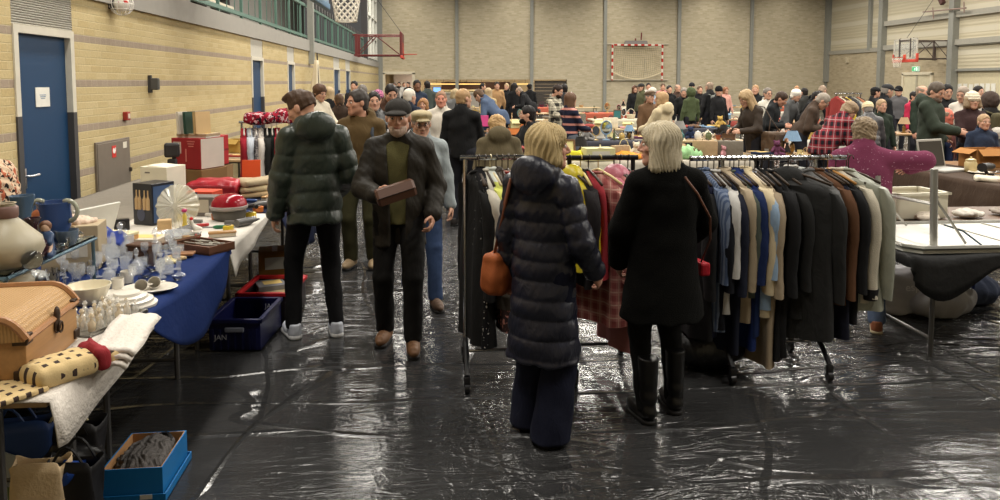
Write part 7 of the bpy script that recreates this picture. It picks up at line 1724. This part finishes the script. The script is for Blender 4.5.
PP('person in olive jacket and dark cap far below the goal', 641, 83, 22.8, 110, (84, 84, 60), hat=('cap', (44, 44, 44)), hair=('short', BR))
PP('dark haired man in white jacket far below the goal', 648.5, 83, 26, 175, (206, 200, 190), hair=('short', DK))
PP('person in white knit hat and pale blue jacket below the goal', 652, 87.5, 18.8, 100, (150, 166, 182), hat=('knit', (214, 208, 196)), hair=('short', GY))
PP('person in grey brown flat cap and brown coat beside the cream parka', 650, 90, 13.8, 200, (104, 78, 56), hat=('flatcap', (112, 94, 78)), hair=('short', GY))
PP('blond woman in cream parka with brown fur collar', 661, 92, 11.6, 35, (206, 190, 156), hair=('medium', (170, 138, 100)), fem=True, top=dict(hood=True, hem=.7, fat=.05), arms=('front', 'front'), yaw=30)
PP('person in pink top among the far group right of the goal', 663, 83.5, 25.6, 170, (196, 130, 126), hair=('short', BR))
PP('dark haired person in black right below the goal post', 669.5, 85.5, 21.8, 185, (26, 26, 28), hair=('short', DK))
PP('bald man in dark brown jacket right of the goal', 678, 84.5, 22.6, 200, (72, 54, 46), hair=BALD)
PP('grey haired person in black leaning by the green hood', 684, 88, 18.5, 160, (30, 30, 30), hair=('short', GY), lean=12)
PP('person with green hood up in the middle of the hall', 690.5, 87.5, 18.1, 15, (74, 84, 56), hat=('hoodup', (74, 84, 56)), hair=(None, BR))
PP('tall person in dark beanie behind the green hood', 692, 82.5, 26.2, 180, (60, 56, 54), hat=('beanie', (40, 40, 44)), hair=('short', BR))
PP('man in black suit jacket right of the green hood', 700, 86, 21.9, 180, (24, 24, 26), hair=('short', BR))
PPB = PP('bald man in long dark coat with a grey backpack', 709, 82, 18.7, 25, (40, 40, 42), hair=BALD, top=dict(hem=.5))
PP('person in black knitted cap and long black coat', 719, 86, 18.3, 200, (28, 28, 30), hat=('beanie', (28, 28, 30)), hair=('short', DK), top=dict(hem=.5), yaw=-30)
PP('woman with long auburn hair in pale pink jumper', 726, 87, 24, 190, (214, 160, 146), 'knit', hair=('long', (140, 96, 68)), fem=True)
PPW = PP('blond woman in dark brown leather jacket with a brown bag', 746, 91, 10.8, 105, (56, 46, 38), 'leather', hair=('wavy', (172, 146, 110)), fem=True, lean=10, pitch=16, arms=('front', 'front'), top=dict(hem=.74))
PP('fair haired man in black behind the blond leather jacket woman', 755.5, 85, 17.9, 150, (28, 30, 32), hair=('crop', (176, 140, 104)))
PP('grey haired man in glasses and white vest over black', 768, 88, 14.6, 205, (206, 202, 190), hair=('short', (120, 112, 104)), glasses=True, yaw=-20, pants=((34, 34, 36), 0))
PP('man in black sweatshirt with red print leaning over goods', 781.5, 93, 12.2, 235, (32, 34, 36), hair=('short', (60, 44, 34)), lean=18, pitch=16, arms=('front', 'front'), tone=(204, 148, 122), build=1.12)
PP('white haired person in grey coat bending between the tables', 796.5, 90, 15.2, 215, (88, 88, 88), hair=('curly', (222, 216, 204)), lean=18)
PP('tan haired person in dark jacket far behind the white haired one', 797, 86, 23.4, 170, (44, 44, 46), hair=('short', (170, 128, 90)))
PP('person in dark grey coat right of the white haired one', 804, 88, 18.2, 20, (60, 60, 58), hair=('short', DK))
PP('dark haired person in black stooping behind the brown coat man', 817, 92, 15, 240, (26, 26, 28), hair=('short', DK), lean=25)
PP('bald man in black with bent back right of the brick corner', 823, 86.5, 18, 290, (26, 27, 30), hair=BALD, lean=35, build=1.1)
PP('grey haired man in glasses and brown coat stooping to the right', 823, 95, 11.2, 248, (70, 56, 46), hair=('short', (150, 140, 128)), glasses=True, lean=26, pitch=14, arms=('front', 'front'), build=1.15)
PP('person in red and black plaid jacket bending behind the pink sweater', 850, 104, 9.7, -80, hair=('curly', (146, 124, 98)), lean=38, top=dict(mat=plaid((140, 46, 54), (30, 28, 34), (180, 172, 172), 8, 'red_plaid'), fat=.05), arms=('reach', 'reach'), build=1.15)
PP('person in cream knit hat and charcoal padded jacket', 868, 102, 11.2, -15, (66, 64, 66), 'puffer', hat=('knit', (222, 206, 168)), hair=('short', GY), lean=16, top=dict(quilt=.1))
PP('person in black cap by the right wall rack', 876, 86.5, 16.2, 260, (30, 30, 32), hat=('cap', (26, 26, 28)), hair=('short', DK))
PP('big man in black jacket and dark cap facing right', 888, 83.5, 13.6, 265, (26, 27, 30), hat=('cap', (50, 50, 52)), hair=('short', GY), build=1.15, lean=8)
PP('person in black beanie and grey coat before the double door', 899, 86, 18.2, 160, (92, 90, 92), hat=('beanie', (28, 28, 30)), hair=('short', DK))
PP('fair haired boy in dark green jacket facing the camera', 882, 99.5, 11.5, 180, (40, 50, 40), hair=('short', (168, 140, 108)), child=True, H=1.3)
PP('dark haired person in pink scarf before the double door', 915, 91.5, 15.2, 200, (170, 40, 70), hair=('short', DK))
PP('bald man in dark green coat behind the green parka man', 923, 85.5, 13.2, 205, (44, 54, 44), hair=BALD, tone=(210, 156, 132))
PP('large man in dark green parka looking down at the tables', 937, 83, 9.7, 222, (52, 60, 50), hair=('short', (88, 78, 68)), beard=(120, 104, 92), pitch=22, yaw=-22, top=dict(hem=.62, hood=True, fat=.05), arms=('pocket', 'front'), build=1.2, pants=((60, 64, 70), .004))
PP('black haired man in black coat right of the green parka', 947.5, 84.5, 12, 165, (28, 28, 30), hair=('short', (22, 20, 20)), arms=('front', 'front'), pitch=12)
PP('grey haired person in white jacket leaning left', 963, 87, 11.2, 120, (216, 208, 196), hair=('short', (150, 136, 122)), lean=14, arms=('front', 'front'))
PP('smiling woman in white knit hat and dark plum coat', 973, 91.5, 9.9, 168, (62, 44, 44), hat=('knit', (222, 210, 188)), hair=('medium', (150, 128, 102)), fem=True, top=dict(hem=.6, collar=True), arms=('front', 'front'))
PP('person with dark hair in black far behind the white knit hat', 979, 86, 14.4, 190, (28, 28, 30), hair=('short', DK))
PPK = PP('person in brown hood and black coat carrying an olive backpack', 989, 92, 10.3, 8, (38, 36, 36), hat=('hoodup', (72, 60, 54)), hair=(None, BR))
PP('red faced bald man seated behind the boxes', 947, 107.5, 10.6, 205, (120, 70, 66), hair=BALD, tone=(214, 120, 100), legs='sit')
PP('fair haired boy in blue jacket at the right edge', 984.5, 114.5, 8.9, 170, (40, 50, 70), hair=('short', (176, 146, 112)), child=True, H=1.3)
PP('grey haired man in glasses and navy fleece seated sideways', 946, 123.5, 9.95, 255, (38, 46, 70), 'fleece', hair=('short', (120, 112, 104)), glasses=True, legs='sit', smax_=1.16)
PP('white haired man in dark jacket seated at the right edge', 997, 127.5, 10.0, 50, (60, 60, 62), hair=('short', (206, 200, 190)), legs='sit')
def backpack(ctx, label, c, sz=1.0):
    p = ctx['w']((0, -.24 * sz, 1.2)); e = empty('backpack', p, ctx['e'].rotation_euler.z, label, 'backpack'); m = cloth(c)
    blob('body', union([sd_box((0, 0, 0), (.15 * sz, .085, .22 * sz), .06), sd_box((0, -.08, -.06), (.11 * sz, .05, .11 * sz), .04)], .02), .02, m, e)
    for s in (-1, 1): bm = B(); tube(bm, [(s * .09, .07, .2), (s * .12, .18, .24), (s * .13, .3, .12), (s * .14, .22, -.12)], .016, 6); link('strap', bm, m, e, smooth=True)
backpack(PPB, 'grey backpack on the bald man in the long dark coat', (120, 122, 118)); backpack(PPK, 'olive backpack on the brown hooded person', (86, 80, 58)); backpack(P2, 'grey backpack worn by the brown anorak man', (70, 76, 84), .9)
body_bag(PPW, 'big brown leather bag at the blond woman\'s hip', (-.1, -.1, 1.44), (-.32, -.12, 1.08), (84, 66, 50), (70, 54, 42), .36)
# ================================================================ MARKET TABLES AND GOODS
def WX(px, Y): return PY(px, 90, Y).x
PALC = [('brick red', (144, 62, 56)), ('mustard', (189, 157, 88)), ('cream', (214, 204, 182)), ('white', (221, 218, 210)), ('navy', (42, 52, 78)), ('sky blue', (126, 155, 182)), ('moss green', (93, 102, 72)), ('black', (38, 36, 36)), ('tan', (174, 147, 114)), ('rose pink', (197, 144, 149)), ('orange', (190, 116, 70)), ('grey', (132, 130, 127)), ('brown', (96, 73, 56)), ('teal', (60, 108, 108)), ('plum', (98, 58, 82)), ('pale yellow', (217, 207, 153))]
KMAT = dict(vase=cer, bowl=cer, plate=cer, mug=cer, teapot=cer, jar=cer, candlestick=cer, tumbler=plast, goblet=plast, cardboard_box=card, packing_carton=card, plastic_crate=plast, book=card, table_lamp=cloth, radio=plast, handbag=lambda c: cloth(c, 'leather'), teddy_bear=lambda c: cloth(c, 'fur'), folded_garment=cloth, crumpled_cloth=cloth, wicker_basket=card, picture_frame=card, mantel_clock=card, toy_car=plast, suitcase=lambda c: cloth(c, 'leather'), shoe=lambda c: cloth(c, 'leather'), cushion=cloth, flower_pot=plast, game_box=card, table_mirror=plast, doll=cloth, bottle=plast, serving_tray=plast)
NICE = dict(table_lamp='table lamp', teddy_bear='teddy bear', folded_garment='folded jumper', crumpled_cloth='bunched scarf', cardboard_box='open carton', packing_carton='taped carton', wicker_basket='basket', picture_frame='framed picture', mantel_clock='mantel clock', toy_car='toy car', flower_pot='potted plant', game_box='board game', table_mirror='round mirror', plastic_crate='crate', serving_tray='tray')
HARD = ['vase', 'bowl', 'teapot', 'mug', 'table_lamp', 'radio', 'book', 'mantel_clock', 'picture_frame', 'jar', 'toy_car', 'game_box', 'plate', 'candlestick', 'flower_pot', 'doll', 'teddy_bear', 'bottle', 'table_mirror', 'wicker_basket', 'cardboard_box', 'plastic_crate']
SOFT = ['folded_garment', 'crumpled_cloth', 'handbag', 'shoe', 'folded_garment', 'cushion', 'suitcase', 'folded_garment', 'teddy_bear', 'crumpled_cloth', 'cardboard_box']
SPOTS = [(c['loc'].x, c['loc'].y) for c in PEOPLE]
ORD = ['first', 'second', 'third', 'fourth', 'fifth', 'sixth', 'seventh', 'eighth', 'ninth']
SZ = dict(suitcase=.75, cardboard_box=.8, plastic_crate=.8, packing_carton=.8, flower_pot=.8, table_lamp=.85, book=1)
rg_ = random.Random(77)
def uniq(lb, nb, nb2):
    for c in (lb, lb.replace(' beside ', ' between %s and ' % nb2) if nb2 else lb, lb + ', small one', lb + ', near the table end'):
        if c not in LABELS and len(c.split()) <= 16: return c
    return None
def fill(x0, x1, yc, dep, z, where, kinds, step=.2, rows=1, s0=1.0, m_=.0):
    for rw in range(rows):
        x = x0 + .1; prev = None; seq = []
        while x < x1 - .08:
            k = rg_.choice(kinds); cn, c = rg_.choice(PALC); seq.append((x, k, cn, c)); x += step * rg_.uniform(.8, 1.45) * (1.5 if k in ('suitcase', 'cardboard_box', 'plastic_crate', 'folded_garment', 'packing_carton', 'cushion') else 1)
        for i, (x, k, cn, c) in enumerate(seq):
            nbr = seq[i - 1] if i else (seq[1] if len(seq) > 1 else None); nk = lambda q: '%s %s' % (q[2], NICE.get(q[1], q[1].replace('_', ' ')))
            nm = nk((x, k, cn, c)); lb = nm + (' beside the ' + nk(nbr) if nbr else '') + ', ' + where; nb2 = ('the ' + nk(seq[i + 1])) if i + 1 < len(seq) else None
            l2 = uniq(lb, None, nb2)
            if l2 is None: continue
            yy = yc + (rw - (rows - 1) / 2) * dep / max(rows, 1) * .8 + rg_.uniform(-.06, .06) * (1 if rows > 1 else 2)
            rz = rg_.uniform(-.5, .5); zz = z
            item(k, (x, yy, zz), rz, s0 * SZ.get(k, .95) * rg_.uniform(.62, .98), KMAT[k](c), l2, None, None, (PI / 2 - .15, 0) if k == 'plate' and rg_.random() < .5 else None)
    return
CLC = [None, (206, 200, 188), None, (60, 60, 68), (190, 182, 160), None, (176, 92, 70), None, (180, 172, 158), None]
def row(Y, spans, rname, kinds, step, rows, start=0, dep=.72):
    for i, (p0, p1) in enumerate(spans):
        x0, x1 = WX(p0, Y), WX(p1, Y); n = max(1, round((x1 - x0) / 1.9)); w = (x1 - x0) / n
        for j in range(n):
            row.t += 1; a, b = x0 + j * w + .03, x0 + (j + 1) * w - .03; nm = ORD[row.k] if row.k < 9 else 'last'; row.k += 1
            clash = [abs(sx - (a + b) / 2) < (b - a) / 2 + .15 and abs(sy - Y) < dep / 2 + .16 for sx, sy in SPOTS]
            yy = Y
            if any(clash):
                ok = [d for d in (.35, -.35, .6, -.6, .85, -.85) if not any(abs(sx - (a + b) / 2) < (b - a) / 2 + .15 and abs(sy - Y - d) < dep / 2 + .16 for sx, sy in SPOTS)]
                if ok: yy = Y + ok[0]
            trestle('%s table from the left in the %s' % (nm, rname), a, b, yy - dep / 2, yy + dep / 2, .75, rg_.choice([(186, 156, 112), (170, 136, 94), (196, 170, 128)]), 'x')
            cl = CLC[(row.t * 3 + row.k) % len(CLC)]; z = .752
            if cl: tablecloth('cloth over the %s table of the %s' % (nm, rname), a, b, yy - dep / 2, yy + dep / 2, .75, (.05, .05, .3, .05), cloth(cl), row.t, amp=.015); z = .758
            kk = kinds[(row.k + row.t) % len(kinds)]; fill(a, b, yy, dep, z, '%s table, %s' % (nm, rname), kk, step, rows)
    row.k = 0
row.t = 0; row.k = 0
row(9.95, [(468, 745)], 'row behind the racks', [SOFT, SOFT, HARD], .155, 2)
row(10.3, [(752, 845)], 'row behind the right rack', [HARD, SOFT], .155, 2)
row(13.2, [(578, 742), (752, 860)], 'second row behind the racks', [SOFT, HARD], .155, 2)
row(12.6, [(462, 556)], 'row before the pink sign', [HARD, SOFT], .15, 2)
row(16.6, [(458, 552), (572, 640), (655, 800), (830, 870)], 'third row before the goal', [HARD, SOFT], .17, 2)
row(20.6, [(462, 560), (590, 690), (700, 815), (840, 930)], 'fourth row before the goal', [HARD, SOFT], .24, 1)
row(25.0, [(470, 500), (535, 632), (655, 690), (705, 815), (850, 940)], 'fifth row before the goal', [HARD, SOFT], .3, 1)
row(30.5, [(470, 600), (620, 700), (720, 815), (840, 960)], 'sixth row before the goal', [HARD], .42, 1)
row(14.6, [(872, 912), (955, 1003)], 'row before the double door', [HARD], .24, 1)
# stalls continuing along the yellow wall
for i, (a, b, lab) in enumerate(((10.2, 11.9, 'wall table beyond the left clothes rack'), (12.3, 14.2, 'second wall table beyond the left clothes rack'), (14.8, 17.0, 'third wall table beyond the left clothes rack'), (17.6, 20, 'fourth wall table beyond the left clothes rack'))):
    trestle(lab, -3.2, -2.3, a, b); fill(-3.15, -2.35, (a + b) / 2 - .45, .5, .752, lab.replace(' beyond the left clothes rack', ' by the yellow wall'), HARD, .22, 1); fill(-3.15, -2.35, (a + b) / 2 + .3, .5, .752, lab.replace(' beyond the left clothes rack', ' by the yellow wall'), SOFT, .22, 1)
# brown table block on the right
XB = 5.62
trestle('long table along the right side under the laptop', XB, XB + .8, 6.6, 9.3, .75, (156, 120, 82)); 
tablecloth('dark brown cloth hanging to the floor at the right hand table', XB, XB + .8, 6.6, 9.3, .752, (.62, .1, .62, .1), cloth((66, 50, 38)), 44, amp=.02)
p = PZ(930, 163, .76); e = empty('laptop', (XB + .3, 8.2, .758), .35, 'open laptop with dark screen facing the camera', 'laptop'); bm = B(); box(bm, (0, 0, .012), (.36, .25, .022), bev=.005); link('keyboard_base', bm, mat((196, 194, 188), .4, .3, name='silver_plastic'), e)
bm = B(); box(bm, (0, .15, .15), (.36, .012, .28), rotx(-.2), .005); s = link('screen_lid', bm, mat((176, 172, 164), .4, .3, name='silver_plastic'), e); bm = B(); box(bm, (0, .142, .15), (.32, .004, .24), rotx(-.2)); link('display', bm, mat((62, 58, 54), .25, name='dark_screen'), s); e.scale = (1.25, 1.25, 1.25)
bx = [('tan cardboard box nearest the laptop', .12, (166, 116, 66)), ('brown cardboard box second from the laptop', .5, (150, 100, 56)), ('orange brown cardboard box third from the laptop', .9, (176, 122, 68)), ('light cardboard box last of the line behind the seated man', 1.35, (190, 146, 92))]
trestle('side table behind the laptop holding a line of cardboard boxes', XB + .85, XB + 2.6, 8.4, 9.3, .75, (150, 112, 76), 'x')
for lab, dx, c in bx: item('cardboard_box', (XB + .95 + dx, 8.62, .752), .05, (.95, 1, .85), card(c), lab, 'box')
e = empty('hair_dryer', (XB + .42, 7.7, .76), .5, 'black hair dryer lying on the brown clothed table', 'hair dryer'); bm = B(); tube(bm, [(-.1, 0, .1), (.05, 0, .1), (.14, 0, .1)], [.05, .045, .03], 12); link('barrel', bm, DARK, e, smooth=40); bm = B(); tube(bm, [(-.03, 0, .08), (-.02, -.02, .02), (0, -.08, .02)], .02, 8); link('handle', bm, DARK, e, smooth=40); e.scale = (1.05, 1.05, 1.0)
e = empty('checked_tin', (XB + .3, 7.05, .758), .2, 'red and white checked biscuit tin at the right edge', 'tin'); bm = B(); box(bm, (0, 0, .05), (.26, .18, .1), bev=.02); link('body', bm, plaid((206, 60, 60), (214, 206, 198), (222, 214, 206), 26, 'checked_tin'), e); bm = B(); box(bm, (0, 0, .107), (.266, .186, .022), bev=.008); link('lid', bm, mat((190, 40, 46), .4, name='red_enamel'), e)
for k, (n_, y, c, lab) in enumerate((('plate', 7.9, (214, 206, 190), 'white plate on the brown clothed table'), ('folded_garment', 7.35, (206, 196, 176), 'cream folded cloth beside the checked tin'), ('jar', 8.05, (196, 176, 130), 'cream lidded jar right beside the laptop'), ('crumpled_cloth', 6.85, (206, 190, 160), 'cream bunched cloth at the corner of the brown clothed table'), ('serving_tray', 7.6, (180, 150, 110), 'pale wooden tray near the hair dryer'))):
    item(n_, (XB + (.16 if k % 2 else .5), y, .758), k, .9, KMAT[n_](c), lab)
# clothing rack by the yellow wall
YW = 9.15; hbw = PY(262, 122, YW).z
rack('clothes rack by the yellow wall behind the green puffer jacket', WX(238, YW), WX(292, YW), YW, hbw, CHROME)
for i, (px, k, m, lab) in enumerate(((243, 'jacket', cloth((150, 32, 46)), 'dark red jacket first on the rack by the yellow wall'), (249, 'shirt', cloth((190, 196, 206)), 'pale blue shirt on the rack by the yellow wall'), (255, 'dress', spotted((120, 116, 120), (206, 200, 196), 50, .55, 'mottled'), 'grey mottled dress on the rack by the yellow wall'), (260, 'shirt', cloth((216, 208, 200)), 'white blouse on the rack by the yellow wall'), (266, 'jacket', cloth((36, 36, 34)), 'black jacket on the rack by the yellow wall'), (271, 'dress', cloth((30, 40, 36)), 'dark green dress on the rack by the yellow wall'), (276, 'jacket', cloth((160, 36, 56)), 'crimson cardigan last on the rack by the yellow wall'))):
    garment(WX(px, YW), YW, hbw, k, m, L=.62, sl=.5 if k != 'dress' else 0, rz=.25, label=lab, hang=(216, 210, 200))
p = PY(272, 117, YW); f = warp(union([sd_box((0, 0, .0), (.32, .14, .06), .05), sd_ell((.16, 0, .05), (.14, .14, .07)), sd_ell((-.16, 0, -.03), (.17, .13, .06))], .04), lambda P: .014 * sinnoise(P, 24, 2)); tag(blob('draped_shawl', f, .014, spotted((150, 30, 50), (214, 180, 184), 26, .56, 'floral', (40, 30, 40)), None, (p.x, p.y, hbw + .05)), 'red and white floral shawl heaped on top of the wall rack', 'shawl')
# particular goods the eye finds in the middle
p = PY(482, 126, 11.4); e = empty('pink_sign', (p.x, p.y, 0), 0, 'bright pink blank sign card on a stand by the curly blond person', 'sign'); z0 = PY(482, 126, 11.4).z; bm = B(); box(bm, (0, 0, z0 + .08), (.2, .02, .17)); link('card', bm, mat((226, 84, 150), .5, name='pink_card'), e); bm = B(); tube(bm, [(0, .02, 0), (0, .02, z0)], .012, 8); tube(bm, [(-.15, .02, .01), (.15, .02, .01)], .012, 6); link('stand', bm, DARK, e)
def cl(px, py, Y, k, c, sc, lab, cat=None, z=None): p = PY(px, py, Y); item(k, (p.x, p.y, z if z is not None else p.z), rg_.uniform(-.4, .4), sc, KMAT[k](c), lab, cat)
cl(574, 155, 9.8, 'folded_garment', (226, 216, 60), (.75, .9, 2.2), 'bright yellow folded vest behind the navy coat woman', 'vest', .762)
cl(598, 155, 9.7, 'packing_carton', (206, 200, 150), (1.1, 1, .55), 'pale green cream carton on the table behind the middle rack', 'box', .762)
cl(622, 153, 9.8, 'crumpled_cloth', (214, 150, 60), (1.2, 1, 1.2), 'orange bunched cloth behind the middle rack', 'cloth', .762)
cl(688, 155, 9.8, 'crumpled_cloth', (160, 206, 150), (.9, .8, 1.8), 'pale green bunched cloth right of the silver haired woman', 'cloth', .762)
cl(727, 156, 9.85, 'suitcase', (120, 112, 100), (.75, .8, .62), 'grey beige suitcase standing above the right rack', 'suitcase', .75)
cl(513, 122, 12.2, 'cardboard_box', (176, 104, 54), (.75, .8, 1), 'orange brown carton beside the seated black haired seller', 'box', .758)
cl(699, 122, 14.4, 'cardboard_box', (196, 186, 150), (1.3, 1.2, 1.8), 'large pale open carton in the middle of the hall', 'box', .0)
cl(795, 150, 9.3, 'flower_pot', (96, 110, 60), .9, 'potted plant above the right clothes rack', 'plant', .0)
# clothes rail before the right wall
YF = 15.6; hbf = PY(845, 93.5, YF).z
rack('far clothes rail left of the big black jacket man', WX(835, YF), WX(862, YF), YF, hbf, CHROME)
for i, (px, c, lab) in enumerate(((837, (150, 60, 56), 'dark red garment first on the far clothes rail'), (840, (206, 196, 170), 'cream garment second on the far clothes rail'), (843, (96, 66, 50), 'brown garment third on the far clothes rail'), (846, (216, 190, 60), 'bright yellow garment on the far clothes rail'), (850, (60, 60, 64), 'charcoal garment after the yellow one on the far rail'), (854, (150, 150, 140), 'grey garment near the end of the far rail'), (858, (176, 120, 90), 'tan garment last on the far rail'))):
    garment(WX(px, YF), YF, hbf, 'shirt', cloth(c), L=.6, sl=.45, label=lab, rz=.3)
for k in list(PROTO):
    if not PROTO[k][2]:
        for o in list(walk(PROTO[k][0])): bpy.data.objects.remove(o)
